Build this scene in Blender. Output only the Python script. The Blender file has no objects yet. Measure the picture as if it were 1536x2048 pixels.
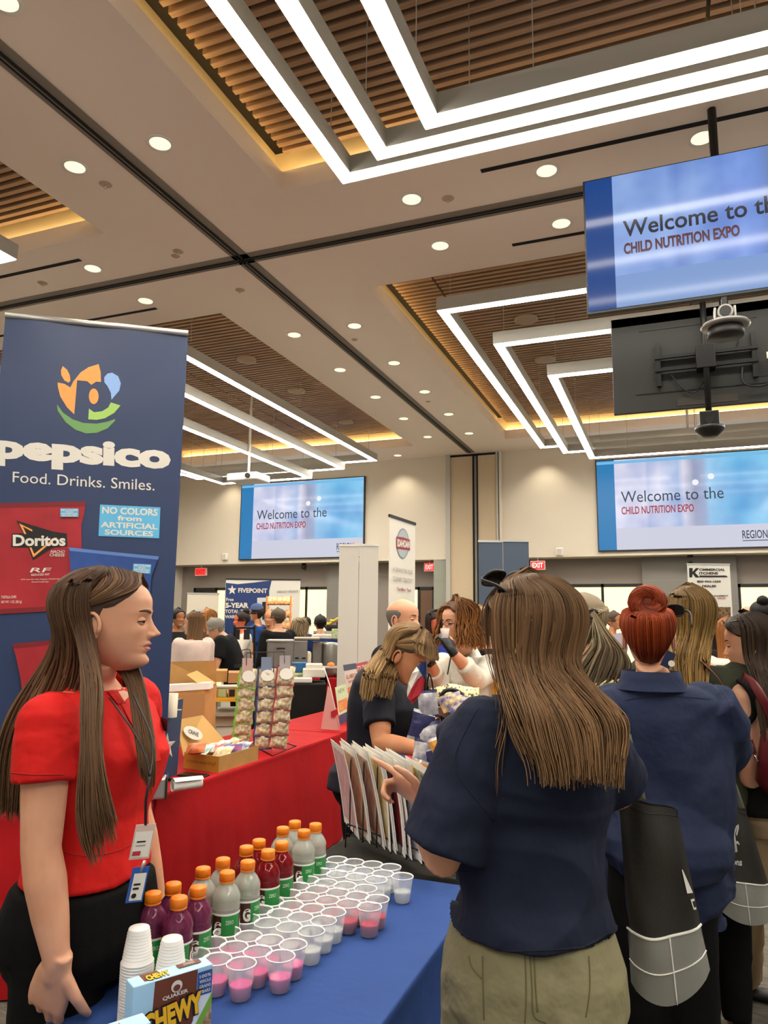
import bpy, bmesh, math, random
import numpy as np
from mathutils import Vector, Matrix
from math import sin, cos, pi, radians
random.seed(7); rng = np.random.default_rng(7)
SC = bpy.context.scene; COL = SC.collection

# ------------------------------------------------------------------ camera, world, exposure
FPX = 1459.3; CAMZ = 1.6
def cam_axes(y, p, r):
    cy, sy, cp, sp, cr, sr = cos(y), sin(y), cos(p), sin(p), cos(r), sin(r)
    fw = np.array([sy*cp, cy*cp, sp]); rt = np.array([cy, -sy, 0.]); up = np.cross(rt, fw)
    return cr*rt+sr*up, -sr*rt+cr*up, fw
RT, UP, FW = cam_axes(radians(-21.463), radians(8.535), radians(.616))
cd = bpy.data.cameras.new('camera'); cam = bpy.data.objects.new('camera', cd); COL.objects.link(cam)
cam.matrix_world = Matrix(((RT[0], UP[0], -FW[0], 0), (RT[1], UP[1], -FW[1], 0), (RT[2], UP[2], -FW[2], CAMZ), (0, 0, 0, 1)))
cd.sensor_fit = 'VERTICAL'; cd.sensor_height = 24; cd.lens = 24*FPX/2048; cd.clip_start = .05
SC.camera = cam
SC.view_settings.view_transform = 'Standard'; SC.view_settings.look = 'None'
SC.view_settings.gamma = 1; SC.view_settings.use_curve_mapping = False
SC.view_settings.exposure = EXPOSURE = 0.0
W = bpy.data.worlds.new('world'); SC.world = W; W.use_nodes = True
W.node_tree.nodes['Background'].inputs[0].default_value = (1.0, .95, .88, 1)
W.node_tree.nodes['Background'].inputs[1].default_value = .5
E_STRIP, E_COVE, E_DOWN, E_SPOT, E_WIN = 34.0, 9.0, 9.0, 60.0, 0.95

# ------------------------------------------------------------------ from a point of the photo to a point of the place
CAM = np.array([0, 0, CAMZ])
def ray(u, v): return RT*((u-768)/FPX) - UP*((v-1024)/FPX) + FW
def onz(u, v, z): d = ray(u, v); return CAM + d*((z-CAMZ)/d[2])
def ony(u, v, y): d = ray(u, v); return CAM + d*(y/d[1])
def P(u, v, D): return CAM + ray(u, v)*D
def m_px(px, D): return px*D/FPX
A3 = lambda *a: np.array(a, float)
def unit(v): v = np.asarray(v, float); return v/(np.linalg.norm(v)+1e-12)
def hview(u):                                   # horizontal right and forward seen at a column of the photo
    d = ray(u, 1240); f = unit([d[0], d[1], 0]); return A3(f[1], -f[0], 0), f

# ------------------------------------------------------------------ materials
def lin(c):
    c = c.lstrip('#'); o = []
    for i in (0, 2, 4):
        x = int(c[i:i+2], 16)/255; o.append(x/12.92 if x <= .04045 else ((x+.055)/1.055)**2.4)
    return (*o, 1)
MATS = {}
def mat(name, col='#808080', rough=.6, metal=0, emit=0, alpha=1, trans=0, ior=1.45, bump=0, bscale=40, col2=None, cscale=5, spec=.5, tint=False, stretch=(1, 1, 1), sheen=0, sss=0, detail=3, cpos=(.35, .65)):
    if name in MATS: return MATS[name]
    m = bpy.data.materials.new(name); m.use_nodes = True; nt = m.node_tree; n = nt.nodes; l = nt.links
    b = n['Principled BSDF']; I = b.inputs
    I['Base Color'].default_value = lin(col); I['Roughness'].default_value = rough; I['Metallic'].default_value = metal
    I['IOR'].default_value = ior; I['Alpha'].default_value = alpha; I['Transmission Weight'].default_value = trans
    I['Specular IOR Level'].default_value = spec
    if sheen: I['Sheen Weight'].default_value = sheen
    if sss: I['Subsurface Weight'].default_value = sss; I['Subsurface Radius'].default_value = (.01, .004, .002)
    if emit and name.split('_')[0] in ('screen', 'tv'): I['Base Color'].default_value = (.01, .01, .012, 1); I['Specular IOR Level'].default_value = .16
    if emit: I['Emission Color'].default_value = lin(col); I['Emission Strength'].default_value = emit
    co = n.new('ShaderNodeTexCoord'); mp = n.new('ShaderNodeMapping'); mp.inputs['Scale'].default_value = stretch
    l.new(co.outputs['Object'], mp.inputs['Vector'])
    if col2:
        no = n.new('ShaderNodeTexNoise'); no.inputs['Scale'].default_value = cscale; no.inputs['Detail'].default_value = detail
        l.new(mp.outputs[0], no.inputs['Vector'])
        cr = n.new('ShaderNodeValToRGB'); cr.color_ramp.elements[0].color = lin(col); cr.color_ramp.elements[1].color = lin(col2)
        cr.color_ramp.elements[0].position = cpos[0]; cr.color_ramp.elements[1].position = cpos[1]
        l.new(no.outputs['Fac'], cr.inputs['Fac']); l.new(cr.outputs[0], I['Base Color'])
        src = cr.outputs[0]
    if tint:
        at = n.new('ShaderNodeAttribute'); at.attribute_name = 'tint'
        cr = n.new('ShaderNodeValToRGB'); cr.color_ramp.elements[0].color = lin(col); cr.color_ramp.elements[1].color = lin(tint)
        l.new(at.outputs['Fac'], cr.inputs['Fac']); l.new(cr.outputs[0], I['Base Color'])
    if bump:
        nb = n.new('ShaderNodeTexNoise'); nb.inputs['Scale'].default_value = bscale; nb.inputs['Detail'].default_value = detail
        l.new(mp.outputs[0], nb.inputs['Vector'])
        bp = n.new('ShaderNodeBump'); bp.inputs['Strength'].default_value = min(1, bump); bp.inputs['Distance'].default_value = min(.02, .35/bscale)*max(1, bump)
        l.new(nb.outputs['Fac'], bp.inputs['Height']); l.new(bp.outputs[0], I['Normal'])
    MATS[name] = m; return m

# ------------------------------------------------------------------ mesh helpers
def rootloc(o):
    while o is not None and o.parent is not None: o = o.parent
    return np.array(o.location) if o is not None else np.zeros(3)
def link_mesh(name, V, F, mats, mi=None, smooth=None, parent=None, origin=None):
    V = np.asarray(V, float); org = rootloc(parent) if parent is not None else (np.zeros(3) if origin is None else np.asarray(origin, float))
    me = bpy.data.meshes.new(name)
    me.from_pydata((V-org).tolist(), [], F if isinstance(F, list) else F.tolist())
    for m in mats: me.materials.append(m)
    if mi is not None: me.polygons.foreach_set('material_index', np.asarray(mi, np.int32))
    if smooth is not None:
        s = np.full(len(me.polygons), bool(smooth)) if isinstance(smooth, (bool, int)) else np.asarray(smooth, bool)
        me.polygons.foreach_set('use_smooth', s)
    o = bpy.data.objects.new(name, me); COL.objects.link(o)
    if parent is not None: o.parent = parent
    elif origin is not None: o.location = Vector(org)
    return o
def tag(o, label=None, cat=None, group=None, kind=None):
    if label: o['label'] = label
    if cat: o['category'] = cat
    if group: o['group'] = group
    if kind: o['kind'] = kind
    return o
def thing(name, label, cat, loc=(0, 0, 0), group=None):
    o = bpy.data.objects.new(name, None); COL.objects.link(o); o.location = Vector([float(x) for x in loc])
    o.empty_display_size = .05
    return tag(o, label, cat, group)
def dup(o, parent=None, **kw):
    c = o.copy(); COL.objects.link(c)
    if parent is not None: c.parent = parent
    for ch in [x for x in ALLCH(o)]: dup(ch, c)
    return c
def ALLCH(o): return list(o.children)
def place(root, loc, rz=0, label=None, scale=None, group=None):
    root.location = Vector([float(x) for x in loc]); root.rotation_euler = (0, 0, rz)
    if label: root['label'] = label
    if group: root['group'] = group
    if scale: root.scale = (scale, scale, scale)
    return root

class MB:
    def __init__(s): s.v = []; s.f = []; s.m = []; s.sm = []; s.mats = []
    def mi(s, m):
        if m not in s.mats: s.mats.append(m)
        return s.mats.index(m)
    def add(s, vs, fs, m, smooth=False):
        b = len(s.v); s.v += [tuple(map(float, p)) for p in vs]; k = s.mi(m)
        for f in fs: s.f.append(tuple(i+b for i in f)); s.m.append(k); s.sm.append(smooth)
        return s
    def build(s, name, parent=None, origin=None, bevel=0, label=None):
        o = link_mesh(name, np.array(s.v).reshape(-1, 3), s.f, s.mats, s.m, s.sm, parent, origin)
        if bevel:
            b = o.modifiers.new('bevel', 'BEVEL'); b.width = bevel; b.segments = 2; b.limit_method = 'ANGLE'; b.angle_limit = .6
        if label: o['label'] = label
        return o
    def box(s, c, size, m, rz=0, ax=None):
        hx, hy, hz = [q/2 for q in size]; c = A3(*c)
        if ax is None: U, V, Wv = A3(cos(rz), sin(rz), 0), A3(-sin(rz), cos(rz), 0), A3(0, 0, 1)
        else: U, V, Wv = [unit(a) for a in ax]
        vs = [c+U*hx*a+V*hy*b+Wv*hz*d for a in (-1, 1) for b in (-1, 1) for d in (-1, 1)]
        fs = [(0, 1, 3, 2), (4, 6, 7, 5), (0, 4, 5, 1), (2, 3, 7, 6), (0, 2, 6, 4), (1, 5, 7, 3)]
        return s.add(vs, fs, m)
    def box2(s, a, b, m): a = A3(*a); b = A3(*b); return s.box((a+b)/2, np.abs(b-a), m)
    def loft(s, rings, m, caps=True, closed=True, smooth=True):
        n = len(rings[0]); vs = [p for r in rings for p in r]; fs = []
        for i in range(len(rings)-1):
            for j in range(n if closed else n-1):
                k = (j+1) % n; fs.append((i*n+j, i*n+k, (i+1)*n+k, (i+1)*n+j))
        if caps and closed: fs.append(tuple(range(n-1, -1, -1))); fs.append(tuple((len(rings)-1)*n+j for j in range(n)))
        return s.add(vs, fs, m, smooth)
    def tube(s, pts, r, m, n=8, flat=1, caps=True, up=None):
        pts = [A3(*p) for p in pts]; R = r if hasattr(r, '__len__') else [r]*len(pts); rings = []; prev = None
        for i, p in enumerate(pts):
            t = unit(pts[min(i+1, len(pts)-1)]-pts[max(i-1, 0)])
            if prev is None:
                a = A3(0, 0, 1) if up is None else A3(*up)
                if abs(t@a) > .95: a = A3(1, 0, 0)
                U = unit(np.cross(t, a))
            else: U = unit(prev-t*(prev@t))
            prev = U; Wv = np.cross(U, t)
            rr = R[i]; ru, rw = (rr if hasattr(rr, '__len__') else (rr, rr*flat))
            rings.append([p+U*ru*cos(2*pi*j/n)+Wv*rw*sin(2*pi*j/n) for j in range(n)])
        return s.loft(rings, m, caps)
    def cyl(s, a, b, r, m, r2=None, n=20): 
        sm = len(s.f); s.tube([a, b], [r, r if r2 is None else r2], m, n); s.sm[-2:] = [False, False]; return s
    def lathe(s, prof, c, m, n=28, mfun=None, smooth=True):
        c = A3(*c); rings = [[c+A3(r*cos(2*pi*j/n), r*sin(2*pi*j/n), z) for j in range(n)] for r, z in prof]
        s.loft(rings, m, False, True, smooth)
        return s
    def ball(s, c, r, m, n=12, ax=None):
        c = A3(*c); r = A3(r, r, r) if not hasattr(r, '__len__') else A3(*r)
        U, V, Wv = (A3(1, 0, 0), A3(0, 1, 0), A3(0, 0, 1)) if ax is None else [unit(a) for a in ax]
        rings = []
        for i in range(n+1):
            t = pi*i/n; z = cos(t); q = max(sin(t), .02)
            rings.append([c+U*r[0]*q*cos(2*pi*j/(2*n))+V*r[1]*q*sin(2*pi*j/(2*n))+Wv*r[2]*z for j in range(2*n)])
        return s.loft(rings, m, True)
    def quad(s, a, b, c, d, m): return s.add([a, b, c, d], [(0, 1, 2, 3)], m)
def catmull(pts, n):
    pts = np.array(pts, float); K = len(pts); t = np.linspace(0, K-1, n); i = np.clip(t.astype(int), 0, K-2); u = (t-i).reshape((-1,)+(1,)*(pts.ndim-1))
    g = lambda k: pts[np.clip(k, 0, K-1)]
    p0, p1, p2, p3 = g(i-1), g(i), g(i+1), g(i+2)
    return .5*((2*p1)+(-p0+p2)*u+(2*p0-5*p1+4*p2-p3)*u**2+(-p0+3*p1-3*p2+p3)*u**3)
def vnoise(p, seed=0):                          # smooth value noise, -1..1
    p = np.asarray(p, float); i = np.floor(p).astype(np.int64); f = p-i; f = f*f*(3-2*f)
    def h(a): 
        x = (a[..., 0]*73856093) ^ (a[..., 1]*19349663) ^ (a[..., 2]*83492791) ^ (seed*2654435761 % 2**31)
        x = (x ^ (x >> 13))*1274126177 & 0x7fffffff; return (x ^ (x >> 16)) % 65536/32768.-1
    r = 0
    for dx in (0, 1):
        for dy in (0, 1):
            for dz in (0, 1):
                w = (f[..., 0] if dx else 1-f[..., 0])*(f[..., 1] if dy else 1-f[..., 1])*(f[..., 2] if dz else 1-f[..., 2])
                r = r+w*h(i+np.array([dx, dy, dz]))
    return r
def fuse(mb, voxel, smooth=4, disp=None):
    """union of overlapping closed shapes as one continuous skin; returns vertices and faces"""
    o = link_mesh('tmp', np.array(mb.v), mb.f, [])
    r = o.modifiers.new('r', 'REMESH'); r.mode = 'VOXEL'; r.voxel_size = voxel
    if smooth:
        s = o.modifiers.new('s', 'SMOOTH'); s.iterations = smooth; s.factor = .5
    dg = bpy.context.evaluated_depsgraph_get(); me = bpy.data.meshes.new_from_object(o.evaluated_get(dg))
    V = np.empty(len(me.vertices)*3); me.vertices.foreach_get('co', V); V = V.reshape(-1, 3)
    if disp is not None:
        N = np.empty(len(V)*3); me.vertices.foreach_get('normal', N); N = N.reshape(-1, 3); V = V+N*np.asarray(disp(V, N)).reshape(-1, 1)
    F = [tuple(p.vertices) for p in me.polygons]
    src = o.data; bpy.data.objects.remove(o); bpy.data.meshes.remove(src); bpy.data.meshes.remove(me)
    return V, F

# flat printed panel in the place: u to the right, v up, layers a fraction of a millimetre apart
_tc = {}
def text_mesh(s, bold=0):
    k = (s, bold)
    if k not in _tc:
        c = bpy.data.curves.new('t', 'FONT'); c.body = s; c.size = 1; c.offset = bold; c.resolution_u = 3; c.fill_mode = 'FRONT'
        o = bpy.data.objects.new('t', c); COL.objects.link(o); dg = bpy.context.evaluated_depsgraph_get()
        me = bpy.data.meshes.new_from_object(o.evaluated_get(dg))
        V = np.array([v.co[:] for v in me.vertices]); F = [tuple(p.vertices) for p in me.polygons]
        bpy.data.objects.remove(o); bpy.data.curves.remove(c); bpy.data.meshes.remove(me); _tc[k] = (V, F)
    return _tc[k]
class Panel:
    def __init__(s, O, U, V, eps=.0008):
        s.O = A3(*O); s.U = unit(U); s.V = unit(V); s.N = unit(np.cross(s.U, s.V)); s.eps = eps; s.k = 1; s.b = {}; s.warp = None
    def bucket(s, b): return s.b.setdefault(b, MB())
    def pt(s, u, v, h): return s.O+s.U*u+s.V*v+s.N*(h+(s.warp(u, v) if s.warp else 0))
    def poly(s, pts, m, b='printed_artwork', k=None):
        h = s.eps*(s.k if k is None else k); s.k += 0 if k is not None else 1
        bm = bmesh.new(); vs = [bm.verts.new((p[0], p[1], 0)) for p in pts]; f = bm.faces.new(vs)
        if s.warp: 
            bmesh.ops.triangulate(bm, faces=[f]); bmesh.ops.subdivide_edges(bm, edges=[e for e in bm.edges if e.calc_length() > .06], cuts=3); bmesh.ops.triangulate(bm, faces=bm.faces[:])
        else: bmesh.ops.triangulate(bm, faces=[f])
        bm.normal_update(); fl = [[v.index for v in (f.verts if f.normal.z > 0 else reversed(f.verts))] for f in bm.faces] if False else None
        bm.verts.index_update(); fs = [tuple(v.index for v in (f.verts if f.normal.z > 0 else list(f.verts)[::-1])) for f in bm.faces]
        s.bucket(b).add([s.pt(v.co.x, v.co.y, h) for v in bm.verts], fs, m); bm.free()
    def rect(s, u, v, w, h, m, b='printed_artwork', k=None): s.poly([(u, v), (u+w, v), (u+w, v+h), (u, v+h)], m, b, k)
    def disc(s, u, v, a, c, m, b='printed_artwork', n=28, rot=0, k=None):
        s.poly([(u+a*cos(t)*cos(rot)-c*sin(t)*sin(rot), v+a*cos(t)*sin(rot)+c*sin(t)*cos(rot)) for t in [2*pi*i/n for i in range(n)]], m, b, k)
    def text(s, t, u, v, w, h, m, b='lettering', bold=0, slant=0, k=None, rot=0):
        V, F = text_mesh(t, bold); lo = V.min(0); hi = V.max(0); hh = s.eps*(s.k if k is None else k); s.k += 0 if k is not None else 1
        q = (V-lo)/np.maximum(hi-lo, 1e-9); x = q[:, 0]*w+slant*q[:, 1]*h; y = q[:, 1]*h; c, sn = cos(rot), sin(rot)
        s.bucket(b).add([s.pt(u+a*c-d*sn, v+a*sn+d*c, hh) for a, d in zip(x, y)], F, m)
    def build(s, parent):
        return {k: mb.build(k, parent) for k, mb in s.b.items() if mb.v}

from mathutils.bvhtree import BVHTree
def cast(o, pts, off=.0012, n=24, smooth=True):
    """where a line drawn over the photo meets the surface of an object"""
    L = rootloc(o); me = o.data; bt = BVHTree.FromPolygons([tuple(np.array(v.co)+L) for v in me.vertices], [tuple(p.vertices) for p in me.polygons]); out = []
    for q in (catmull([(x, y, 0) for x, y in pts], n) if smooth else [(x, y, 0) for x, y in pts]):
        d = unit(ray(q[0], q[1])); h = bt.ray_cast(Vector(CAM), Vector(d))
        if h[0] is not None: out.append(np.array(h[0])-d*off)
    return out
def seam(o, pts, m, parent, r=.0014, name='seam', off=.0006, n=24):
    q = cast(o, pts, off, n)
    if len(q) > 2: return MB().tube(q, r, m, 5).build(name, parent)
def patch(o, pts, m, parent, off=.002, name='patch', cuts=4):
    """a thin panel lying on the surface of an object, outlined over the photo"""
    L = rootloc(o); me = o.data; bt = BVHTree.FromPolygons([tuple(np.array(v.co)+L) for v in me.vertices], [tuple(p.vertices) for p in me.polygons]); bm = bmesh.new()
    bm.faces.new([bm.verts.new((p[0], p[1], 0)) for p in pts]); bmesh.ops.triangulate(bm, faces=bm.faces[:]); bmesh.ops.subdivide_edges(bm, edges=bm.edges[:], cuts=cuts, use_grid_fill=True); bmesh.ops.triangulate(bm, faces=bm.faces[:]); bm.verts.index_update()
    V = []
    for v in bm.verts:
        d = unit(ray(v.co.x, v.co.y)); h = bt.ray_cast(Vector(CAM), Vector(d)); last = h[3] if h[0] is not None else (last if V else np.linalg.norm(L-CAM))
        V.append(CAM+d*(last-off))
    F = [tuple(v.index for v in f.verts) for f in bm.faces]; bm.free(); return MB().add(V, F, m, True).build(name, parent)
def strands(name, paths, r, m, parent, tintv=None, taper=.25, sides=3, grad=.45):
    """many fine hair locks (N,K,3) as one mesh"""
    paths = paths.copy()
    for _ in range(4): paths[:, 1:-1] = paths[:, 1:-1]*.5+(paths[:, :-2]+paths[:, 2:])*.25
    N, K, _ = paths.shape; T = np.gradient(paths, axis=1); T /= np.linalg.norm(T, axis=2, keepdims=True)+1e-9
    a = np.tile(A3(.31, .52, .79), (N, K, 1)); U = np.cross(T, a); U /= np.linalg.norm(U, axis=2, keepdims=True)+1e-9; Wv = np.cross(U, T)
    rr = np.asarray(r).reshape(-1, 1)*np.ones((N, 1)) if np.ndim(r) else np.full((N, 1), r)
    prof = np.interp(np.linspace(0, 1, K), [0, .08, .8, 1], [.6, 1, .8, taper])[None]; rad = (rr*prof)[..., None]
    ang = [2*pi*j/sides for j in range(sides)]
    V = np.stack([paths+U*rad*cos(t)*1.5+Wv*rad*sin(t)*.8 for t in ang], 2).reshape(-1, 3)
    base = (np.arange(N)[:, None]*K+np.arange(K-1)[None])*sides; F = []
    for j in range(sides):
        k = (j+1) % sides; F.append(np.stack([base+j, base+k, base+sides+k, base+sides+j], -1).reshape(-1, 4))
    F = np.concatenate(F); o = link_mesh(name, V, F, [m], None, True, parent)
    tv = rng.random(N)**1.3 if tintv is None else tintv
    at = o.data.attributes.new('tint', 'FLOAT', 'POINT'); at.data.foreach_set('value', np.repeat(np.clip(tv[:, None]*(1-grad)*.9+grad*np.linspace(0, 1, K)[None]**1.3, 0, 1).ravel(), sides).astype(np.float32))
    return o
# ------------------------------------------------------------------ the hall
H = 4.95; WY = 14.0; XL, XR, YN = -10.85, 6.5, -4.0; FAS = 2.84; RY = 14.5
M_ceil = mat('ceiling_paint', '#f2e4d6', .85); M_wallup = mat('wall_paint_cream', '#cdc3b2', .8)
M_fold = mat('partition_fabric', '#b5a287', .9, col2='#bfae93', cscale=60); M_grey = mat('wall_grey', '#8a8078', .8); M_pil = mat('wall_block_grey', '#7d7973', .8)
M_black = mat('black_metal', '#141414', .45); M_blackp = mat('black_plastic', '#1a1a1b', .5); M_white = mat('white_plastic', '#e6e2da', .45)
M_alu = mat('aluminium', '#c9c7c2', .35, .8); M_strip = mat('light_strip', '#fff8ea', .5, emit=E_STRIP); M_cove = mat('cove_light', '#ffdf9e', .5, emit=E_COVE)
M_down = mat('downlight_lens', '#fff0cc', .5, emit=1.15); M_slat = mat('wood_slat', '#a68870', .55, col2='#96785e', cscale=3, stretch=(1, 12, 12)); M_dark = mat('recess_black', '#1c1815', .9)
M_fix = mat('fixture_grey', '#a8a59c', .5); M_win = mat('frosted_window', '#f0e6b0', .5, emit=E_WIN)
def structure(mb, name, **k): o = mb.build(name, **k); o['kind'] = 'structure'; return o
# floor
nt = None
M_carpet = mat('carpet', '#4a463f', .95, col2='#6b665c', cscale=14, stretch=(1, 5, 1), bump=.4, bscale=250, detail=6)
structure(MB().box2((XL-.3, YN, -.06), (XR, RY+.3, 0), M_carpet), 'floor')
# ceiling plane with four recessed trays
TRAYS = [(-2.73, 3.6, -2.6, 4.65), (-2.73, 3.6, 6.44, 13.0), (-9.9, -4.5, -2.6, 4.66), (-9.9, -4.5, 6.45, 12.95)]
xs = sorted({XL-.3, XR} | {t[i] for t in TRAYS for i in (0, 1)}); ys = sorted({YN, RY+.3} | {t[i] for t in TRAYS for i in (2, 3)})
mb = MB()
for i in range(len(xs)-1):
    for j in range(len(ys)-1):
        cx, cy = (xs[i]+xs[i+1])/2, (ys[j]+ys[j+1])/2
        if any(a < cx < b and c < cy < d for a, b, c, d in TRAYS): continue
        mb.quad((xs[i], ys[j], H), (xs[i], ys[j+1], H), (xs[i+1], ys[j+1], H), (xs[i+1], ys[j], H), M_ceil)
M_led = mat('cove_ledge', '#f4e3bd', .6)
for a, b, c, d in TRAYS:
    L1, L2, o = H+.17, H+.46, .16
    for (p, q) in (((a, c), (b, c)), ((b, c), (b, d)), ((b, d), (a, d)), ((a, d), (a, c))):
        mb.quad((*p, H), (*q, H), (*q, L1), (*p, L1), M_ceil)
    A, B, C_, D_ = a-o, b+o, c-o, d+o
    for (p, q, p2, q2) in (((a, c), (b, c), (A, C_), (B, C_)), ((b, c), (b, d), (B, C_), (B, D_)), ((b, d), (a, d), (B, D_), (A, D_)), ((a, d), (a, c), (A, D_), (A, C_))):
        mb.quad((*p, L1), (*q, L1), (*q2, L1), (*p2, L1), M_led); mb.quad((*p2, L1), (*q2, L1), (*q2, L2), (*p2, L2), M_led)
    mb.quad((A, C_, L2), (B, C_, L2), (B, D_, L2), (A, D_, L2), M_dark)
ceil = structure(mb, 'ceiling')
for a, b, c, d in TRAYS:
    mb = MB(); y = d-.02; pitch = .088; z0 = H+.30; gx = [a+.02]
    x = 0.36 if a > -4 else -6.6
    while x-1.55 > a: x -= 2.6
    while x < b: gx.append(x); x += 2.6
    gx.append(b-.02)
    while y > c+.1:
        for k in range(len(gx)-1): mb.box2((gx[k]+.012, y-.042, z0), (gx[k+1]-.012, y, z0+.075), M_slat)
        y -= pitch
    o = mb.build('wood_slats', ceil); o['label'] = 'timber slats lining the recessed ceiling tray'
    mb = MB()
    for k in range(1, len(gx)-1): mb.box2((gx[k]-.02, c+.05, z0+.06), (gx[k]+.02, d-.05, z0+.1), M_black)
    if mb.v: mb.build('panel_joint', ceil)
    mb = MB(); z = H+.19
    for (p, q) in (((a-.13, c), (a-.09, d)), ((b+.09, c), (b+.13, d)), ((a, d+.09), (b, d+.13)), ((a, c-.13), (b, c-.09))):
        mb.box2((*p, z), (*q, z+.015), M_cove)
    mb.build('cove_light_strip', ceil)
# folding partition track lines on the ceiling
M_track = mat('track_grey', '#7f776c', .7); M_slot = mat('slot_black', '#0c0b0a', .9)
def track(name, a, b, horiz):
    mb = MB(); (x0, y0), (x1, y1) = a, b
    if horiz:
        mb.box2((x0, y0-.085, H-.006), (x1, y0+.085, H+.0), M_track); mb.box2((x0, y0-.012, H-.012), (x1, y0+.012, H-.002), M_slot); mb.box2((x0, y0+.03, H-.012), (x1, y0+.04, H-.002), M_slot)
    else:
        mb.box2((x0-.085, y0, H-.006), (x0+.085, y1, H), M_track); mb.box2((x0-.012, y0, H-.012), (x0+.012, y1, H-.002), M_slot); mb.box2((x0-.045, y0, H-.012), (x0-.035, y1, H-.002), M_slot)
    structure(mb, name)
track('trim_1', (-3.6, YN), (-3.6, WY-.15), False); track('trim_2', (XL, 5.48), (XR, 5.48), True)
# back wall: cream upper part over a recessed grey lower part
px0, px1 = ony(888, 1000, WY)[0], ony(1003, 1000, WY)[0]
mb = MB()
mb.box2((XL, WY, FAS), (px0, RY+.4, H), M_wallup); mb.box2((px1, WY, FAS), (XR, RY+.4, H), M_wallup)
structure(mb, 'wall_back')
mb = MB(); mb.box2((XL-.3, RY, 0), (XR, RY+.1, FAS), M_grey)
lower = structure(mb, 'wall_back_lower')
structure(MB().box2((XL-.15, YN, 0), (XL, RY+.4, H), M_wallup), 'wall_left')
# pilasters of grey block on the lower wall
k = 3
for u0, u1 in ((658, 700), (1287, 1476)):
    a, b = ony(u0, 1200, RY)[0], ony(u1, 1200, RY)[0]; mb = MB(); mb.box2((a, RY-.12, 0), (b, RY, FAS), M_pil)
    for z in np.arange(.3, FAS, .42): mb.box2((a-.002, RY-.124, z), (b+.002, RY-.119, z+.008), M_grey)
    structure(mb, 'trim_%d' % k); k += 1
# partition stack and its jambs
mb = MB(); w = px1-px0
mb.box2((px0+.14, WY-.05, 0), (px0+w*.53, WY+.3, H), M_fold); mb.box2((px0+w*.60, WY-.05, 0), (px1-.1, WY+.3, H), M_fold)
mb.box2((px0+w*.53, WY-.02, 0), (px0+w*.60, WY+.25, H), M_fix)
for q in (px0+w*.53, px0+w*.60): mb.box2((q-.012, WY-.07, 0), (q+.012, WY, H-.01), M_slot)
mb.box2((px0+.1, WY-.06, H-.05), (px1-.1, WY-.04, H-.01), M_slot)
mb.box2((px0+.06, WY-.08, 0), (px0+.15, WY+.3, H), M_fix); mb.box2((px1-.09, WY-.08, 0), (px1-.05, WY+.3, H), M_fix); mb.box2((px1-.03, WY-.08, 0), (px1+.02, WY+.3, H), M_wallup)
mb.box2((px0-.02, WY-.04, FAS), (px0+.06, WY+.3, H), M_wallup)
structure(mb, 'wall_partition')
mb = MB(); a = ony(868, 1160, WY)[0]; mb.box2((a, WY-.02, 0), (px0+.06, WY+.4, FAS), mat('column_green_grey', '#8f9084', .8))
for z in np.arange(.3, FAS, .42): mb.box2((a-.002, WY-.024, z), (px0+.06, WY-.019, z+.008), M_grey)
structure(mb, 'trim_%d' % k); k += 1
# windows in black frames
def window(n, us, vtop, vals):
    zt = ony(us[0], vtop, RY)[2]; xs_ = [ony(u, vtop, RY)[0] for u in us]; mb = MB(); y = RY-.05
    mb.box2((xs_[0]-.03, y, zt-.06), (xs_[-1]+.03, RY, zt), M_black)
    for x in xs_: mb.box2((x-.025, y, 0.0), (x+.025, RY, zt), M_black)
    o = structure(mb, 'window_%d' % n); 
    for i, v in enumerate(vals):
        m = {'w': M_win, 'd': mat('brown_door', '#6b4d38', .5), 'k': mat('dark_glass', '#23211e', .2)}[v]
        MB().box2((xs_[i]+.025, y+.02, 0.05), (xs_[i+1]-.025, RY-.005, zt-.06), m).build('door_leaf' if v == 'd' else 'pane', o)
    return o
window(1, [392, 435, 455], 1176, 'kw'); window(2, [596, 615, 658], 1174, 'ww'); window(3, [824, 839, 868], 1174, 'wd')
window(4, [1085, 1122, 1205, 1286], 1169, 'www'); window(5, [1477, 1560, 1640], 1168, 'ww')
# exit signs
M_red = mat('exit_red', '#ff2a2a', .5, emit=1.1); M_exl = mat('exit_letters', '#ffd7d0', .5, emit=.9)
def exit_sign(u0, v0, u1, v1, Y, label):
    a, b = ony(u0, v0, Y), ony(u1, v1, Y); cx = (a[0]+b[0])/2; w, h = abs(b[0]-a[0]), abs(a[2]-b[2])
    t = thing('exit_sign', label, 'exit sign', (cx, Y, b[2]))
    MB().box((cx, Y+.03, b[2]+h/2), (w+.02, .05, h+.02), M_white).build('housing', t)
    p = Panel((cx-w/2, Y+.0, b[2]), (1, 0, 0), (0, 0, 1)); p.rect(0, 0, w, h, M_red, 'lit_face'); p.text('EXIT', w*.1, h*.18, w*.8, h*.64, M_exl if u0 > 500 else mat('exit_dark', '#7a1010', .5), bold=.02); p.build(t)
    MB().cyl((cx, Y+.03, b[2]+h), (cx, Y+.03, FAS), .012, M_white).build('stem', t)
exit_sign(391, 1137, 411, 1150, 14.2, 'lit red exit sign beside the left window under the left video wall'); exit_sign(849, 1127, 868, 1141, 14.2, 'lit red exit sign over the brown door left of the partition column')
exit_sign(1062, 1123, 1089, 1138, 14.05, 'lit red exit sign right of the dark blue banner above the long haired head')
for u, v, l in ((452, 1114, 'small white square wall speaker below the left video wall'), (1120, 1104, 'small white square wall speaker left of the right video wall')):
    c = ony(u, v, WY); t = thing('wall_speaker', l, 'speaker', c, 'wall speakers'); MB().box((c[0], WY-.04, c[2]), (.13, .08, .15), M_white).build('housing', t, bevel=.02); MB().box((c[0], WY-.083, c[2]), (.09, .006, .11), mat('grille', '#b9b4aa', .8)).build('grille', t)
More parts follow.
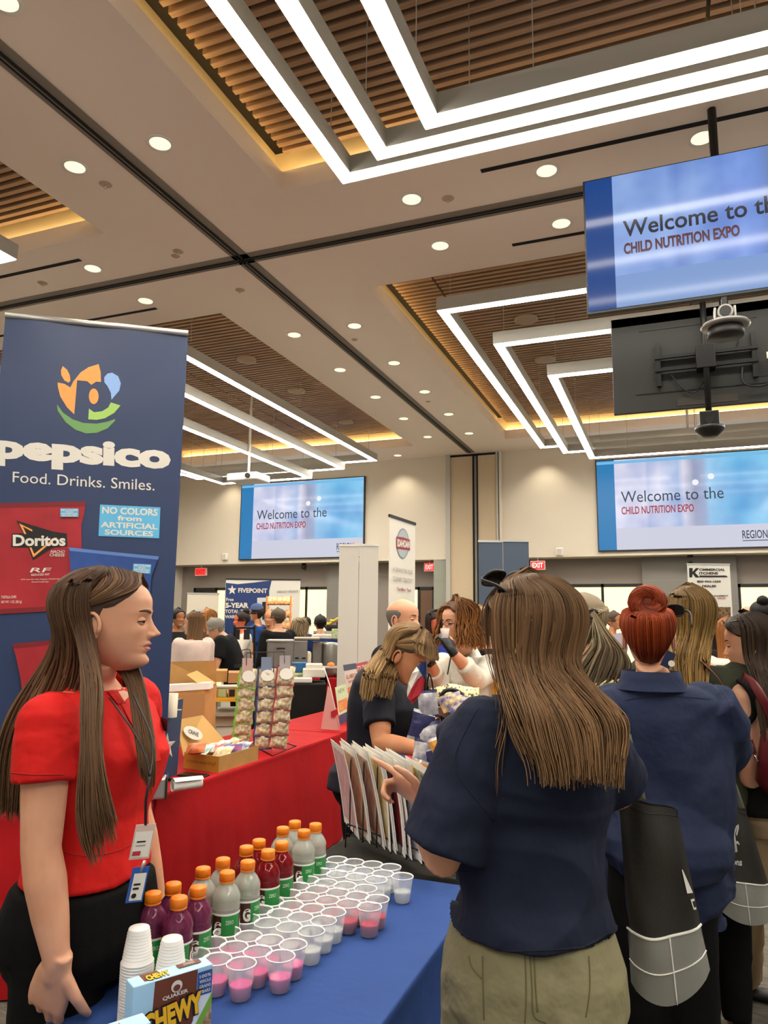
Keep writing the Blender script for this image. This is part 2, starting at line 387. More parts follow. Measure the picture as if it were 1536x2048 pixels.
# hanging cameras under the soffit
for u, v, l in ((608, 1132, 'small black dome camera under the soffit below the left video wall'), (1381, 1128, 'small black camera under the soffit behind the hanging kitchen poster')):
    c = ony(u, v, 14.2); t = thing('ceiling_camera', l, 'camera', c); MB().cyl((c[0], c[1], FAS-.04), (c[0], c[1], FAS), .05, M_black).build('mount', t); MB().ball(c+A3(0, 0, -.02), .06, M_black).build('dome', t)
    MB().tube([c+A3(0, 0, .04), c+A3(.06, 0, .0), c+A3(.03, 0, -.1)], .012, M_black).build('bracket', t)

# ------------------------------------------------------------------ linear pendant lights
def pendant(x0, x1, y0, y1, z, label):
    t = thing('linear_pendant_light', label, 'ceiling light', ((x0+x1)/2, (y0+y1)/2, z), 'rectangular linear pendant lights')
    w, h = .10, .13; f = MB(); d = MB()
    for a, b in (((x0, y0), (x1, y0+w)), ((x0, y1-w), (x1, y1)), ((x0, y0+w), (x0+w, y1-w)), ((x1-w, y0+w), (x1, y1-w))):
        f.box2((*a, z+.006), (*b, z+h), M_fix)
    i = .008
    for a, b in (((x0+i, y0+i), (x1-i, y0+w-i)), ((x0+i, y1-w+i), (x1-i, y1-i)), ((x0+i, y0+w-i), (x0+w-i, y1-w+i)), ((x1-w+i, y0+w-i), (x1-i, y1-w+i))):
        d.box2((*a, z-.001), (*b, z+.012), M_strip)
    f.build('housing', t); d.build('diffuser', t)
    pts = [(x0+.05, y0+.3), (x0+.05, y1-.3), (x1-.05, y0+.3), (x1-.05, y1-.3), (x0+.05, (y0+y1)/2), (x1-.05, (y0+y1)/2), ((x0+x1)/2, y1-.05), ((x0+x1)/2, y0+.05), (x0+.6, y1-.05)]
    for x, y in pts: MB().cyl((x, y, z+h), (x, y, H+.3), .003, M_fix, n=6).build('suspension_cable', t)
F_ = 'rectangular white light frame '
for (x0, x1, y0, y1, z, l) in (
    (-1.97, 2.9, -1.8, 4.17, 4.55, F_+'overhead nearest the camera, outermost and highest of three'), (-1.57, 2.5, -1.8, 3.81, 4.40, F_+'overhead nearest the camera, middle of three'), (-1.14, 2.1, -1.8, 3.45, 4.25, F_+'overhead nearest the camera, innermost and lowest of three'),
    (-1.98, 2.9, 6.35, 12.28, 4.55, F_+'behind the hanging screens, outermost of three'), (-1.58, 2.5, 7.0, 12.14, 4.40, F_+'behind the hanging screens, middle of three'), (-1.15, 2.1, 7.71, 12.02, 4.25, F_+'behind the hanging screens, innermost of three'),
    (-9.40, -4.98, 6.35, 12.30, 4.55, F_+'right of the tall blue banner, uppermost of three'), (-8.84, -5.56, 7.0, 12.13, 4.40, F_+'right of the tall blue banner, middle of three'), (-8.20, -6.20, 7.71, 12.06, 4.25, F_+'right of the tall blue banner, lowest of three'),
    (-9.40, -4.71, -1.8, 3.98, 4.40, F_+'of which only a corner shows at the left edge')):
    pendant(x0, x1, y0, y1, z, l)
# ------------------------------------------------------------------ recessed downlights
DL = [(x, y, 'left of the long track' if x < -3.6 else 'right of the long track') for y in (3.83, 7.28, 8.57, 9.85, 11.1, 12.39) for x in (-4.03, -3.25)]
DL += [(-3.27, 2.53, ''), (-1.8, 5.11, ''), (-.73, 5.11, ''), (.34, 5.11, ''), (-1.8, 5.89, ''), (-.73, 5.89, ''), (.34, 5.89, ''), (-5.08, 5.14, ''), (-5.08, 5.91, ''), (-5.07, 13.63, ''), (-2.15, 13.63, ''), (-9.2, 13.63, '')]
LB = {12: 'recessed downlight cut off at the top left corner of the view', 13: 'recessed downlight before the cross track, nearest the light frame corner', 14: 'recessed downlight before the cross track, left of the hanging screen pole', 15: 'recessed downlight partly behind the hanging screen pole', 16: 'recessed downlight beyond the cross track, left of the black slot', 17: 'recessed downlight beyond the cross track, above the black slot', 18: 'recessed downlight beyond the cross track, hidden by the hanging screen', 19: 'recessed downlight before the cross track, near the left light frame corner', 20: 'recessed downlight beyond the cross track, above the tall blue banner', 21: 'recessed downlight beside the back wall, right of the left pendant lights', 22: 'recessed downlight beside the back wall, behind the right pendant lights', 23: 'recessed downlight beside the back wall, in the far left corner'}
cnt = {}
for i, (x, y, s) in enumerate(DL):
    if s: cnt[s] = cnt.get(s, 0)+1; l = 'round recessed downlight %s, %s from the camera' % (s, ['first', 'second', 'third', 'fourth', 'fifth', 'sixth'][cnt[s]-1])
    else: l = LB[i]
    t = thing('recessed_downlight', l, 'ceiling light', (x, y, H), 'round downlights in the ceiling')
    MB().lathe([(.072, H-.001), (.098, H-.006), (.1, H-.001), (.1, H+.004)], (x, y, 0), M_white, 28).build('trim_ring', t)
    MB().lathe([(.0, H-.0022), (.074, H-.0022)], (x, y, 0), M_down, 28).build('lens', t)
    ld = bpy.data.lights.new('downlight_beam', 'SPOT'); ld.energy = E_SPOT*(.8 if y > 13.5 else 1); ld.spot_size = radians(105); ld.spot_blend = .7; ld.shadow_soft_size = .06; ld.color = (1, .9, .7)
    lo = bpy.data.objects.new('downlight_beam', ld); COL.objects.link(lo); lo.parent = t; lo.location = (0, 0, -.02)
# slots of the air system
for (x0, x1, y, l) in ((-1.19, 1.4, 4.94, 'long black air slot before the cross track, left of the screen pole'), (-1.19, 1.4, 6.1, 'long black air slot beyond the cross track, beside the hanging screen'), (-7.6, -5.06, 4.96, 'long black air slot at the left edge below the small light frame corner'), (-7.6, -5.09, 6.1, 'long black air slot just above the tall blue banner')):
    tag(MB().box2((x0, y-.022, H-.004), (x1, y+.022, H+.01), M_slot).build('air_slot', origin=((x0+x1)/2, y, H)), l, 'vent', 'black air slots in the ceiling')
# sprinklers, sensors and round speakers
for u, v, r, l in ((211, 369, .05, 'small round sensor cover beside the left downlight'), (85, 566, .05, 'small round sensor cover near the left air slot'), (356, 503, .05, 'sprinkler head left of the crossing of the tracks, upper of two'), (351, 512, .04, 'sprinkler head left of the crossing of the tracks, lower of two'), (480, 580, .05, 'sprinkler head below the crossing of the tracks'), (896, 397, .05, 'small round cover between two downlights before the cross track'), (709, 679, .04, 'small sprinkler right of the long track, nearer one'), (856, 803, .04, 'small sprinkler right of the long track, farther one')):
    c = onz(u, v, H); t = thing('ceiling_sensor', l, 'sensor', c, 'small round covers in the ceiling'); MB().lathe([(0, -.012), (r*.7, -.01), (r, 0)], c, mat('sensor_beige', '#bda88f', .7), 20).build('cover', t)
    if r == .05: MB().cyl(c+A3(0, 0, -.035), c, .01, M_alu, n=8).build('nozzle', t)
for u, v, l in ((1052, 642, 'round white speaker in the slats, nearer one by the hanging screen'), (1090, 722, 'round white speaker in the slats, second behind the hanging screen'), (493, 722, 'round white speaker in the left slats, nearest the banner'), (593, 784, 'round white speaker in the left slats, middle of three'), (692, 846, 'round white speaker in the left slats, farthest of three')):
    c = onz(u, v, H+.27); t = thing('ceiling_speaker', l, 'speaker', c, 'round speakers between the wood slats')
    MB().lathe([(0, 0), (.12, 0), (.14, .008), (.14, .03)], c, mat('speaker_beige', '#a59484', .8), 28).build('grille', t); MB().cyl(c+A3(0, 0, .02), c+A3(0, 0, .15), .1, M_black).build('can', t)
for u, v, l in ((1377, 885, 'white ceiling projector in front of the right video wall'), (497, 957, 'white ceiling projector in front of the left video wall')):
    c = P(u, v, 11.6); t = thing('projector', l, 'projector', c, 'ceiling projectors'); MB().box(c, (.55, .42, .12), mat('projector_white', '#d9d7d2', .4), rz=0).build('housing', t, bevel=.02)
    MB().cyl(c, (c[0], c[1], H+.3), .02, M_white).build('pole', t); MB().cyl(c+A3(.12, -.24, 0), c+A3(.12, -.2, 0), .04, M_black).build('lens', t)

# ------------------------------------------------------------------ video walls and hanging screens
M_scr = mat('screen_lilac', '#dfe0f2', .3, emit=.82); M_sblue = mat('screen_blue', '#2f86c4', .3, emit=.85); M_slb = mat('screen_light_blue', '#7dc4f0', .3, emit=.9)
M_swash = mat('screen_wash', '#b4d3ee', .3, emit=.85); M_swash2 = mat('screen_wash_lilac', '#cfd2ea', .3, emit=.85); M_sblob = mat('screen_blob', '#f0f0f8', .3, emit=1); M_sbar = mat('screen_bar', '#b0b4cc', .3, emit=.8)
M_navytx = mat('screen_navy_letters', '#2b4b60', .3, emit=.6); M_redtx = mat('screen_red_letters', '#c23347', .3, emit=.7)
def blur_mat(name, cols, em, w, h):
    """the blurred picture on a lit screen: soft vertical bands"""
    m = bpy.data.materials.new(name); m.use_nodes = True; n = m.node_tree.nodes; l = m.node_tree.links; b = n['Principled BSDF']
    co = n.new('ShaderNodeTexCoord'); sp = n.new('ShaderNodeSeparateXYZ'); l.new(co.outputs['Object'], sp.inputs[0])
    mr = n.new('ShaderNodeMapRange'); mr.inputs[1].default_value = -w/2; mr.inputs[2].default_value = w/2; l.new(sp.outputs['X'], mr.inputs[0])
    cr = n.new('ShaderNodeValToRGB'); e = cr.color_ramp.elements
    e[0].position = cols[0][0]; e[0].color = lin(cols[0][1]); e[1].position = cols[-1][0]; e[1].color = lin(cols[-1][1])
    for p, c in cols[1:-1]: q = e.new(p); q.color = lin(c)
    l.new(mr.outputs[0], cr.inputs[0]); nz = n.new('ShaderNodeTexNoise'); nz.inputs['Scale'].default_value = 1.6*1.66/h; l.new(co.outputs['Object'], nz.inputs[0])
    r2 = n.new('ShaderNodeValToRGB'); r2.color_ramp.elements[0].color = lin('#86a8d8'); r2.color_ramp.elements[1].color = lin('#ffffff'); r2.color_ramp.elements[0].position = .3; r2.color_ramp.elements[1].position = .62; l.new(nz.outputs['Fac'], r2.inputs[0])
    mx = n.new('ShaderNodeMix'); mx.data_type = 'RGBA'; mx.blend_type = 'MULTIPLY'; mx.inputs[0].default_value = .6; l.new(cr.outputs[0], mx.inputs[6]); l.new(r2.outputs[0], mx.inputs[7])
    l.new(mx.outputs[2], b.inputs['Emission Color']); b.inputs['Emission Strength'].default_value = em; b.inputs['Base Color'].default_value = (.02, .02, .03, 1); b.inputs['Roughness'].default_value = .12; b.inputs['Specular IOR Level'].default_value = .2
    return m
BANDS = [(0, '#dcdcf2'), (.28, '#e6e4f6'), (.3, '#c6cfec'), (.36, '#dfe0f4'), (.47, '#b9cdee'), (.5, '#e8e4f2'), (.56, '#a9adc6'), (.61, '#a4b4d4'), (.64, '#9fd0f2'), (.8, '#74c2ee'), (1, '#8fd0f4')]
def slide(t, O, U, V, w, h, dim=False, em=.95, name='v'):
    """the welcome slide: blue band, blurred picture, two lines of text, footer; O is its lower left corner, the mesh origin is the middle"""
    tv = name == 't'
    blue, foot = (mat('tv_blue', '#1e4f9c', .1, emit=.75), mat('tv_foot', '#88a8de', .1, emit=.85)) if tv else (M_sblue, M_scr)
    bands = [(0, '#8cabe2'), (.3, '#93b2e8'), (.34, '#7f9edb'), (.4, '#8eaee6'), (.5, '#7b9ce0'), (.56, '#86a6ea'), (.62, '#6f93da'), (.68, '#6b7fa8'), (.73, '#6f84b0'), (.76, '#6f98e4'), (1, '#7aa2ea')] if tv else BANDS
    p = Panel(O, U, V, .001); p.rect(0, 0, w, h, foot, 'display'); p.rect(0, 0, w*.105, h, blue, 'display'); p.build(t)
    c = A3(*O)+unit(U)*w/2+unit(V)*h/2
    q = Panel(A3(*O)+p.N*.003, U, V, .001); q.rect(w*.105, h*.235, w*.895, h*.765, blur_mat('slide_picture', bands, em, w, h), 'picture', k=0)
    q.k = 1
    if not tv:
        q.rect(w*.0, h*.955, w, h*.03, M_slb, 'printed_artwork'); q.disc(w*.565, h*.70, h*.032, h*.032, M_sblob, 'printed_artwork'); q.disc(w*.652, h*.755, h*.032, h*.032, M_sblob, 'printed_artwork')
    a, b = (mat('tv_navy', '#16264a', .2, emit=.25), mat('tv_maroon', '#6a2834', .2, emit=.6)) if tv else (M_navytx, M_redtx)
    q.text('Welcome to the', w*.14, h*.515, w*.575, h*.125, a, bold=.016 if tv else 0); q.text('CHILD NUTRITION EXPO', w*.14, h*.385, w*.41, h*.085, b, bold=.02 if not tv else .04)
    q.text('REGION', w*.80, h*.085, w*.13, h*.085, a, bold=.01); q.text('6', w*.935, h*.085, w*.03, h*.12, mat('orange_digit', '#d08a3a', .4, emit=.7)); q.rect(w*.8, h*.06, w*.16, h*.008, a)
    q.build(t)
for u0, w, l, x0 in ((484.5, 2.99, 'large lit video wall on the left back wall, showing the welcome slide', ony(484.5, 1040, WY)[0]), (1193, 2.99, 'large lit video wall at right on the back wall, cut by the frame', ony(1196, 1010, WY)[0])):
    t = thing('video_wall', l, 'screen', (x0+w/2, WY-.04, 2.94), 'video walls on the back wall')
    MB().box2((x0-.02, WY-.06, 2.92), (x0+w+.02, WY, 4.64), M_blackp).build('frame', t); slide(t, (x0, WY-.062, 2.94), (1, 0, 0), (0, 0, 1), w, 1.68)
# television facing the camera
Y1 = 4.7; a = ony(1165.4, 363.4, Y1); b = ony(1175.6, 630, Y1); tx0, tz0, tz1 = a[0], b[2], a[2]; th = tz1-tz0; tw = th*16/9
t = thing('hanging_television', 'lit flat television hung from the ceiling, facing the camera with the welcome slide', 'television', (tx0+tw/2, Y1, tz0))
MB().box2((tx0, Y1, tz0), (tx0+tw, Y1+.045, tz1), M_blackp).build('bezel', t, bevel=.004); MB().box2((tx0+.2, Y1+.045, tz0+.1), (tx0+tw-.2, Y1+.09, tz1-.15), M_blackp).build('back_cover', t)
slide(t, (tx0+.012, Y1-.002, tz0+.02), (1, 0, 0), (0, 0, 1), tw-.024, th-.03, name='t')

xp = P(1425, 250, 5.0)[0]; xp = ony(1425, 250, Y1+.12)[0]
MB().cyl((xp, Y1+.12, tz0-.0), (xp, Y1+.12, H), .027, M_black).build('ceiling_pole', t); MB().box((xp, Y1+.09, tz0+th/2), (.5, .05, .25), M_black).build('mount_bracket', t); 0
c = ony(1450, 640, Y1+.03); mb = MB(); t2 = thing('conference_camera', 'silver pan and tilt camera hung under the lit television', 'camera', c)
mg = mat('camera_silver', '#8d8b88', .35, .6)
MB().box((c[0], c[1], tz0-.02), (.03, .05, .07), M_black).build('bracket', t2)
MB().lathe([(0, -.115), (.1, -.11), (.105, -.1), (.1, -.05), (.0, -.048)], c, M_blackp, 28).build('base', t2)
MB().lathe([(0, -.05), (.125, -.052), (.142, -.04), (.13, -.025), (.08, -.02), (0, -.018)], c, mg, 36).build('rim', t2)
MB().box(c+A3(-.055, 0, .025), (.014, .07, .1), mg).build('yoke_arm', t2, bevel=.004); MB().box(c+A3(.055, 0, .025), (.014, .07, .1), mg).build('yoke_arm', t2, bevel=.004)
hd = MB().cyl(c+A3(0, -.06, .035), c+A3(0, .05, .035), .045, mg).build('camera_head', t2); MB().lathe([(.0, 0)]*1+[(.03, 0)], (0, 0, 0), M_black, 4) if 0 else MB().cyl(c+A3(0, -.066, .035), c+A3(0, -.058, .035), .033, M_black).build('lens', hd)
# television seen from behind
Y2 = 7.0; a = ony(1221, 640, Y2); b = ony(1228, 830, Y2); sx0, sz0, sz1 = a[0], b[2], b[2]+.945; sw = 1.68
M_tvb = mat('tv_back', '#262725', .5)
t = thing('hanging_television', 'black flat television seen from behind, hung below the lit one', 'television', (sx0+sw/2, Y2, sz0))
MB().box2((sx0, Y2, sz0), (sx0+sw, Y2+.04, sz1), M_tvb).build('back_cover', t, bevel=.006)
x0 = ony(1410, 720, Y2)[0]; cz = ony(1408, 722, Y2)[2]
mb = MB(); mb.box2((sx0+.25, Y2-.006, sz1-.16), (sx0+1.25, Y2, sz1-.15), M_black); mb.box2((sx0+.2, Y2-.006, sz0+.17), (sx0+1.5, Y2, sz0+.18), M_black); mb.box2((x0-.25, Y2-.004, sz0+.03), (x0+.25, Y2, sz0+.1), mat('vent_dark', '#3a3530', .7)); mb.box2((x0+.42, Y2-.004, cz-.2), (x0+.75, Y2, cz-.06), M_black); mb.build('panel_seams', t)
MB().box2((x0+.5, Y2-.006, cz-.04), (x0+.66, Y2, cz+.02), M_white).build('rating_sticker', t)
MB().cyl((x0, Y2-.12, H), (x0, Y2-.12, sz0-.2), .026, M_black).build('ceiling_pole', t); MB().cyl((x0, Y2-.12, sz0-.2), (x0, Y2-.12, cz-.05), .02, M_black).build('lower_pole', t)
br = MB().box((x0, Y2-.08, cz), (.16, .14, .22), M_black).build('mount_bracket', t, bevel=.006)
for s in (-.06, .06): MB().box((x0, Y2-.05, cz+s), (.86, .03, .03), M_black).build('mount_rail', t)
for s in (-.4, .4): MB().box((x0+s, Y2-.03, cz), (.04, .04, .42), M_black).build('mount_arm', t)
MB().tube(catmull([(x0+.3, Y2-.03, cz-.1), (x0+.3, Y2-.05, cz-.26), (x0+.45, Y2-.05, cz-.3), (x0+.65, Y2-.03, cz-.2)], 16), .009, M_black).build('cable', t); MB().tube(catmull([(x0+.06, Y2-.1, cz+.1), (x0+.15, Y2-.09, cz+.22), (x0+.28, Y2-.05, cz+.2), (x0+.25, Y2-.03, cz+.05)], 14), .008, M_black).build('cable', t)
MB().tube(catmull([(x0-.3, Y2-.03, cz-.1), (x0-.2, Y2-.03, cz-.25), (x0-.1, Y2-.04, cz-.3), (x0-.02, Y2-.1, cz-.2)], 14), .006, M_black).build('cable', t)
c = A3(x0, Y2-.12, sz0-.22); t2 = thing('conference_camera', 'black pan and tilt camera at the foot of the screen pole', 'camera', c)
MB().lathe([(0, -.09), (.06, -.085), (.12, -.03), (.125, .0), (0, .0)], c, M_black, 28).build('base', t2); MB().box(c+A3(0, 0, .07), (.16, .1, .14), M_black).build('yoke', t2, bevel=.01); MB().cyl(c+A3(0, -.07, .05), c+A3(0, .02, .05), .035, M_blackp).build('lens', t2)
# ------------------------------------------------------------------ tables under cloths
def cloth_mat(name, c, c2=None): return mat(name, c, .78, bump=.25, bscale=9, spec=.2, col2=c2 or c, cscale=2.5)
M_redc = cloth_mat('red_tablecloth', '#a81318', '#9c1016'); M_bluec = cloth_mat('blue_tablecloth', '#34508e', '#2e4883'); M_blkc = cloth_mat('black_tablecloth', '#34312c', '#2c2a26'); M_blkc2 = cloth_mat('black_tablecloth_far', '#1a1918')
def table(corners, z, m, label, seed=0, flare=.05, name='banquet_table', amp=.018, bottom=.01, group=None):
    """corners counter-clockwise from above"""
    c = [A3(x, y, 0) for x, y in corners]; cen = sum(c)/4; t = thing(name, label, 'table', (cen[0], cen[1], 0), group)
    per = []; nor = []
    for i in range(4):
        a, b = c[i], c[(i+1) % 4]; L = np.linalg.norm(b-a); n = max(8, int(L/.022)); d = (b-a)/L; nn = A3(d[1], -d[0], 0)
        for k in range(n): per.append(a+(b-a)*k/n); nor.append(nn)
    per = np.array(per); nor = np.array(nor); N = len(per); s = np.concatenate([[0], np.cumsum(np.linalg.norm(np.diff(per, axis=0), axis=1))])
    for _ in range(6): nor = (nor+np.roll(nor, 1, 0)+np.roll(nor, -1, 0))/3
    w = vnoise(np.stack([s*6, s*0+seed, s*0], 1), seed)*.6+vnoise(np.stack([s*14, s*0+seed+5, s*0], 1), seed+3)*.4
    V = []; lev = [(0, 0), (.0, -.004), (.003, -.02), (.006, -.06), (.35, -.2), (.7, -.45), (1, -1)]
    for f, dz in lev:
        zz = z+dz*(z-bottom) if dz < -.1 else z+dz
        V.append(per+nor*((.004 if dz else 0)+(flare*f+amp*np.maximum(0, f)*w)[:, None] if np.ndim(w) else 0)*1.0+A3(0, 0, 0)); V[-1] = V[-1].copy(); V[-1][:, 2] = zz
    V = np.concatenate(V); F = []
    for i in range(len(lev)-1):
        for j in range(N): k = (j+1) % N; F.append((i*N+j, (i+1)*N+j, (i+1)*N+k, i*N+k))
    F.append(tuple(range(N))); sm = [True]*(len(F)-1)+[False]
    link_mesh('tablecloth', V, F, [m], None, sm, t)
    ins = [cen+(q-cen)*.93 for q in c]
    MB().loft([[q+A3(0, 0, z-.04) for q in ins], [q+A3(0, 0, z-.006) for q in ins]], M_white, smooth=False).build('tabletop', t)
    for q in ins: q = cen+(q-cen)*.88; MB().cyl(q+A3(0, 0, .0), q+A3(0, 0, z-.04), .014, M_fix, n=8).build('leg', t)
    return t
TB = .75
table([(-1.275, .95), (-.62, .95), (-.62, 2.46), (-1.275, 2.46)], TB, M_bluec, 'table under a royal blue cloth holding the cups and bottles', 3)
table([(-1.25, 2.53), (-.45, 2.53), (-.45, 3.22), (-1.25, 3.22)], TB-.005, M_blkc, 'table under a dark grey cloth beneath the wire brochure rack', 5)
table([(-3.12, 3.08), (-2.38, 3.05), (-2.40, 5.24), (-3.12, 5.24)], TB, M_redc, 'long table under a red cloth with the kraft box and snack strips', 8)
table([(-3.12, 5.27), (-2.42, 5.27), (-2.46, 7.2), (-3.14, 7.2)], TB, M_redc, 'table under a red cloth at the far end of the long one, holding the flyers', 11)
# the table end the tall banner stands on, running out of the picture to the left
bR = onz(327, 1597, TB); bL = onz(-80, 1615, TB); bu = unit(bR-bL); bn = A3(bu[1], -bu[0], 0)
q0 = bL-bu*.5+bn*.13; q1 = bR-bu*.05+bn*.13; q2 = q1-bn*.62; q3 = q0-bn*.62
table([q0[:2], q1[:2], q2[:2], q3[:2]], TB-.012, M_redc, 'red clothed table at the left edge carrying the tall blue banner', 14)

# ------------------------------------------------------------------ tall navy banner
class PxPanel(Panel):
    """a flat panel whose artwork is laid out as it is seen in the photo"""
    def uv(s, x, y):
        d = ray(x, y); k = ((s.O-CAM)@s.N)/(d@s.N); q = CAM+d*k-s.O; return (q@s.U, q@s.V)
    def pp(s, pts, m, b='printed_artwork', k=None): s.poly([s.uv(*p) for p in pts], m, b, k)
    def pt_text(s, t, tl, tr, bl, m, b='lettering', bold=0, br=None, k=None):
        V, F = text_mesh(t, bold); lo = V.min(0); hi = V.max(0); q = (V-lo)/np.maximum(hi-lo, 1e-9); hh = s.eps*(s.k if k is None else k); s.k += 0 if k is not None else 1
        a, b_, c = [np.array(s.uv(*p)) for p in (tl, tr, bl)]; d = b_+c-a if br is None else np.array(s.uv(*br))
        pts = [(1-y)*((1-x)*c+x*d)+y*((1-x)*a+x*b_) for x, y in q[:, :2]]
        s.bucket(b).add([s.pt(p[0], p[1], hh) for p in pts], F, m)
M_navy = mat('banner_navy', '#2a3a5e', .42, bump=.12, bscale=3); M_or = mat('print_orange', '#f0a052', .5); M_ggr = mat('print_green', '#6f9e5c', .5); M_lgr = mat('print_light_green', '#a4cc66', .5); M_lbl = mat('print_light_blue', '#8fb4ea', .5)
M_pw = mat('print_white', '#ddd7cc', .5); M_pk = mat('print_black', '#1a1614', .5); M_badge = mat('print_badge_blue', '#5eb4e0', .5); M_bagr = mat('print_bag_red', '#b02630', .5, col2='#9a1c26', cscale=5); M_bagr2 = mat('print_bag_dark_red', '#7c1820', .5); M_bagb = mat('print_bag_blue', '#2c4f96', .5, col2='#23407c', cscale=6); M_bagb2 = mat('print_bag_blue_light', '#5a7cbc', .5)
t = thing('retractable_banner', 'tall navy retractable banner with a leaf logo, behind the woman in red', 'banner', bR*.5+bL*.5)
O = bL-A3(0, 0, 0); ztop = 3.09; V3 = A3(0, 0, 1); wB = np.linalg.norm(bR-bL)
zb = .10
pn = PxPanel(bL+V3*zb, bu, V3, .0007)
rip = lambda u, v: .006*vnoise(np.array([[u*4, v*1.3, .3]]), 9)[0]+.012*max(0, (v-1.95)/.3)*sin(u*13)*.5
nx, nz = 40, 80; Vv = []; Ff = []
for side in (0, 1):
    for i in range(nx+1):
        for j in range(nz+1):
            u, v = wB*i/nx, (ztop-TB-zb)*j/nz; Vv.append(pn.O+bu*u+V3*v+pn.N*(rip(u, v)-side*.0012))
n1 = (nx+1)*(nz+1)
for i in range(nx):
    for j in range(nz):
        a = i*(nz+1)+j; Ff.append((a, a+nz+1, a+nz+2, a+1)); Ff.append((n1+a, n1+a+1, n1+a+nz+2, n1+a+nz+1))
link_mesh('banner_sheet', Vv, Ff, [M_navy], None, True, t)
pn.warp = rip; pn.O = pn.O+pn.N*.001
Z6 = lambda p: [(x*.2686, 600+y*.2686) for x, y in p]; Z7 = lambda p: [(x*.3175, 1000+y*.3175) for x, y in p]
pn.k = 1
pn.pp(Z6([(468, 493), (500, 520), (520, 560), (525, 600), (512, 617), (480, 600), (457, 560), (455, 525)]), M_or, k=1)
pn.pp(Z6([(735, 477), (750, 540), (752, 610), (715, 608), (680, 632), (650, 605), (575, 598), (553, 852), (500, 800), (450, 720), (432, 650), (430, 615), (480, 625), (525, 652), (545, 610), (600, 540), (660, 500)]), M_or, k=1)
pn.pp(Z6([(698+36*cos(a), 717+58*sin(a)) for a in np.linspace(0, 2*pi, 24, False)]), M_or, k=2)
pn.pp(Z6([(835, 541), (880, 568), (900, 620), (888, 675), (830, 742), (825, 690), (800, 640), (777, 612), (776, 575), (800, 548)]), M_lbl, k=1)
pn.pp(Z6([(825, 762), (897, 785), (850, 840), (780, 880), (720, 892), (657, 888), (662, 808), (700, 835), (760, 828), (805, 800)]), M_lgr, k=1)
pn.pp(Z6([(425, 778), (470, 840), (540, 888), (620, 915), (720, 920), (800, 905), (857, 885), (855, 900), (800, 955), (720, 988), (640, 993), (560, 965), (490, 910), (430, 825)]), M_ggr, k=1)
pn.pt_text('pepsico', *Z6([(-45, 998), (1272, 1080), (-50, 1232)]), M_pw, bold=.055, br=Z6([(1270, 1318)])[0])
pn.pt_text('Food. Drinks. Smiles.', *Z6([(97, 1278), (1152, 1340), (95, 1358)]), M_pw, br=Z6([(1150, 1420)])[0])
def badge(q, b='printed_artwork'):
    (a, b_, c, d) = [np.array(p) for p in q]; pn.pp([tuple(p) for p in q], M_badge)
    f = lambda u, v: tuple((a*(1-u)+b_*u)*(1-v)+(d*(1-u)+c*u)*v)
    for s_, u0, u1, v0, v1 in (('NO COLORS', .04, .96, .06, .28), ('from', .3, .7, .32, .48), ('ARTIFICIAL', .03, .97, .54, .72), ('SOURCES', .1, .9, .78, .95)):
        pn.pt_text(s_, f(u0, v0), f(u1, v0), f(u0, v1), M_pw, bold=.03, br=f(u1, v1), k=pn.k)
    pn.k += 1
badge(Z6([(745, 1523), (1195, 1545), (1185, 1775), (733, 1757)]))
pn.pp(Z7([(-60, 24), (540, 8), (530, 90), (512, 160), (515, 300), (505, 560), (520, 690), (-60, 722)]), M_bagr); pn.pp(Z7([(-60, 24), (540, 8), (534, 40), (-60, 52)]), M_bagr2); pn.pp(Z7([(-60, 690), (518, 660), (520, 690), (-60, 722)]), M_bagr2)
pn.pp(Z7([(105, 130), (340, 200), (422, 212), (425, 292), (335, 300), (210, 380), (178, 300), (73, 298), (80, 212), (148, 210)]), M_pk)
pn.pp(Z7([(122, 148), (205, 188), (205, 200), (146, 168), (168, 215), (155, 215)]), M_or); pn.pp(Z7([(362, 238), (212, 362), (188, 300), (200, 300), (218, 340), (345, 238)]), M_or)
pn.pt_text('Doritos', *Z7([(84, 220), (414, 220), (84, 292)]), M_pw, bold=.035)
for s_, q in (('NACHO', [(325, 316), (412, 318), (320, 334)]), ('CHEESE', [(317, 337), (412, 339), (313, 356)]), ('RF', [(205, 428), (328, 428), (190, 456)]), ('REDUCED FAT', [(200, 466), (316, 462), (200, 479)]), ('33% Less Fat than Regular DORITOS', [(135, 498), (378, 494), (135, 507)]), ('Flavored Tortilla Chips', [(203, 513), (310, 511), (203, 523)]), ('TORTILLA CHIPS', [(12, 604), (106, 602), (12, 621)]), ('NET WT. 1 OZ. (28.3 g)', [(12, 635), (140, 632), (12, 656)])):
    pn.pt_text(s_, *Z7(q), M_pw, bold=.01)
badge(Z7([(384, 56), (497, 56), (497, 108), (384, 108)]))
pn.pp(Z7([(435, 300), (720, 330), (1003, 357), (985, 400), (955, 480), (945, 620), (960, 760), (430, 760), (448, 420)]), M_bagb); pn.pp(Z7([(435, 300), (720, 330), (1003, 357), (996, 378), (720, 350), (445, 322)]), M_bagb2)
badge(Z7([(843, 402), (955, 408), (948, 466), (838, 458)]))
pn.pp(Z7([(83, 905), (300, 885), (560, 880), (560, 1330), (160, 1330), (135, 1120), (105, 980)]), M_bagr); pn.pp(Z7([(83, 905), (300, 885), (560, 880), (556, 905), (300, 912), (92, 935)]), M_bagr2)
pn.build(t)
zt = A3(0, 0, ztop); MB().tube([bL*A3(1, 1, 0)-bu*.0+zt, bR*A3(1, 1, 0)+zt], .016, M_alu, 12).build('top_rail', t)
ax = (bu, bn, V3); MB().box((bL+bR)/2+V3*.055+A3(0, 0, 0), (wB+.02, .09, .10), M_alu, ax=ax).build('base_cassette', t, bevel=.012)
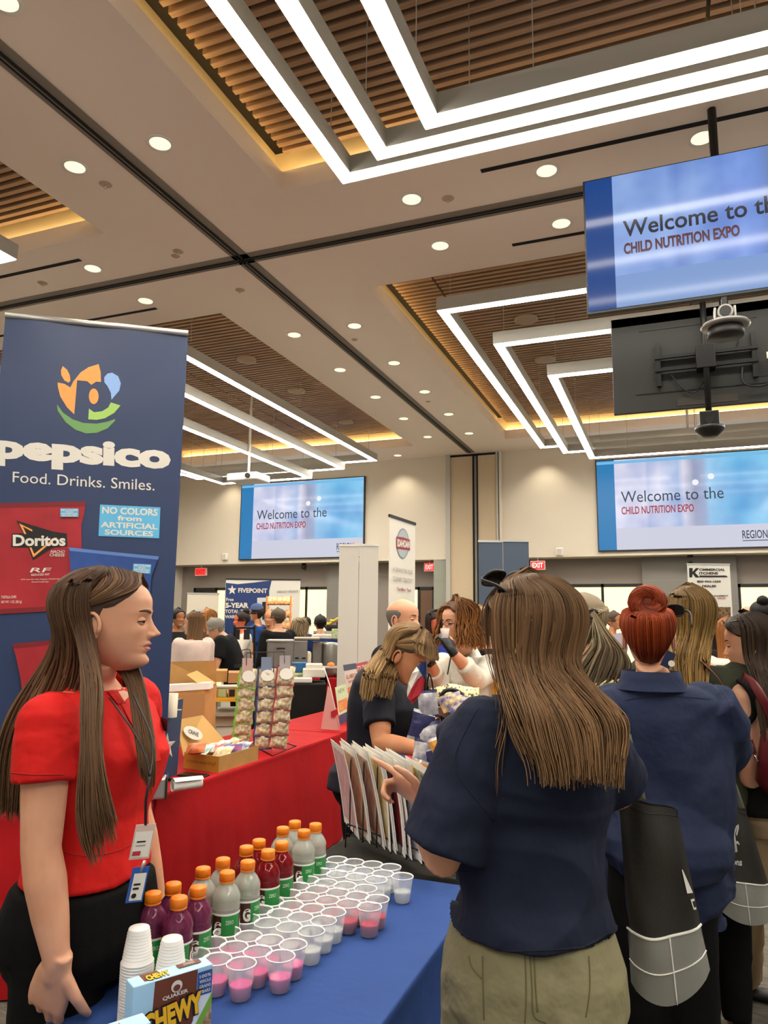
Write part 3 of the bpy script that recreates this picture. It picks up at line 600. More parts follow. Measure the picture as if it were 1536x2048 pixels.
MB().box((bR)+V3*.055+bu*.012, (.006, .092, .102), M_blackp, ax=ax).build('end_cap', t); MB().cyl((bL+bR)/2-bn*.03+V3*.1, (bL+bR)/2*A3(1, 1, 0)-bn*.03+zt, .008, M_alu, n=8).build('support_pole', t)

# ------------------------------------------------------------------ sample cups and drink bottles on the blue table
M_cup = mat('cup_plastic', '#eef0f4', .25, alpha=.33, spec=.6); M_rim = mat('cup_rim', '#f6f6f4', .3)
def liquid(n, c, a=.93): return mat('drink_'+n, c, .12, alpha=a, spec=.5)
LQ = {'pink': liquid('pink', '#e0528c'), 'red': liquid('red', '#c8202c'), 'clear': liquid('clear', '#e2e3da', .6)}
def cup_proto(kind):
    t = thing('sample_cup', 'x', 'cup', (0, 0, 0)); n = 28
    MB().lathe([(0, .002), (.021, .002), (.0228, .004), (.0332, .0745)], (0, 0, 0), M_cup, n).build('cup_wall', t)
    MB().lathe([(.0328, .0725), (.0345, .0735), (.0352, .0752), (.0342, .0768), (.0326, .0762), (.0322, .074)], (0, 0, 0), M_rim, n).build('rim', t)
    r = lambda z: .0216+(z-.005)*.148
    MB().lathe([(0, .005), (r(.005), .005), (r(.033), .033)], (0, 0, 0), LQ[kind], n).lathe([(r(.033), .033), (0, .033)], (0, 0, 0), LQ[kind], n).build('drink', t); return t
gx = [-1.062, -1.0, -.937, -.873, -.81]
rows = [(2.312, 4, 0), (2.247, 5, 0), (2.187, 4, 0), (2.104, 4, 0), (2.044, 5, 0), (1.982, 5, 0), (1.91, 4, -.012), (1.847, 4, -.012), (1.781, 4, -.012), (1.692, 4, -.014), (1.628, 4, -.014), (1.559, 3, -.014)]
RN = ['farthest row', 'second farthest row', 'third farthest row', 'fourth farthest row', 'fifth farthest row', 'sixth farthest row', 'seventh farthest row', 'eighth farthest row', 'fourth nearest row', 'third nearest row', 'second nearest row', 'nearest row']
CN = ['leftmost', 'second from left', 'third from left', 'fourth from left', 'rightmost']; protos = {}
for ri, (y, n, dx) in enumerate(rows):
    for c in range(n):
        kind = 'clear' if ri < 4 or 6 <= ri <= 8 else ('red' if ri < 6 else 'pink')
        lab = 'plastic cup of %s drink, %s in the %s' % ({'clear': 'clear'}.get(kind, kind), CN[c], RN[ri])
        if kind not in protos: protos[kind] = o = cup_proto(kind)
        else: o = dup(protos[kind])
        place(o, (gx[c]+dx+rng.normal()*.0012, y+rng.normal()*.0012, TB), rng.random()*6, lab, group='sample cups on the blue table')
# bottles
M_cap = mat('cap_orange', '#f08418', .42); M_lg = mat('label_green', '#1f8a3f', .4); M_lm = mat('label_maroon', '#4a1c1c', .4); M_lw = mat('label_white', '#e8ece4', .4)
def bottle_proto(kind, col):
    t = thing('drink_bottle', 'x', 'bottle', (0, 0, 0)); ml = mat('bottle_'+kind, col, .08, trans=.55, ior=1.34, spec=.6)
    pr = [(0, .002), (.028, .002), (.034, .008), (.0355, .02), (.0355, .105), (.035, .112), (.0362, .116), (.0362, .119), (.0348, .123), (.0362, .127), (.035, .131), (.0365, .136), (.036, .144), (.0325, .153), (.0265, .163), (.0205, .170), (.0185, .174), (.0185, .179)]
    MB().lathe(pr, (0, 0, 0), ml, 32).build('bottle_body', t)
    MB().lathe([(.0185, .176), (.0195, .177), (.0195, .180), (.0, .181)], (0, 0, 0), M_cap, 24).build('tamper_ring', t)
    mb = MB(); n = 48; rings = []
    for z, r in ((.181, .0188), (.1815, .0198), (.199, .0195), (.2015, .018)): rings.append([A3((r+(.0004 if j % 2 else -.0004))*cos(2*pi*j/n), (r+(.0004 if j % 2 else -.0004))*sin(2*pi*j/n), z) for j in range(n)])
    mb.loft(rings, M_cap); mb.build('cap', t)
    mb = MB(); R = .0364; n = 40
    for j in range(n):
        a0, a1 = 2*pi*j/n, 2*pi*(j+1)/n; m = M_lm if j % 13 in (0, 1, 2, 3) else M_lg
        mb.add([(R*cos(a0), R*sin(a0), .03), (R*cos(a1), R*sin(a1), .03), (R*cos(a1), R*sin(a1), .105), (R*cos(a0), R*sin(a0), .105)], [(0, 1, 2, 3)], m, True)
        mb.add([(R*cos(a0), R*sin(a0), .105), (R*cos(a1), R*sin(a1), .105), (R*cos(a1), R*sin(a1), .110), (R*cos(a0), R*sin(a0), .110)], [(0, 1, 2, 3)], M_lw, True)
    lab = mb.build('label_wrap', t)
    class Cyl(Panel):
        def pt(s, u, v, h): a = u/R; r = R+h; return A3(r*cos(a), r*sin(a), v)
    p = Cyl((0, 0, 0), (1, 0, 0), (0, 0, 1), .0003)
    for a0 in (0, 2*pi*13/40, 2*pi*26/40): 
        u = a0*R+.002; p.k = 2; p.text('G', u+.001, .06, .02, .032, mat('label_letter', '#f4efe8', .4), bold=.05); p.text('SPORT', u+.001, .048, .02, .007, M_lw); p.rect(u+.034, .034, .012, .022, M_lw, 'label_print', k=1)
        p.text('ZERO', u+.032, .085, .02, .009, M_lw)
    for k_, mb in p.b.items(): mb.build(k_, lab)
    return t
BK = {'purple': '#8e3a62', 'red': '#9c1820', 'white': '#d6d8cc'}
BL = [(-1.105, 2.235, 'white', 'colourless drink, nearest the cups in the farthest pair'), (-1.105, 2.155, 'white', 'colourless drink, nearest the cups in the second farthest pair'), (-1.18, 2.235, 'white', 'colourless drink, farthest left bottle'), (-1.18, 2.155, 'white', 'colourless drink, outer bottle of the second farthest pair'),
      (-1.108, 2.02, 'red', 'red drink, inner bottle behind the other red ones'), (-1.105, 1.935, 'red', 'red drink, inner bottle in front of the other red ones'), (-1.18, 2.01, 'red', 'red drink, outer bottle behind its red neighbour'), (-1.18, 1.94, 'red', 'red drink, outer bottle beside the colourless ones'),
      (-1.107, 1.83, 'white', 'colourless drink, inner one next to the red bottles'), (-1.11, 1.735, 'white', 'colourless drink, inner one next to the purple bottles'), (-1.18, 1.82, 'white', 'colourless drink, outer one next to the red bottles'), (-1.185, 1.735, 'white', 'colourless drink, outer one next to the purple bottles'),
      (-1.115, 1.615, 'purple', 'purple drink, inner one next to the colourless bottles'), (-1.115, 1.54, 'purple', 'purple drink, inner one behind the cup stacks'), (-1.185, 1.61, 'purple', 'purple drink, outer one next to the colourless bottles'), (-1.19, 1.54, 'purple', 'purple drink, outer one by the badge of the woman in red')]
bp = {}
for x, y, k, l in BL:
    if k not in bp: bp[k] = o = bottle_proto(k, BK[k])
    else: o = dup(bp[k])
    place(o, (x, y, TB), -1.75+rng.normal()*.25, 'orange capped bottle of '+l, group='sports drink bottles along the table edge')
# two stacks of upside down cups: every cup in a stack is a cup
M_wc = mat('white_cup', '#f0eeea', .35, alpha=.93)
def up_cup(top):
    t = thing('stacked_cup', 'x', 'cup', (0, 0, 0))
    MB().lathe([(.0345, 0), (.0355, .0015), (.0345, .003), (.0325, .004), (.0225, .068), (.0215, .07), (0, .0695)] if top else [(.0345, 0), (.0355, .0015), (.0345, .003), (.0325, .004), (.0300, .021)], (0, 0, 0), M_wc, 28).build('cup_wall', t)
    mb = MB()
    if top:
        for k in range(9): r = .0325-.01*(k*.0058+.008)/.064; mb.lathe([(r+.0000, .012+k*.006), (r+.0007, .0128+k*.006), (r, .0136+k*.006)], (0, 0, 0), M_wc, 28)
        mb.build('ribbing', t)
    return t
full, shell = up_cup(True), up_cup(False); used = [0, 0]
for (x, y, n, nm) in ((-1.118, 1.405, 20, 'left stack'), (-1.045, 1.425, 17, 'right stack')):
    for k in range(n):
        top = k == n-1; src = full if top else shell; o = src if not used[top] else dup(src); used[top] += 1
        place(o, (x, y, TB+k*.0059), rng.random()*6, ('topmost upside down white cup of the %s behind the oat bar cartons' % nm) if top else 'white cup, %s from the bottom of the %s of upturned cups' % (['first', 'second', 'third', 'fourth', 'fifth', 'sixth', 'seventh', 'eighth', 'ninth', 'tenth', 'eleventh', 'twelfth', 'thirteenth', 'fourteenth', 'fifteenth', 'sixteenth', 'seventeenth', 'eighteenth', 'nineteenth'][k], nm), group=('top' if top else 'nested')+' cups of the '+nm)

# ------------------------------------------------------------------ cereal bar boxes
M_sky = mat('carton_sky', '#a9d4ee', .4); M_sky2 = mat('carton_pale', '#d9e6ec', .4); M_brn = mat('carton_brown', '#6e3a22', .45); M_yel = mat('carton_yellow', '#f0b81c', .45); M_gran = mat('carton_granola', '#c8b48c', .6, col2='#8a6b45', cscale=90); M_grn = mat('carton_green', '#7fae3c', .45); M_navyp = mat('carton_navy', '#27539e', .45); M_rdp = mat('carton_red', '#c43a34', .45)
def carton(A, B, depth, h, label, kind):
    """front face runs from A to B (ground points), the box lies behind it"""
    A, B = A3(*A, TB), A3(*B, TB); U = unit(B-A); N = A3(U[1], -U[0], 0); w = np.linalg.norm(B-A); t = thing('snack_carton', label, 'box', (A+B)/2)
    MB().box((A+B)/2-N*depth/2+V3*h/2, (w, depth, h), M_sky, ax=(U, -N, V3)).build('carton_body', t, bevel=.0015)
    p = Panel(A+V3*0, U, V3, .0004)
    if kind == 'big':
        p.poly([(w*.22, 0), (w*.78, 0), (w*.80, h*.99), (w*.26, h*.99)], M_brn); p.poly([(w*.55, 0), (w*1, 0), (w, h*.8), (w*.8, h*.6), (w*.76, h*.3)], M_sky2); p.poly([(w*.66, 0), (w, h*.62), (w, h*.42), (w*.78, 0)], M_grn); p.poly([(w*.76, 0), (w, h*.46), (w, 0)], M_gran)
        p.rect(w*.8, h*.62, w*.19, h*.32, M_navyp)
        for i, s_ in enumerate(('100%', 'WHOLE', 'GRAINS', '8 BARS')): p.text(s_, w*.82, h*(.86-i*.07), w*.15, h*.045, M_pw, bold=.02, k=9)
        p.text('QUAKER', w*.36, h*.70, w*.32, h*.06, M_pw, bold=.03, rot=.04); p.disc(w*.53, h*.85, w*.07, h*.08, M_pw); p.disc(w*.53, h*.83, w*.045, h*.045, M_brn)
        p.text('CHEWY', w*.13, h*.28, w*.78, h*.34, M_pk, bold=.13, rot=.12); p.text('CHEWY', w*.15, h*.30, w*.74, h*.30, M_yel, bold=.055, rot=.12); p.text("S'MORES", w*.36, h*.17, w*.28, h*.07, M_pw, bold=.03)
    else:
        p.poly([(w*.3, 0), (w*.72, 0), (w*.72, h*.97), (w*.36, h*.97)], M_brn); p.rect(w*.76, h*.25, w*.22, h*.7, M_rdp)
        for i, s_ in enumerate(('NEW', 'COOKIE', 'DOUGH')): p.text(s_, w*.78, h*(.8-i*.12), w*.18, h*.08, M_pw, bold=.02, k=9)
        p.text('CHEWY', w*.1, h*.3, w*.6, h*.3, M_pk, bold=.1, rot=.1); p.text('CHEWY', w*.11, h*.31, w*.58, h*.27, M_yel, bold=.05, rot=.1)
    p.build(t)
    q = Panel(A+V3*(h), U, -N, .0005)
    if kind == 'big': q.rect(w*.15, depth*.2, w*.22, depth*.75, M_brn, 'top_print'); q.text('CHEWY', w*.18, depth*.1, w*.3, depth*.62, M_pk, bold=.1, b='top_lettering'); q.text('CHEWY', w*.19, depth*.14, w*.28, depth*.54, M_yel, bold=.05, b='top_lettering'); q.rect(w*.6, depth*.45, w*.3, depth*.4, M_brn, 'top_print'); q.text("S'MORES", w*.68, depth*.55, w*.14, depth*.2, M_pw, b='top_lettering')
    else: q.rect(w*.32, depth*.3, w*.38, depth*.45, M_rdp, 'top_print'); q.rect(w*.335, depth*.34, w*.35, depth*.37, M_pw, 'top_print'); q.text('COOKIE DOUGH', w*.35, depth*.42, w*.32, depth*.22, M_rdp, b='top_lettering')
    q.build(t); return t
carton((-1.010, 1.262), (-.925, 1.405), .042, .14, 'light blue and brown carton of chewy oat bars before the cup stacks', 'big')
carton((-1.005, 1.075), (-.925, 1.21), .042, .118, 'smaller light blue carton of oat bars beside the hand, cut by the frame', 'small')
# ------------------------------------------------------------------ small goods
M_kraft = mat('kraft_board', '#b98a4e', .8, col2='#ad7f46', cscale=8); M_kraftin = mat('kraft_inside', '#a5784a', .85); M_kyel = mat('kraft_gold', '#b9882c', .7); M_paper = mat('paper_white', '#ece8df', .6); M_tape = mat('tape', '#a5825a', .35)
def frame_of(c0, c1, c2): u = unit(c1-c0); v = c2-c0; v = unit(v-u*(v@u)); return u, v, np.cross(u, v)
def pillow(mb, c, U, V, w, h, th, m, seed=0, n=9, m2=None, crimp=.07):
    """a filled snack bag: two bulging crinkled faces closed by flat crimped ends"""
    U, V = unit(U), unit(V); N = np.cross(U, V); g = np.linspace(-1, 1, n); c = A3(*c)
    for s in (1, -1):
        vs = []; 
        for a in g:
            for b in g:
                t = th/2*max(0, 1-abs(a)**3)*max(0, 1-abs(b)**3)**.8
                q = vnoise(np.array([[a*3+seed, b*3, seed*1.7+s]]), 3)[0]
                pin = 1-.05*(1-abs(b)**2)*0; edge = 1+.03*q
                vs.append(c+U*a*w/2*edge*(1-.06*(1-b*b))+V*b*h/2*edge+N*(s*(t+.0006)+q*th*.16*(1-abs(a)**4)))
        fs = []; k0 = []
        for i in range(n-1):
            for j in range(n-1):
                f = (i*n+j, (i+1)*n+j, (i+1)*n+j+1, i*n+j+1); fs.append(f if s > 0 else f[::-1])
        if m2 is None: mb.add(vs, fs, m, True)
        else:
            ctr = [f for q_, f in enumerate(fs) if (q_ % (n-1)) in (n-2, 0)]; oth = [f for q_, f in enumerate(fs) if (q_ % (n-1)) not in (n-2, 0)]
            mb.add(vs, oth, m, True); mb.add(vs, ctr, m2, True)
    return mb
# brochure rack
B0 = A3(-1.19, 2.68, 0); Lr = unit([.87, -.49, 0]); Ar = unit([-.4, .91, 0]); Ar2 = unit([-.60, .80, 0])
rk = thing('wire_brochure_rack', 'black wire rack of upright brochures behind the cups', 'rack', B0+Lr*.3+A3(0, 0, .745))
zz = lambda z: A3(0, 0, z)
for off in (0, .25):
    mb = MB(); b = B0+Ar*off
    mb.tube([b+zz(.835), b+Lr*.72+zz(.835)], .0028, M_black, 6).tube([b+zz(.80), b+Lr*.72+zz(.80)], .0022, M_black, 6)
    for s in np.arange(.04, .72, .055): mb.tube([b+Lr*s+zz(.80), b+Lr*s+zz(.835)], .0018, M_black, 5)
    mb.build('side_rail', rk)
    for s in (0, .72): MB().tube(catmull([b+Lr*(s+(.03 if s == 0 else -.03))+zz(.835), b+Lr*s+zz(.83), b+Lr*(s-(.008 if s == 0 else -.008))+zz(.80), b+Lr*(s-.01)+zz(.748)], 10), .003, M_black, 6).build('leg', rk)
mb = MB()
for s in np.arange(0.05, .72, .11): mb.tube([B0+Lr*s+zz(.80), B0+Lr*s+Ar*.25+zz(.80)], .0018, M_black, 5)
mb.build('base_grid', rk)
for s in np.arange(.015, .7, .082):
    b = B0+Lr*s; MB().tube(catmull([b+zz(.79), b+zz(1.04), b+Ar*.02+zz(1.07), b+Ar*.23+zz(1.07), b+Ar*.25+zz(1.04), b+Ar*.25+zz(.79)], 24), .0026, M_black, 6).build('divider_loop', rk)
prints = [('#d9c0c0', '#b8a0a0', 'pale pink'), ('#c9a77f', '#a85a44', 'tan and red'), ('#b9a48a', '#8f3a2c', 'brown food photo'), ('#d9cfa8', '#c09a3c', 'cream and ochre'), ('#5a5664', '#8a8698', 'dark grey'), ('#7c1a22', '#3a1216', 'dark red'), ('#d9c9c4', '#a5877c', 'pale rose'), ('#8a8a96', '#bdbdc9', 'grey'), ('#b8bcc0', '#7a98a8', 'pale blue'), ('#6a7a5c', '#bcae90', 'green')]
for i, s in enumerate((.05, .115, .20, .232, .262, .31, .345, .395, .43, .50)):
    c1, c2, nm = prints[i]; b = B0+Lr*(s-.02)+Ar*(-.02); w_, h_ = .255, .31; n = 12; rows_ = []
    lean = .05+.035*rng.random(); m1 = mat('brochure_%d' % i, c1, .35, col2=c2, cscale=14)
    t = thing('brochure', '%s brochure, %s from the left in the black wire rack' % (nm, ['first', 'second', 'third', 'fourth', 'fifth', 'sixth', 'seventh', 'eighth', 'ninth', 'tenth'][i]), 'brochure', b+zz(.80), 'brochures in the wire rack')
    sheets = 2 if i % 3 else 1
    for q in range(sheets):
        mb = MB(); R0 = []; R1 = []
        for k in range(n+1):
            v = k/n; bow = .055*sin(v*2.2)*(1 if i % 2 else .8)-lean*v*1.3; p_ = b+Lr*(bow+q*.006+.045*(1-v)**2)+zz(.80+h_*v+(.012*q if i != 0 else 0)); R0.append(p_); R1.append(p_+Ar2*w_)
        vs = []; 
        for k in range(n+1): vs += [R0[k], R1[k], R1[k]+Lr*.0022, R0[k]+Lr*.0022]
        fs = []; ms = []
        for k in range(n):
            a = 4*k
            fs += [(a, a+4, a+5, a+1), (a+2, a+6, a+7, a+3), (a+1, a+5, a+6, a+2), (a+3, a+7, a+4, a)]
        fs += [(0, 1, 2, 3), (4*n, 4*n+3, 4*n+2, 4*n+1)]
        mb.add(vs, fs, M_paper, False)
        # printed area on the outer face
        vs = []; fs = []
        for k in range(1, n): f = lambda p_: p_-Lr*.0006; vs += [f(R0[k])+Ar2*.02, f(R1[k])-Ar2*.02]
        for k in range(n-2): a = 2*k; fs.append((a, a+1, a+3, a+2))
        o = mb.build('cover', t); 
        if q == 0: MB().add(vs, fs, m1).build('print', t)
# box with the round SNACKS mark
M_bxn = mat('box_navy', '#3b3d68', .45); M_bxw = mat('box_cream', '#dcd6c6', .45)
zt_ = 1.06; c0, c1, c2 = onz(806, 1526, zt_), onz(770, 1499, zt_), onz(872, 1524, zt_); u = unit(c2-c0); v = A3(-u[1], u[0], 0)
t = thing('snack_box', 'navy and cream snack box standing behind the brochure rack', 'box', c0*A3(1, 1, 0)+zz(.745)); Lb, Wb, Hb = .19, .22, zt_-.746
MB().box(c0+u*Lb/2+v*Wb/2-zz(Hb/2), (Lb, Wb, Hb), M_bxn, ax=(u, v, V3)).build('carton_body', t, bevel=.002)
p = Panel(c0-zz(Hb), u, V3, .0006); p.disc(.11, Hb-.075, .05, .05, M_bxw); p.text('TEXAS', .075, Hb-.06, .07, .014, M_bxn, bold=.02, rot=-.0); p.text('SNACKS', .07, Hb-.088, .08, .018, M_bxn, bold=.02); p.build(t)
p = Panel(c0+v*Wb-zz(Hb), -v, V3, .0006); p.rect(0, 0, Wb-.004, Hb-.004, M_bxw, 'side_print'); p.text('ONLY FROM', .05, Hb-.06, .12, .016, mat('ink_navy', '#3c3a6a', .5), bold=.01); p.text('TEXAS', .04, Hb-.105, .14, .035, mat('ink_red', '#b02c38', .5), bold=.04); p.text('SNACKS', .05, Hb-.14, .12, .02, mat('ink_navy'), bold=.02); p.build(t)
p = Panel(c0, u, v, .0006); p.poly([(.05, .08), (.08, .07), (.12, .09), (.16, .08), (.17, .15), (.13, .18), (.1, .17), (.06, .17), (.04, .12)], mat('ink_red'), 'top_print'); p.text('TEXAS', .07, .1, .08, .04, M_pw, bold=.04, b='top_lettering'); p.rect(.03, .015, .14, .04, M_bxw, 'top_print'); p.build(t)
# clip strip of snack bags beside the flag
fp = P(851, 1560, 2.72); D = 2.72
M_bsil = mat('bag_silver', '#d7d6d6', .28, .25, bump=.6, bscale=30, col2='#8a8898', cscale=22); M_bnav = mat('bag_navy', '#2b2c58', .35, bump=.5, bscale=30); M_byel = mat('bag_yellow', '#d8a93c', .35, col2='#c84a3c', cscale=30)
t = thing('clip_strip_stand', 'black wire stand behind the brochure rack that carries the hanging silver bags', 'stand', (fp[0], fp[1], .745))
MB().tube(catmull([P(846, 1640, D), P(846, 1500, D), P(850, 1400, D), P(858, 1345, D)], 16), .0035, M_black, 8).build('post', t)
MB().tube(catmull([P(845, 1352, D), P(858, 1347, D), P(866, 1380, D), P(862, 1440, D)], 12), .003, M_black, 6).build('hook', t)
ftz = .75; q = P(846, 1640, D); MB().lathe([(0, .012), (.07, .01), (.08, 0)], (q[0], q[1], .745), M_black, 24).build('base', t); MB().cyl((q[0], q[1], .75), q, .0035, M_black).build('lower_post', t)
Rv, Fv = hview(850)
for i, (x, y, w, h, m, a, l) in enumerate(((856, 1408, .075, .10, M_bsil, .1, 'topmost silver'), (843, 1452, .085, .11, M_bnav, -.25, 'navy'), (861, 1478, .09, .12, M_bsil, .2, 'silver, right'), (848, 1512, .085, .12, M_bsil, -.15, 'silver, lower left'), (872, 1524, .08, .11, M_bnav, .25, 'navy, lower right'), (838, 1545, .07, .09, M_byel, -.3, 'yellow printed'), (880, 1500, .06, .1, M_byel, .4, 'yellow, rightmost'))):
    c = P(x, y, D-.03-.012*i); U = Rv*cos(a)+A3(0, 0, sin(a)); V_ = A3(0, 0, cos(a))-Rv*sin(a)
    tag(pillow(MB(), c, U, V_, w, h, .03, m, i+3, 11, M_bnav if m is M_bsil else M_bsil).build('snack_bag', origin=c), l+' snack bag clipped to the wire stand below the small flag', 'snack bag', 'snack bags on the wire stand by the flag')
# small flag
t = thing('hand_flag', 'small blue white and red flag with a single star band on a black stick', 'flag', P(852, 1480, 2.70)); D = 2.70
MB().tube([P(853, 1318, D), P(850, 1480, D)], .003, M_black, 6).build('stick', t)
fz = lambda x, y: (640+x*.2604, 1180+y*.2604)
def flagpoly(pts, m, name):
    pts = [fz(*p) for p in pts]; n = len(pts); a = [P(x, y, D+.012*sin(x*.35)) for x, y in pts]; b = [q+Fv*.0015 for q in a]
    MB().add(a+b, [tuple(range(n))[::-1], tuple(n+i for i in range(n))]+[(i, (i+1) % n, n+(i+1) % n, n+i) for i in range(n)], m).build(name, t)
flagpoly([(742, 588), (775, 562), (818, 545), (812, 600), (806, 690), (785, 655), (762, 618)], mat('flag_blue', '#27407c', .7), 'blue_band'); flagpoly([(742, 588), (762, 618), (785, 655), (745, 690), (700, 760), (670, 822), (668, 780), (680, 710), (705, 640)], mat('flag_white', '#e6e0d4', .7), 'white_stripe')
flagpoly([(785, 655), (806, 690), (800, 765), (770, 800), (735, 850), (712, 877), (690, 850), (670, 822), (700, 760), (745, 690)], mat('flag_red', '#b02430', .7), 'red_stripe')
# black handled basket with chips
Rb, Fb = hview(910); bc = P(918, 1420, 3.15); z1 = 1.17; bx = A3(bc[0], bc[1], 0)
u = unit(onz(932, 1440, z1)-onz(882, 1412, z1)); v = A3(-u[1], u[0], 0); o_ = onz(882, 1412, z1)*A3(1, 1, 0)
t = thing('shopping_basket', 'black handled plastic basket filled with chip bags behind the flag', 'basket', o_+zz(.745))
mb = MB()
for k, (a, b, c, d) in enumerate(((0, 0, .42, 0), (.42, 0, .42, .3), (.42, .3, 0, .3), (0, .3, 0, 0))):
    p0, p1 = o_+u*a+v*b, o_+u*c+v*d; mb.box((p0+p1)/2+zz(z1-.02), (np.linalg.norm(p1-p0)+.03, .03, .04), M_blackp, ax=(p1-p0, np.cross(V3, unit(p1-p0)), V3)); mb.box((p0+p1)/2+zz((z1+.75)/2), (np.linalg.norm(p1-p0), .008, z1-.76), mat('basket_mesh', '#26302f', .5), ax=(p1-p0, np.cross(V3, unit(p1-p0)), V3))
mb.box(o_+u*.21+v*.15+zz(.752), (.42, .3, .01), M_blackp, ax=(u, v, V3)); mb.build('basket_body', t)
hp = onz(905, 1428, z1)*A3(1, 1, 0); MB().tube(catmull([P(880, 1412, 3.2), P(881, 1395, 3.2), P(892, 1381, 3.2), P(912, 1381, 3.2), P(925, 1392, 3.2), P(931, 1410, 3.2), P(931, 1436, 3.2)], 24), .009, M_black, 8).build('handle', t)
mb = MB()
for a in np.arange(.04, .42, .05): mb.box(o_+u*a-v*.006+zz(.97), (.006, .006, .34), M_black, ax=(u, v, V3))
mb.build('side_ribs', t)
M_leo = mat('bag_leopard', '#e3d39c', .4, col2='#3a3226', cscale=75, cpos=(.56, .6)); M_orbag = mat('bag_orange', '#e0784c', .35, bump=.5, bscale=40, col2='#f0b48c', cscale=28); M_mul = mat('bag_mixed', '#3f4a8c', .35, col2='#e8c470', cscale=35)
for i, (x, y, D_, w, h, m, a, l) in enumerate(((890, 1392, 3.3, .12, .10, M_leo, .3, 'leopard patterned chip bag standing at the back left of the basket'), (915, 1388, 3.28, .12, .09, M_leo, -.2, 'leopard patterned chip bag in the middle of the basket'), (938, 1392, 3.26, .10, .08, M_leo, .1, 'leopard patterned chip bag at the right of the basket'), (903, 1404, 3.16, .11, .08, M_mul, .5, 'blue and yellow chip bag low in the basket under the handle'), (930, 1412, 3.12, .11, .09, M_mul, -.4, 'blue and yellow chip bag at the right rim of the basket'), (945, 1425, 3.05, .1, .07, mat('bag_ranch', '#e8dcb8', .4, col2='#c88a3c', cscale=50), .2, 'cream printed chip bag lying on the basket rim'))):
    c = P(x, y, D_); U = Rb*cos(a)+A3(0, 0, sin(a)*.6); V_ = unit(A3(0, 0, .8)-Rb*sin(a)+Fb*.5)
    tag(pillow(MB(), c, U, V_, w, h, .035, m, i+20, 9).build('chip_bag', origin=c), l, 'snack bag', 'chip bags in the black basket')
# orange bags in a white tray further back
cT = P(965, 1400, 3.9); t = thing('bag_tray', 'white rimmed tray heaped with orange snack bags behind the woman with sunglasses', 'tray', (cT[0], cT[1], 1.02)); zt2 = onz(930, 1378, 1.2)[2]
table([(cT[0]-.30, cT[1]-.35), (cT[0]+.62, cT[1]-.35), (cT[0]+.62, cT[1]+.45), (cT[0]-.30, cT[1]+.45)], .8, M_redc, 'red clothed table behind the black basket in front of the woman in the white shirt', 21)
MB().box((cT[0]+.15, cT[1], .93), (.8, .5, .24), mat('tray_white', '#e6dccb', .5)).build('tray_body', t, bevel=.01)
for i in range(14):
    x_, y_ = cT[0]-.2+.11*(i % 7)+rng.normal()*.01, cT[1]-.16+.2*(i//7); c = A3(x_, y_, 1.11+.02*rng.random()); a = rng.random()*1.2-.6
    tag(pillow(MB(), c, A3(cos(a), sin(a), .1), A3(-sin(a), cos(a), .35), .15, .19, .05, M_orbag, i+40, 9).build('snack_bag', origin=c), 'orange snack bag in the white rimmed tray, %s of the %s row' % (['first', 'second', 'third', 'fourth', 'fifth', 'sixth', 'seventh'][i % 7], ['front', 'back'][i//7]), 'snack bag', 'orange snack bags in the white tray')
for i, x in enumerate((949, 960, 971)):
    c = P(x, 1376, 4.35); tag(MB().lathe([(0, 0), (.025, 0), (.032, .075), (.03, .075), (.024, .003)], c-zz(.04), mat('clear_cup_far', '#d9cfc8', .2, alpha=.6), 16).build('sample_cup', origin=c), 'clear cup standing behind the orange snack bags, %s of three' % ['leftmost', 'middle', 'rightmost'][i], 'cup', 'cups behind the orange bags')

# goods on the long red table
t = thing('tote_bag', 'navy paper tote bag with a white star standing on the red table beside the banner', 'bag', onz(335, 1560, TB)); D = 3.85
tb = [P(318, 1411, D), P(366, 1409, D), P(366, 1440, D), P(361, 1530, D), P(352, 1548, D), P(318, 1562, D)]; M_tn = mat('tote_navy', '#31405e', .6); M_tw = mat('tote_white', '#dcd6cc', .6); M_tr = mat('tote_red', '#b8303a', .6)
Rt_, Ft_ = hview(345); zt0 = 1.13
a0, a1 = onz(300, 1572, TB), onz(354, 1549, TB); uu = unit(a1-a0); vv = A3(-uu[1], uu[0], 0); wT = np.linalg.norm(a1-a0); a1t = a1+uu*.03; hT = P(366, 1409, 3.85)[2]-TB; s1 = a1+vv*.12
MB().add([a0, a1, a1+vv*.12, a0+vv*.12, a0+zz(hT), a1t+zz(hT), a1t+vv*.15+zz(hT), a0+vv*.15+zz(hT)], [(0, 1, 5, 4), (2, 3, 7, 6), (3, 0, 4, 7), (0, 3, 2, 1)], M_tn).build('bag_body', t)
MB().add([a1, a1+vv*.12, a1t+vv*.15+zz(hT), a1t+zz(hT)], [(0, 1, 2, 3)], M_tw).add([a1+uu*.001, a1+vv*.12+uu*.001, a1+vv*.12+uu*.012+zz(hT*.55), a1+vv*.07+uu*.012+zz(hT*.48), a1+uu*.014+zz(hT*.52)], [(0, 1, 2, 3, 4)], M_tr).build('side_gusset', t)
p = PxPanel(a0+uu*0, uu, V3, .0012); zs = lambda x, y: (320+x*.1823, 1380+y*.1823)
ctr = zs(72, 602); st = [zs(80, 470), zs(100, 565), zs(170, 560), zs(112, 622), zs(133, 735), zs(78, 672), zs(10, 735), zs(38, 620), zs(-20, 560), zs(55, 565)]
for k in range(10): p.pp([ctr, st[k], st[(k+1) % 10]], M_pw if k % 2 else mat('star_grey', '#b9b6ae', .6), 'star', k=1)
p.pp([zs(20, 215), zs(235, 210), zs(233, 222), zs(20, 228)], M_tw, 'top_seam', k=1); p.build(t)
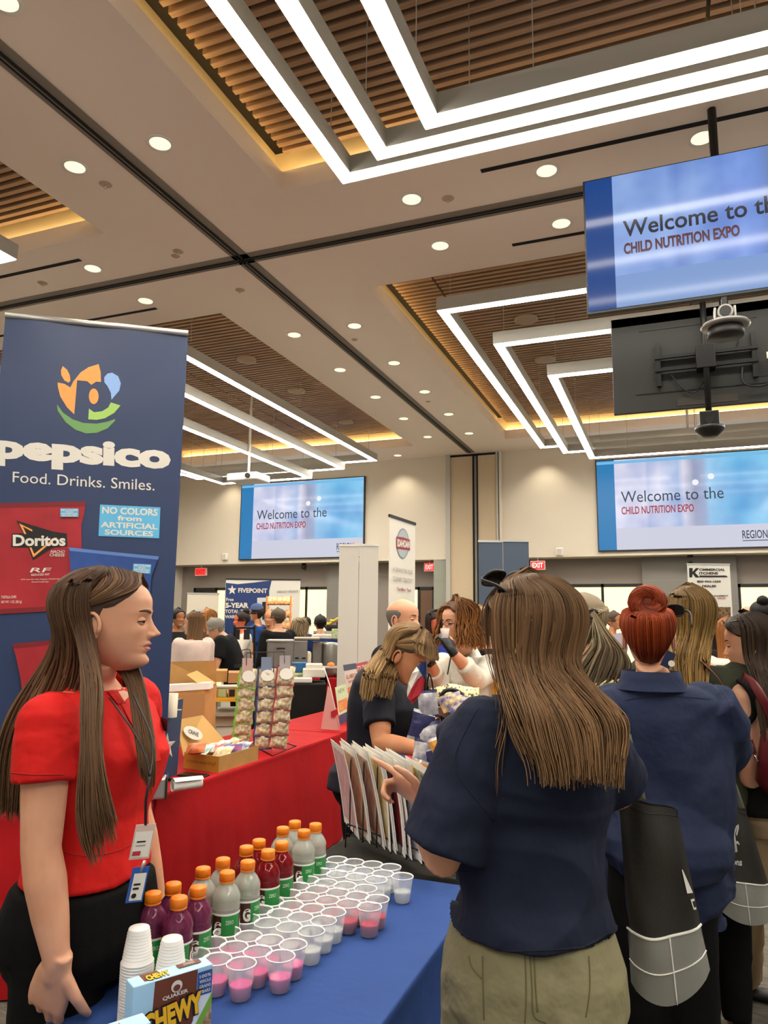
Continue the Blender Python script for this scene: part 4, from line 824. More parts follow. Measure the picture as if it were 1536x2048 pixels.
pr = P(344, 1400, 3.95); tag(MB().lathe([(.03, -.09), (.032, .035), (.029, .035), (.027, -.085)], pr, mat('cup_paper', '#e0d3bd', .6), 24).build('paper_cup', origin=pr), 'cream paper cup poking out of the star tote bag', 'cup')
# big open carton behind
cx = onz(433, 1478, TB); t = thing('cardboard_box', 'large open brown cardboard box behind the star tote bag', 'box', (-3.5, 4.9, .3)); zr = P(430, 1378, 5.25)[2]
A = P(410, 1378, 5.2); B_ = P(433, 1366, 5.55); C_ = P(300, 1384, 4.9); A0, B00, C0 = [q*A3(1, 1, 0) for q in (A, B_, C_)]; D0 = B00+C0-A0
def slab(mb, a, b, z0, z1_, m, th=.006): u_ = unit(b-a); mb.box((a+b)/2+zz((z0+z1_)/2), (np.linalg.norm(b-a), th, z1_-z0), m, ax=(u_, np.cross(V3, u_), V3))
mb = MB(); [slab(mb, a, b, .45, A[2], M_kraft) for a, b in ((A0, B00), (B00, D0), (D0, C0), (C0, A0))]; mb.box((A0+D0)/2+zz(.46), (.5, .4, .01), M_kraft, ax=(A0-C0, B00-A0, V3)); mb.build('carton_body', t)
MB().quad(B00+zz(A[2]), D0+zz(A[2]), D0+zz(P(433, 1321, 5.55)[2])+(D0-C0)*.1, P(433, 1321, 5.55), M_kraft).build('back_flap', t)
MB().add([P(410, 1378, 5.2), P(433, 1366, 5.55), P(394, 1341, 5.35), P(373, 1349, 5.1)], [(0, 1, 2, 3)], mat('kraft_light', '#c99b5c', .8)).build('side_flap', t)
MB().add([C0+zz(A[2]), A, A+zz(-.26)-Ft_*.03, C0+zz(A[2]-.26)-Ft_*.03], [(0, 1, 2, 3)], M_kraftin).build('front_flap', t)
u_ = unit(A0-C0); MB().box((A0+C0)/2+zz(A[2]+.02)+unit(B00-A0)*.05, (.5, .12, .045), M_paper, ax=(u_, unit(B00-A0), V3)).build('white_insert', t)
MB().box((A0+D0)/2+zz(.225), (np.linalg.norm(A0-C0)*.95, .4, .44), M_kraft, ax=(u_, np.cross(V3, u_), V3)).build('lower_carton', t)
# kraft tray with snacks
f0, f1 = onz(367, 1536, TB), onz(437, 1546, TB); u_ = unit(f1-f0); v_ = unit(onz(516, 1521, TB)-f1); wK = np.linalg.norm(f1-f0); dK = np.linalg.norm(onz(516, 1521, TB)-f1); hK = .088
t = thing('mailer_box', 'open kraft mailer box with printed front, full of snack bags, on the red table', 'box', (f0+f1)/2)
def wall(mb, a, b, h, m): d = unit(b-a); n_ = np.cross(V3, d); mb.add([a, b, b+zz(h), a+zz(h), a+n_*.004, b+n_*.004, b+n_*.004+zz(h), a+n_*.004+zz(h)], [(0, 1, 2, 3), (5, 4, 7, 6), (3, 2, 6, 7), (0, 4, 5, 1), (1, 5, 6, 2), (4, 0, 3, 7)], m)
g0, g1 = f0+v_*dK, f1+v_*dK; mb = MB(); wall(mb, f0, f1, hK, M_kyel); wall(mb, f1, g1, hK, M_kraft); wall(mb, g1, g0, hK, M_kraft); wall(mb, g0, f0, hK, M_kraft); mb.quad(f0+zz(.003), f1+zz(.003), g1+zz(.003), g0+zz(.003), M_kraft); mb.build('tray_body', t)
p = Panel(f0, u_, V3, .001); p.text('crave-worthy!', wK*.08, hK*.32, wK*.84, hK*.34, mat('print_brown', '#8a5a24', .6), bold=.01); p.build(t)
l0, l1 = g0+zz(hK)+(-u_)*.0, f0+zz(hK); 
lid = [P(366, 1511, 4.2), P(366, 1438, 4.35), P(404, 1431, 4.75), P(450, 1481, 4.85), P(412, 1500, 4.55)]
a, b, c, d = P(367, 1512, 4.23), P(352, 1440, 4.28), P(405, 1430, 4.72), P(452, 1483, 4.72)
n_ = unit(np.cross(b-a, d-a)); MB().add([a, b, c, d, a+n_*.004, b+n_*.004, c+n_*.004, d+n_*.004], [(0, 3, 2, 1), (4, 5, 6, 7), (0, 1, 5, 4), (1, 2, 6, 5), (2, 3, 7, 6), (3, 0, 4, 7)], mat('kraft_lid', '#c49a5c', .8)).build('lid', t)
pl = PxPanel(a+n_*.0055*(1 if n_@(CAM-a) > 0 else -1), *( (unit(d-a), unit(np.cross(np.cross(unit(d-a), b-a), unit(d-a))))), .001)
if pl.N@(CAM-a) < 0: pl.U = -pl.U; pl.N = -pl.N
pl.pp([(386+19*cos(q), 1466+12.5*sin(q)+6*cos(q)) for q in np.linspace(0, 2*pi, 30, False)], M_pw, 'round_sticker', k=1); pl.pt_text('CRAVE', (377, 1458), (397, 1466), (376, 1466), M_pk, bold=.02, br=(396, 1474), k=2); pl.build(t)
cb = [('#a84a26', '#c86a30', 'orange printed'), ('#dfe6dc', '#8ab0a8', 'pale green'), ('#e6ddc4', '#c8a060', 'cream'), ('#e8e4dc', '#c0504a', 'white'), ('#3c4686', '#8a3a5c', 'blue and purple'), ('#e8e2d4', '#8a8f9c', 'silver white'), ('#dfd9c8', '#5a6a9c', 'white and blue'), ('#e6e0cc', '#c8965a', 'cream end')]
for i, (c1, c2, nm) in enumerate(cb):
    c = f0+u_*wK*(.5+.22*(-1)**i)+v_*dK*(.09+.118*i)+zz(hK*(1.0+.05*(i % 2))); a = [.5, 0, .3, -.3, .6, -.2, .2, -.5][i]
    if i == 0: c = P(392, 1497, 4.15)
    tag(pillow(MB(), c, u_*cos(a)+v_*sin(a)*.6+zz(.1), v_*cos(a)-u_*sin(a)+zz(.45), .12, .10, .04, mat('tray_bag_%d' % i, c1, .35, bump=.4, bscale=40, col2=c2, cscale=30), i+60, 9).build('snack_bag', origin=c), nm+' snack bag lying in the kraft mailer box, %s from the front' % ['first', 'second', 'third', 'fourth', 'fifth', 'sixth', 'seventh', 'eighth'][i], 'snack bag', 'snack bags in the kraft mailer box')
# phone and paper roll
q = onz(387, 1552, TB); t = thing('smartphone', 'black smartphone lying on the red table before the kraft box', 'phone', q); MB().box(q+zz(.005), (.16, .08, .009), M_blackp, rz=.05).build('phone_case', t, bevel=.004); MB().box(q+zz(.0105), (.148, .07, .0012), mat('phone_glass', '#0c0c0d', .08), rz=.05).build('screen', t)
q = onz(352, 1588, TB); e = onz(382, 1584, TB); MBp = MB(); rr = unit(e-q); sp = []
t = thing('paper_roll', 'loosely rolled white notepad paper at the near corner of the red table', 'paper', q)
for i in range(22): th_ = i*.42; r_ = .014+.0012*i; sp.append((r_*cos(th_), r_*sin(th_)))
vs = []; nrm = np.cross(V3, rr)
for x, z in sp: vs += [q-rr*.02+nrm*x+zz(.041+z), q+rr*.13+nrm*x*.9+zz(.041+z*.9)]
MBp.add(vs, [(2*i, 2*i+1, 2*i+3, 2*i+2) for i in range(21)], M_paper, True).build('sheet', t)
mk = onz(333, 1563, TB); tag(MB().tube([mk+zz(.01), mk+zz(.01)+A3(.09, .03, 0)], .008, M_blackp, 10).build('marker_pen', origin=mk), 'black marker pen on the red table beside the star tote bag', 'pen')
# snack strips on a wire rack
t = thing('strip_rack', 'black wire rack on the red table that carries three strips of snack bags', 'rack', onz(545, 1500, TB)); D = 4.85
pts = [onz(500, 1497, TB), onz(548, 1514, TB), onz(592, 1492, TB)]
MB().tube([onz(480, 1478, TB)+zz(.004), onz(545, 1513, TB)+zz(.004), onz(592, 1493, TB)+zz(.004), onz(545, 1478, TB)+zz(.004)], .0035, M_black, 6).build('base_loop', t)
MB().tube([onz(545, 1478, TB)+zz(.004), P(543, 1450, D), P(548, 1304, D)], .0035, M_black, 6).build('post', t); MB().tube([P(493, 1345, D), P(493, 1306, D), P(569, 1303, D), P(569, 1340, D)], .0035, M_black, 6).build('top_bar', t)
MB().tube(catmull([P(478, 1318, 4.9), P(480, 1303, 4.9), P(500, 1300, 4.9), P(500, 1330, 4.9)], 10), .003, M_black, 6).build('hook', t)
Rs, Fs = hview(530); c3 = [('green', '#8fc040', '#5f8f2c'), ('navy', '#333a72', '#24284e'), ('red', '#a83036', '#7c1c26')]
M_snk = mat('snack_window', '#d8cbae', .35, bump=.8, bscale=60, col2='#a08560', cscale=45)
for k, (x0, x1, y0, yN, nm) in enumerate(((497, 483, 1358, 1480, 0), (535, 526, 1356, 1482, 1), (572, 558, 1353, 1480, 2))):
    m1 = mat('bagfoil_'+c3[nm][0], c3[nm][1], .3, bump=.5, bscale=50, col2=c3[nm][2], cscale=20)
    st_ = tag(MB().box(P((x0+x1)/2, (y0+yN)/2, D+.03), (.012, .002, m_px(yN-y0, D)), m1, ax=(Rs, Fs, V3)).build('hanging_strip', origin=P(x0, y0-20, D)), c3[nm][0]+' plastic strip holding six snack bags on the wire rack', 'strip', 'strips on the wire rack')
    hd_ = P(x0-2, y0-28, D); tag(MB().box(hd_, (.07, .003, .09), mat('header_'+c3[nm][0], ['#d9b8b0', '#8a98b0', '#b8b0b0'][k], .35, alpha=.8), ax=(Rs, Fs, V3)).build('header_card', origin=hd_), 'translucent header card above the %s strip of snack bags' % c3[nm][0], 'card', 'header cards on the strips')
    for j in range(6):
        x, y = x0+(x1-x0)*j/5, y0+(yN-y0)*j/5; a = rng.normal()*.12; w, h = (.115, .10) if j else (.12, .125)
        c = P(x, y-(2 if j == 0 else 0), D-.01*j); U = Rs*cos(a)+zz(sin(a)); V_ = zz(cos(a))-Rs*sin(a)+Fs*.2
        b_ = thing('snack_bag', '%s edged snack bag, %s from the top of its strip on the wire rack' % (c3[nm][0], ['first', 'second', 'third', 'fourth', 'fifth', 'sixth'][j]), 'snack bag', c, 'snack bags on the hanging strips')
        pillow(MB(), c, U, V_, w, h, .045, M_snk, j*7+k, 11).build('bag_body', b_); mb = MB()
        for s in (-1, 1): mb.box(c+V_*s*h*.48, (w*.98, .004, .014), m1, ax=(U, Fs, V_))
        mb.box(c-U*w*.5, (.014, .003, h), m1, ax=(U, Fs, V_)); mb.build('crimped_edges', b_)
        if j == 0: pp_ = Panel(c-U*w*.38-V_*h*.02-Fs*.026, U, V_, .001); pp_.disc(w*.38, h*.12, w*.36, h*.3, M_pw, 'round_label'); pp_.build(b_)
# A frame sign and flyers
D = float((onz(679, 1461, TB)-CAM)@FW); t = thing('table_tent_sign', 'pale pink plastic tent sign on the red table left of the flyers', 'sign', onz(660, 1460, TB))
for pts in ([(642, 1458), (656, 1372), (661, 1378), (679, 1461)],):
    a = [P(x, y, D) for x, y in pts]; b = [q+Ft_*.004 for q in a]; MB().add(a+b, [(0, 1, 2, 3), (7, 6, 5, 4), (0, 4, 5, 1), (1, 5, 6, 2), (2, 6, 7, 3), (3, 7, 4, 0)], mat('tent_pink', '#e0b0a8', .35, alpha=.9)).build('side_panel', t)
MB().tube([P(681, 1463, D-.02), P(660, 1372, D+.1), P(648, 1335, D+.15)], .004, M_pw, 6).build('front_edge', t); MB().add([P(662, 1423, D-.01), P(674, 1418, D-.01), P(676, 1428, D-.01), P(668, 1436, D-.01), P(662, 1434, D-.01)], [(0, 1, 2, 3, 4)], mat('ink_red')).build('printed_mark', t)
def flyer(tl, tr, br, bl, D0_, D1_, cols, label, text):
    D0_, D1_ = (onz(*bl, TB)-CAM)@FW, (onz(*br, TB)-CAM)@FW
    c = onz(*bl, TB) if bl[1] > 1440 else P(*bl, D0_); t = thing('flyer', label, 'flyer', onz((bl[0]+br[0])/2, (bl[1]+br[1])/2, TB)); a = [P(*tl, D0_+.06), P(*tr, D1_+.06), P(*br, D1_), P(*bl, D0_)]; b = [q+Ft_*.003 for q in a]
    MB().add(a+b, [(3, 2, 1, 0), (4, 5, 6, 7), (0, 4, 7, 3), (1, 2, 6, 5), (0, 1, 5, 4), (3, 7, 6, 2)], cols[0]).build('card', t)
    q = lambda u_, v_: (a[0]*(1-u_)+a[1]*u_)*(1-v_)+(a[3]*(1-u_)+a[2]*u_)*v_-Ft_*.002
    for (u0, u1, v0, v1, m) in cols[1]: MB().add([q(u0, v1), q(u1, v1), q(u1, v0), q(u0, v0)], [(0, 1, 2, 3)], m).build('printed_artwork', t)
    p = PxPanel(q(0, 1), a[2]-a[3], V3, .001); p.O = p.O-Ft_*.002
    for s_, u0, u1, v0, v1, m in text: p.pt_text(s_, *[tuple(np.array(tl)*(1-u_)*(1-v_)+np.array(tr)*u_*(1-v_)+np.array(br)*u_*v_+np.array(bl)*(1-u_)*v_) for u_, v_ in ((u0, v0), (u1, v0), (u0, v1))], m, bold=.03)
    p.build(t)
M_food = mat('print_food', '#c8402c', .45, col2='#e8b060', cscale=60); M_navk = mat('print_navy', '#2c3466', .45); M_pgreen = mat('print_pale_green', '#cdd6b4', .45)
flyer((670, 1375), (692, 1367), (703, 1438), (680, 1450), 5.5, 5.6, (M_pgreen, [(.08, .92, .38, .68, M_food), (0, 1, .75, 1, M_navk)]), 'pale green and navy flyer card leaning in front of the blue one', [('NEW', .2, .8, .08, .2, mat('print_green'))])
flyer((686, 1330), (712, 1326), (726, 1420), (702, 1432), 5.75, 5.85, (M_pw, [(0, 1, 0, .12, M_navk), (.05, .95, .45, .8, M_food), (0, 1, .82, 1, M_navk)]), 'white and navy flyer board with red lettering on the red table', [('ALL AMERICAN', .08, .92, .2, .29, mat('ink_red')), ('FAVORITES', .2, .8, .32, .38, mat('ink_red'))])
flyer((710, 1328), (735, 1322), (745, 1405), (724, 1415), 6.0, 6.1, (mat('print_magenta_red', '#b02844', .45), [(.05, .95, .3, .9, mat('print_food2', '#e0a040', .45, col2='#a83a50', cscale=50))]), 'red flyer board half hidden by the woman in dark navy', [("IT'S TIME", .1, .9, .06, .16, M_pw)])
# ------------------------------------------------------------------ people
def skin_mat(n, c, c2): return mat('skin_'+n, c, .48, col2=c2, cscale=9, sss=.12, spec=.4)
SK = {'fair': skin_mat('fair', '#d8a283', '#cc9272'), 'tan': skin_mat('tan', '#c98d66', '#bd7e58'), 'pale': skin_mat('pale', '#dfab8c', '#d49a7c'), 'brown': skin_mat('brown', '#a8704c', '#98623f'), 'red': skin_mat('red', '#e07a5c', '#d4684c')}  # the red tone also serves as red light painted on a face
M_lip = mat('lips', '#b5695c', .4); M_lip2 = mat('lips_pale', '#b8786a', .45); M_eye = mat('eye_white', '#a89a92', .2); M_iris = mat('iris', '#3a2416', .15); M_browm = mat('eyebrow', '#4a3526', .8)
FXZ = [0, .02, .06, .12, .17, .22, .28, .34, .42, .50, .56, .62, .72, .82, .90, .96, 1]; FX = [.052, .074, .086, .086, .082, .086, .087, .089, .090, .090, .091, .092, .092, .082, .062, .036, .006]
BXZ = [0, .02, .06, .12, .2, .3, .4, .5, .6, .7, .8, .9, .96, 1]; BX = [.02, .012, -.004, -.024, -.048, -.068, -.084, -.095, -.102, -.103, -.094, -.070, -.042, -.008]
WZ = [0, .02, .06, .12, .2, .3, .4, .5, .6, .7, .8, .9, .96, 1]; WW = [.013, .022, .031, .041, .051, .060, .067, .071, .075, .076, .070, .053, .033, .004]
HH = .232
_zd = np.linspace(0, 1, 201)
def _dense(z, v):
    y = np.interp(_zd, z, v)
    for _ in range(40): y[1:-1] = y[1:-1]*.5+(y[:-2]+y[2:])*.25
    return y
_fx, _bx, _ww = _dense(FXZ, FX), _dense(BXZ, BX), _dense(WZ, WW)
def g2(y, z, y0, z0, sy, sz): return np.exp(-((y-y0)/sy)**2-((z-z0)/sz)**2)
def head_surf(th, zf, off=0, feat=True, jaw=1.0):
    """local head surface: x to the face, y to the left, z up from the chin"""
    th, zf = np.broadcast_arrays(np.asarray(th, float), np.asarray(zf, float)); f, b, w = np.interp(zf, _zd, _fx), np.interp(zf, _zd, _bx), np.interp(zf, _zd, _ww)*np.where(zf < .4, jaw, 1)
    c, a = (f+b)/2, (f-b)/2; ct, st = np.cos(th), np.sin(th); e = .92
    x = c+(a+off)*np.sign(ct)*np.abs(ct)**e; y = (w+off)*np.sign(st)*np.abs(st)**e; z = zf*HH+off*(zf-.4)*1.3
    if feat:
        fr = np.clip(ct, 0, 1)**.5
        A = np.interp(zf, [.30, .325, .345, .365, .40, .46, .52, .57], [0, .006, .020, .0235, .0165, .0075, .002, 0]); s = np.interp(zf, [.33, .38, .5], [.011, .0095, .0075])
        ay = np.abs(y); dx = A*np.exp(-(y/s)**2)+.0075*g2(ay, z, .0125, .345*HH, .0045, .006)
        dx = dx+.0068*g2(y, z, 0, .262*HH, .019, .0055)+.0072*g2(y, z, 0, .208*HH, .016, .006)-.0042*g2(y, z, 0, .236*HH, .022, .0022)+.004*g2(y, z, 0, .09*HH, .018, .012)
        dx = dx-.0085*g2(ay, z, .031, .495*HH, .013, .0105)+.0035*g2(ay, z, .030, .585*HH, .018, .006)+.004*g2(ay, z, .045, .385*HH, .014, .014)-.003*g2(y, z, 0, .163*HH, .02, .006)
        x = x+dx*fr
    return np.stack([x, y, z], -1)
class Frame:
    def __init__(s, o, f, up=(0, 0, 1), sc=1): s.o = A3(*o); s.f = unit(f); up = A3(*up); s.u = unit(up-s.f*(up@s.f)); s.l = np.cross(s.u, s.f); s.sv = A3(*sc) if hasattr(sc, '__len__') else A3(sc, sc, sc); s.sc = float(s.sv.mean())
    def w(s, p): p = np.asarray(p, float)*s.sv; return s.o+p[..., 0:1]*s.f+p[..., 1:2]*s.l+p[..., 2:3]*s.u
def head_mesh(mb, fr, sk, lip, nt=96, nz=80, jaw=1, eyes=True, brow=None, mouth=0):
    t = np.linspace(-pi, pi, nt, False); t = t-.55*np.sin(t) if nt > 50 else t-.3*np.sin(t)      # more columns on the face
    zf = np.linspace(0, 1, nz); T, Z = np.meshgrid(t, zf); L = head_surf(T, Z, jaw=jaw); V = fr.w(L.reshape(-1, 3)); b = len(mb.v); k = mb.mi(sk); kl = mb.mi(lip)
    mb.v += [tuple(p) for p in V]; L2 = L.reshape(-1, 3)
    for i in range(nz-1):
        for j in range(nt):
            j2 = (j+1) % nt; f = (i*nt+j, i*nt+j2, (i+1)*nt+j2, (i+1)*nt+j); c = L2[list(f)].mean(0); q = c[2]/HH
            lp = c[0] > .07 and abs(c[1]) < .023*(1-(abs(q-.236)/.05)**2 if abs(q-.236) < .05 else 0)
            mb.f.append(tuple(x+b for x in f)); mb.m.append(kl if lp else k); mb.sm.append(True)
    mb.f.append(tuple(b+x for x in range(nt-1, -1, -1))); mb.m.append(k); mb.sm.append(True); mb.f.append(tuple(b+(nz-1)*nt+x for x in range(nt))); mb.m.append(k); mb.sm.append(True)
    for s in (-1, 1):
        if eyes:
            c = A3(.0712, s*.030, .495*HH); ax = (fr.f, fr.l, fr.u); mb.ball(fr.w(c), 0.0118*fr.sc, M_eye, 8, ax)
            mb.ball(fr.w(c+A3(.0082, 0, -.0005)), (.0050*fr.sc, .0066*fr.sc, .0066*fr.sc), M_iris, 6, ax)
            for top in (1, 0):                                    # lids: strips of a slightly larger sphere
                n = 10; rings = []
                for i in range(5):
                    row = []
                    for a in np.linspace(-1.85, 1.85, 14):
                        q = max(0, cos(a*.85)); e0 = radians(-7)+radians(13)*q if top else radians(-7)-radians(13)*q; el = e0+(i*radians(19) if top else -i*radians(16)); row.append(fr.w(c+.0136*A3(cos(el)*cos(a), cos(el)*sin(a), sin(el))))
                    rings.append(row)
                mb.loft(rings, sk, False, False)
                if top: mb.tube([fr.w(c+.0141*A3(cos(radians(-7)+radians(13)*max(0, cos(a*.85)))*cos(a), cos(radians(-7)+radians(13)*max(0, cos(a*.85)))*sin(a), sin(radians(-7)+radians(13)*max(0, cos(a*.85))))) for a in np.linspace(-1.8, 1.8, 14)], .0010*fr.sc, brow or M_browm, 4)
            pts = []
            for k_ in range(7):
                y = s*(.013+.034*k_/6); z = (.578+.022*sin(k_/6*2.4))*HH; tt = math.asin(min(.99, abs(y)/.0745))*s; q = head_surf(tt, z/HH); q[1] = y; q[0] += .0012; pts.append(fr.w(q))
            mb.tube(pts, [(.0012*fr.sc, q_*fr.sc) for q_ in (.002, .004, .0042, .004, .0035, .0028, .0015)], brow or M_browm, 6, up=tuple(fr.u))
        e = A3(-.010, s*.0745, .435*HH); mb.ball(fr.w(e), (.014*fr.sc, .006*fr.sc, .027*fr.sc), sk, 8, (fr.f, fr.l, fr.u))
        mb.tube([fr.w(e+A3(-.004+.017*cos(a), s*.007, .004+.029*sin(a))) for a in np.linspace(-.6, 4.4, 14)], .0042*fr.sc, sk, 6)
def hand(mb, w, d, n, side, sk, curl=.4, sc=1.0, spread=.12, point=False, thumb=.6, curls=None):
    """w wrist, d finger direction, n palm normal (the side the fingers curl to); side +1 puts the thumb on d x n"""
    w = A3(*w); d = unit(d); n = unit(A3(*n)-d*(A3(*n)@d)); t = np.cross(d, n)*side
    rings = []
    for k, (s, hw, ht) in enumerate(((-.02, .024, .019), (0, .026, .018), (.03, .036, .016), (.065, .041, .014), (.088, .040, .012), (.095, .034, .008))):
        c = w+d*s*sc+n*(.004*k/5)*sc; rings.append([c+t*hw*sc*math.copysign(abs(cos(a))**.8, cos(a))+n*ht*sc*math.copysign(abs(sin(a))**.8, sin(a)) for a in np.linspace(0, 2*pi, 14, False)])
    mb.loft(rings, sk)
    for i, (off, L, r) in enumerate(((.030, .078, .0088), (.0105, .086, .0090), (-.0095, .080, .0086), (-.028, .062, .0076))):
        cu = curl if curls is None else curls[i]
        if point and i == 0: cu = .05
        a = 0; p = w+(d*.084+t*off)*sc; dd = unit(d+t*(off*spread*25*.1)); pts = [p-dd*.02*sc, p]
        for s_, kk in ((.44, .8), (.32, 1.3), (.24, .9)): a += cu*kk; dr = dd*cos(a)+n*sin(a); p = p+dr*L*s_*sc; pts.append(p)
        mb.tube(pts, [r*sc*q for q in (1.02, 1.05, .98, .88, .62)], sk, 8); mb.ball(pts[-1], r*.72*sc, sk, 5)
    p = w+(d*.022+t*.028)*sc; pts = [w+(d*.01+t*.012)*sc, p]
    for k, (s_, tt) in enumerate(((.036, .9), (.03, .55), (.022, .3))): dr = unit(d*(1-tt*.4)+t*tt*(1-thumb*.5)+n*thumb*.5*(k+.3)); p = p+dr*s_*sc; pts.append(p)
    mb.tube(pts, [.013*sc, .0125*sc, .0105*sc, .0095*sc, .007*sc], sk, 8); mb.ball(pts[-1], .0072*sc, sk, 5)
TR = [(.462, .078, .070, -.004), (.50, .098, .078, -.006), (.535, .098, .074, -.006), (.575, .086, .064, 0), (.615, .078, .058, .002), (.66, .081, .060, .002), (.705, .089, .067, .004), (.745, .095, .071, .006), (.775, .098, .064, 0), (.80, .100, .054, -.006), (.818, .088, .045, -.010), (.832, .060, .038, -.012), (.848, .034, .033, -.010)]
class Body:
    """joints and cross sections of one standing figure; everything in metres of the hall"""
    def __init__(s, x, y, H, f, lean=0, build=1, depth=1, sh=1.0, bust=0, torso_f=None):
        s.H, s.b, s.dp = H, build, depth; s.f = unit([f[0], f[1], 0]); s.l = A3(-s.f[1], s.f[0], 0); s.base = A3(x, y, 0); s.lean = lean; s.shw = sh; s.bust = bust; s.j = {}
        for k, sg in (('L', 1), ('R', -1)):
            s.j['sh'+k] = s.pt(.803, sg*.100*sh*(.5+.5*build), -.006); s.j['hip'+k] = s.pt(.50, sg*.052*build, 0); s.j['kn'+k] = s.pt(.275, sg*.055*build, .012); s.j['an'+k] = s.pt(.045, sg*.055*build, -.012)
            s.arm(k, (.0, .035, -.175), (.045, -.01, -.145))
        s.neck = s.pt(.85, 0, -.01)
    def pt(s, zf, lat=0, fwd=0):
        H = s.H; p = A3(0, 0, 0); z = zf*H; h0 = .50*H
        if z > h0: d = z-h0; return s.base+s.l*lat*H+s.f*(fwd*H*cos(s.lean)+d*sin(s.lean))+V3*(h0+d*cos(s.lean)-fwd*H*sin(s.lean))
        return s.base+s.l*lat*H+s.f*fwd*H+V3*z
    def arm(s, k, e, w):
        """offsets (forward, outward, up) in body heights, elbow from shoulder and wrist from elbow"""
        sg = 1 if k == 'L' else -1; o = s.j['sh'+k]; s.j['el'+k] = o+(s.f*e[0]+s.l*sg*e[1]+V3*e[2])*s.H; s.j['wr'+k] = s.j['el'+k]+(s.f*w[0]+s.l*sg*w[1]+V3*w[2])*s.H
    def ring(s, zf, hw, hd, off, infl=0, n=28, e=.85):
        up = V3*cos(s.lean)+s.f*sin(s.lean) if zf > .5 else V3; ff = s.f*cos(s.lean)-V3*sin(s.lean) if zf > .5 else s.f
        c = s.pt(zf, 0, off); W_, D_ = hw*s.H*s.b+infl, hd*s.H*s.b*s.dp+infl; r = []
        if zf > .77: W_ = hw*s.H*(.5+.5*s.b)*s.shw+infl
        for a in np.linspace(0, 2*pi, n, False):
            x, y = math.copysign(abs(cos(a))**e, cos(a)), math.copysign(abs(sin(a))**e, sin(a)); bb = 0
            if s.bust and .66 < zf < .80 and y > 0: bb = s.bust*math.exp(-((zf-.728)/.035)**2)*math.exp(-((abs(x)-.45)/.42)**2)
            r.append(c+s.l*W_*x+ff*(D_*y+bb))
        return r
    def torso(s, mb, m, z0=.462, z1=.85, infl=0, hem=0, n=28):
        R = [t for t in TR if z0-.001 <= t[0] <= z1]
        if R[0][0] > z0+.004: R = [(z0, *[np.interp(z0, [t[0] for t in TR], [t[i] for t in TR]) for i in (1, 2, 3)])]+R
        if z0 < .46: R = [(z0, .098, .078, -.006)]+R
        return mb.loft([s.ring(*t, infl=infl+hem*max(0, 1-(t[0]-z0)/.12), n=n) for t in R], m)
    def arm_r(s): h = s.H*(.45+.55*s.b); return (.034*h, .031*h, .027*h, .0245*h, .026*h, .0225*h, .0155*h)
    def armpath(s, k, e=0, ws=1):
        S_, E_, W_ = s.j['sh'+k], s.j['el'+k], s.j['wr'+k]; r = s.arm_r()
        return [S_, S_*.65+E_*.35, S_*.25+E_*.75, E_, E_*.72+W_*.28, E_*.4+W_*.6, W_], [x+e for x in r]
    def skin(s, sk, hands=(None, None), vox=.008, core=True, legs=False, head=None, lip=None, hd=(96, 80), jaw=1, brow=None, bare=0, parent=None, eyes=True, glove=None):
        mb = MB()
        if core: s.torso(mb, sk, infl=-.012+bare)
        hfr = head; top = hfr.w(A3(-.012, 0, .16*HH)); mb.tube([s.pt(.80, 0, -.012), s.neck, top*.6+s.neck*.4, top], [(.055*s.b, .05), (.054*s.b, .052), (.050, .052), (.05, .05)], sk, 20, up=tuple(s.f))
        for k in 'LR':
            h = hands[0 if k == 'L' else 1] or dict(d=unit(s.j['wr'+k]-s.j['el'+k]), n=s.l*(-1 if k == 'L' else 1), curl=.35)
            p, r = s.armpath(k); p.append(p[-1]+unit(h['d'])*.03); r.append(r[-1]*.92); p.append(p[-2]+unit(h['d'])*.06); r.append(.014); mb.tube(p, r, sk, 14); mb.ball(p[0], r[0]*1.05, sk, 8)
            hand(mb, s.j['wr'+k], h['d'], h['n'], h.get('side', (1 if k == 'L' else -1)), sk, h.get('curl', .35), h.get('sc', .95), point=h.get('point', False), curls=h.get('curls'), thumb=h.get('thumb', .6))
            q = [s.j['hip'+k], s.j['kn'+k], s.j['an'+k], s.j['an'+k]+V3*(-.03*s.H)]; H = s.H*s.b; mb.tube(q, [.044*H, .028*H, .019*H, .02*H], sk, 12)
        V, F = fuse(mb, vox, 3); out = MB(); out.add(V, F, sk, True)
        if glove:
            gm, pts = glove; gi = out.mi(gm); cs = V[np.array([f[0] for f in F])]; near = np.zeros(len(F), bool)
            for c_, r_ in pts: near |= np.linalg.norm(cs-c_, axis=1) < r_
            for i in np.where(near)[0]: out.m[i] = gi
        head_mesh(out, head, sk, lip or M_lip2, *hd, jaw=jaw, brow=brow, eyes=eyes)
        return out.build('body', parent)
    def top(s, m, parent, sleeve=.55, z0=.50, z1=.842, infl=.012, hem=.012, sinf=.014, sflare=.012, vox=.008, fold=.004, seed=1, name='shirt', collar=None, extra=None, fs=(7, 7, 2.6), smooth=5):
        mb = MB(); s.torso(mb, m, z0, z1, infl, hem)
        for k in 'LR':
            p, r = s.armpath(k); P_ = np.array(p); cum = np.r_[0, np.cumsum(np.linalg.norm(np.diff(P_, axis=0), axis=1))]; Le = cum[3]*sleeve if sleeve <= 1 else cum[3]+(cum[-1]-cum[3])*(sleeve-1)
            ts = np.linspace(0, Le, 9 if sleeve <= 1 else 14); q = [A3(*[np.interp(t, cum, P_[:, i]) for i in range(3)]) for t in ts]; rr = [np.interp(t, cum, r)+sinf+sflare*(t/Le)**2 for t in ts]
            q[0] = q[0]+(s.pt(.79)-q[0])*.12; mb.tube(q, rr, m, 18); mb.ball(p[0], r[0]+sinf*.9, m, 8)
        if extra: extra(mb)
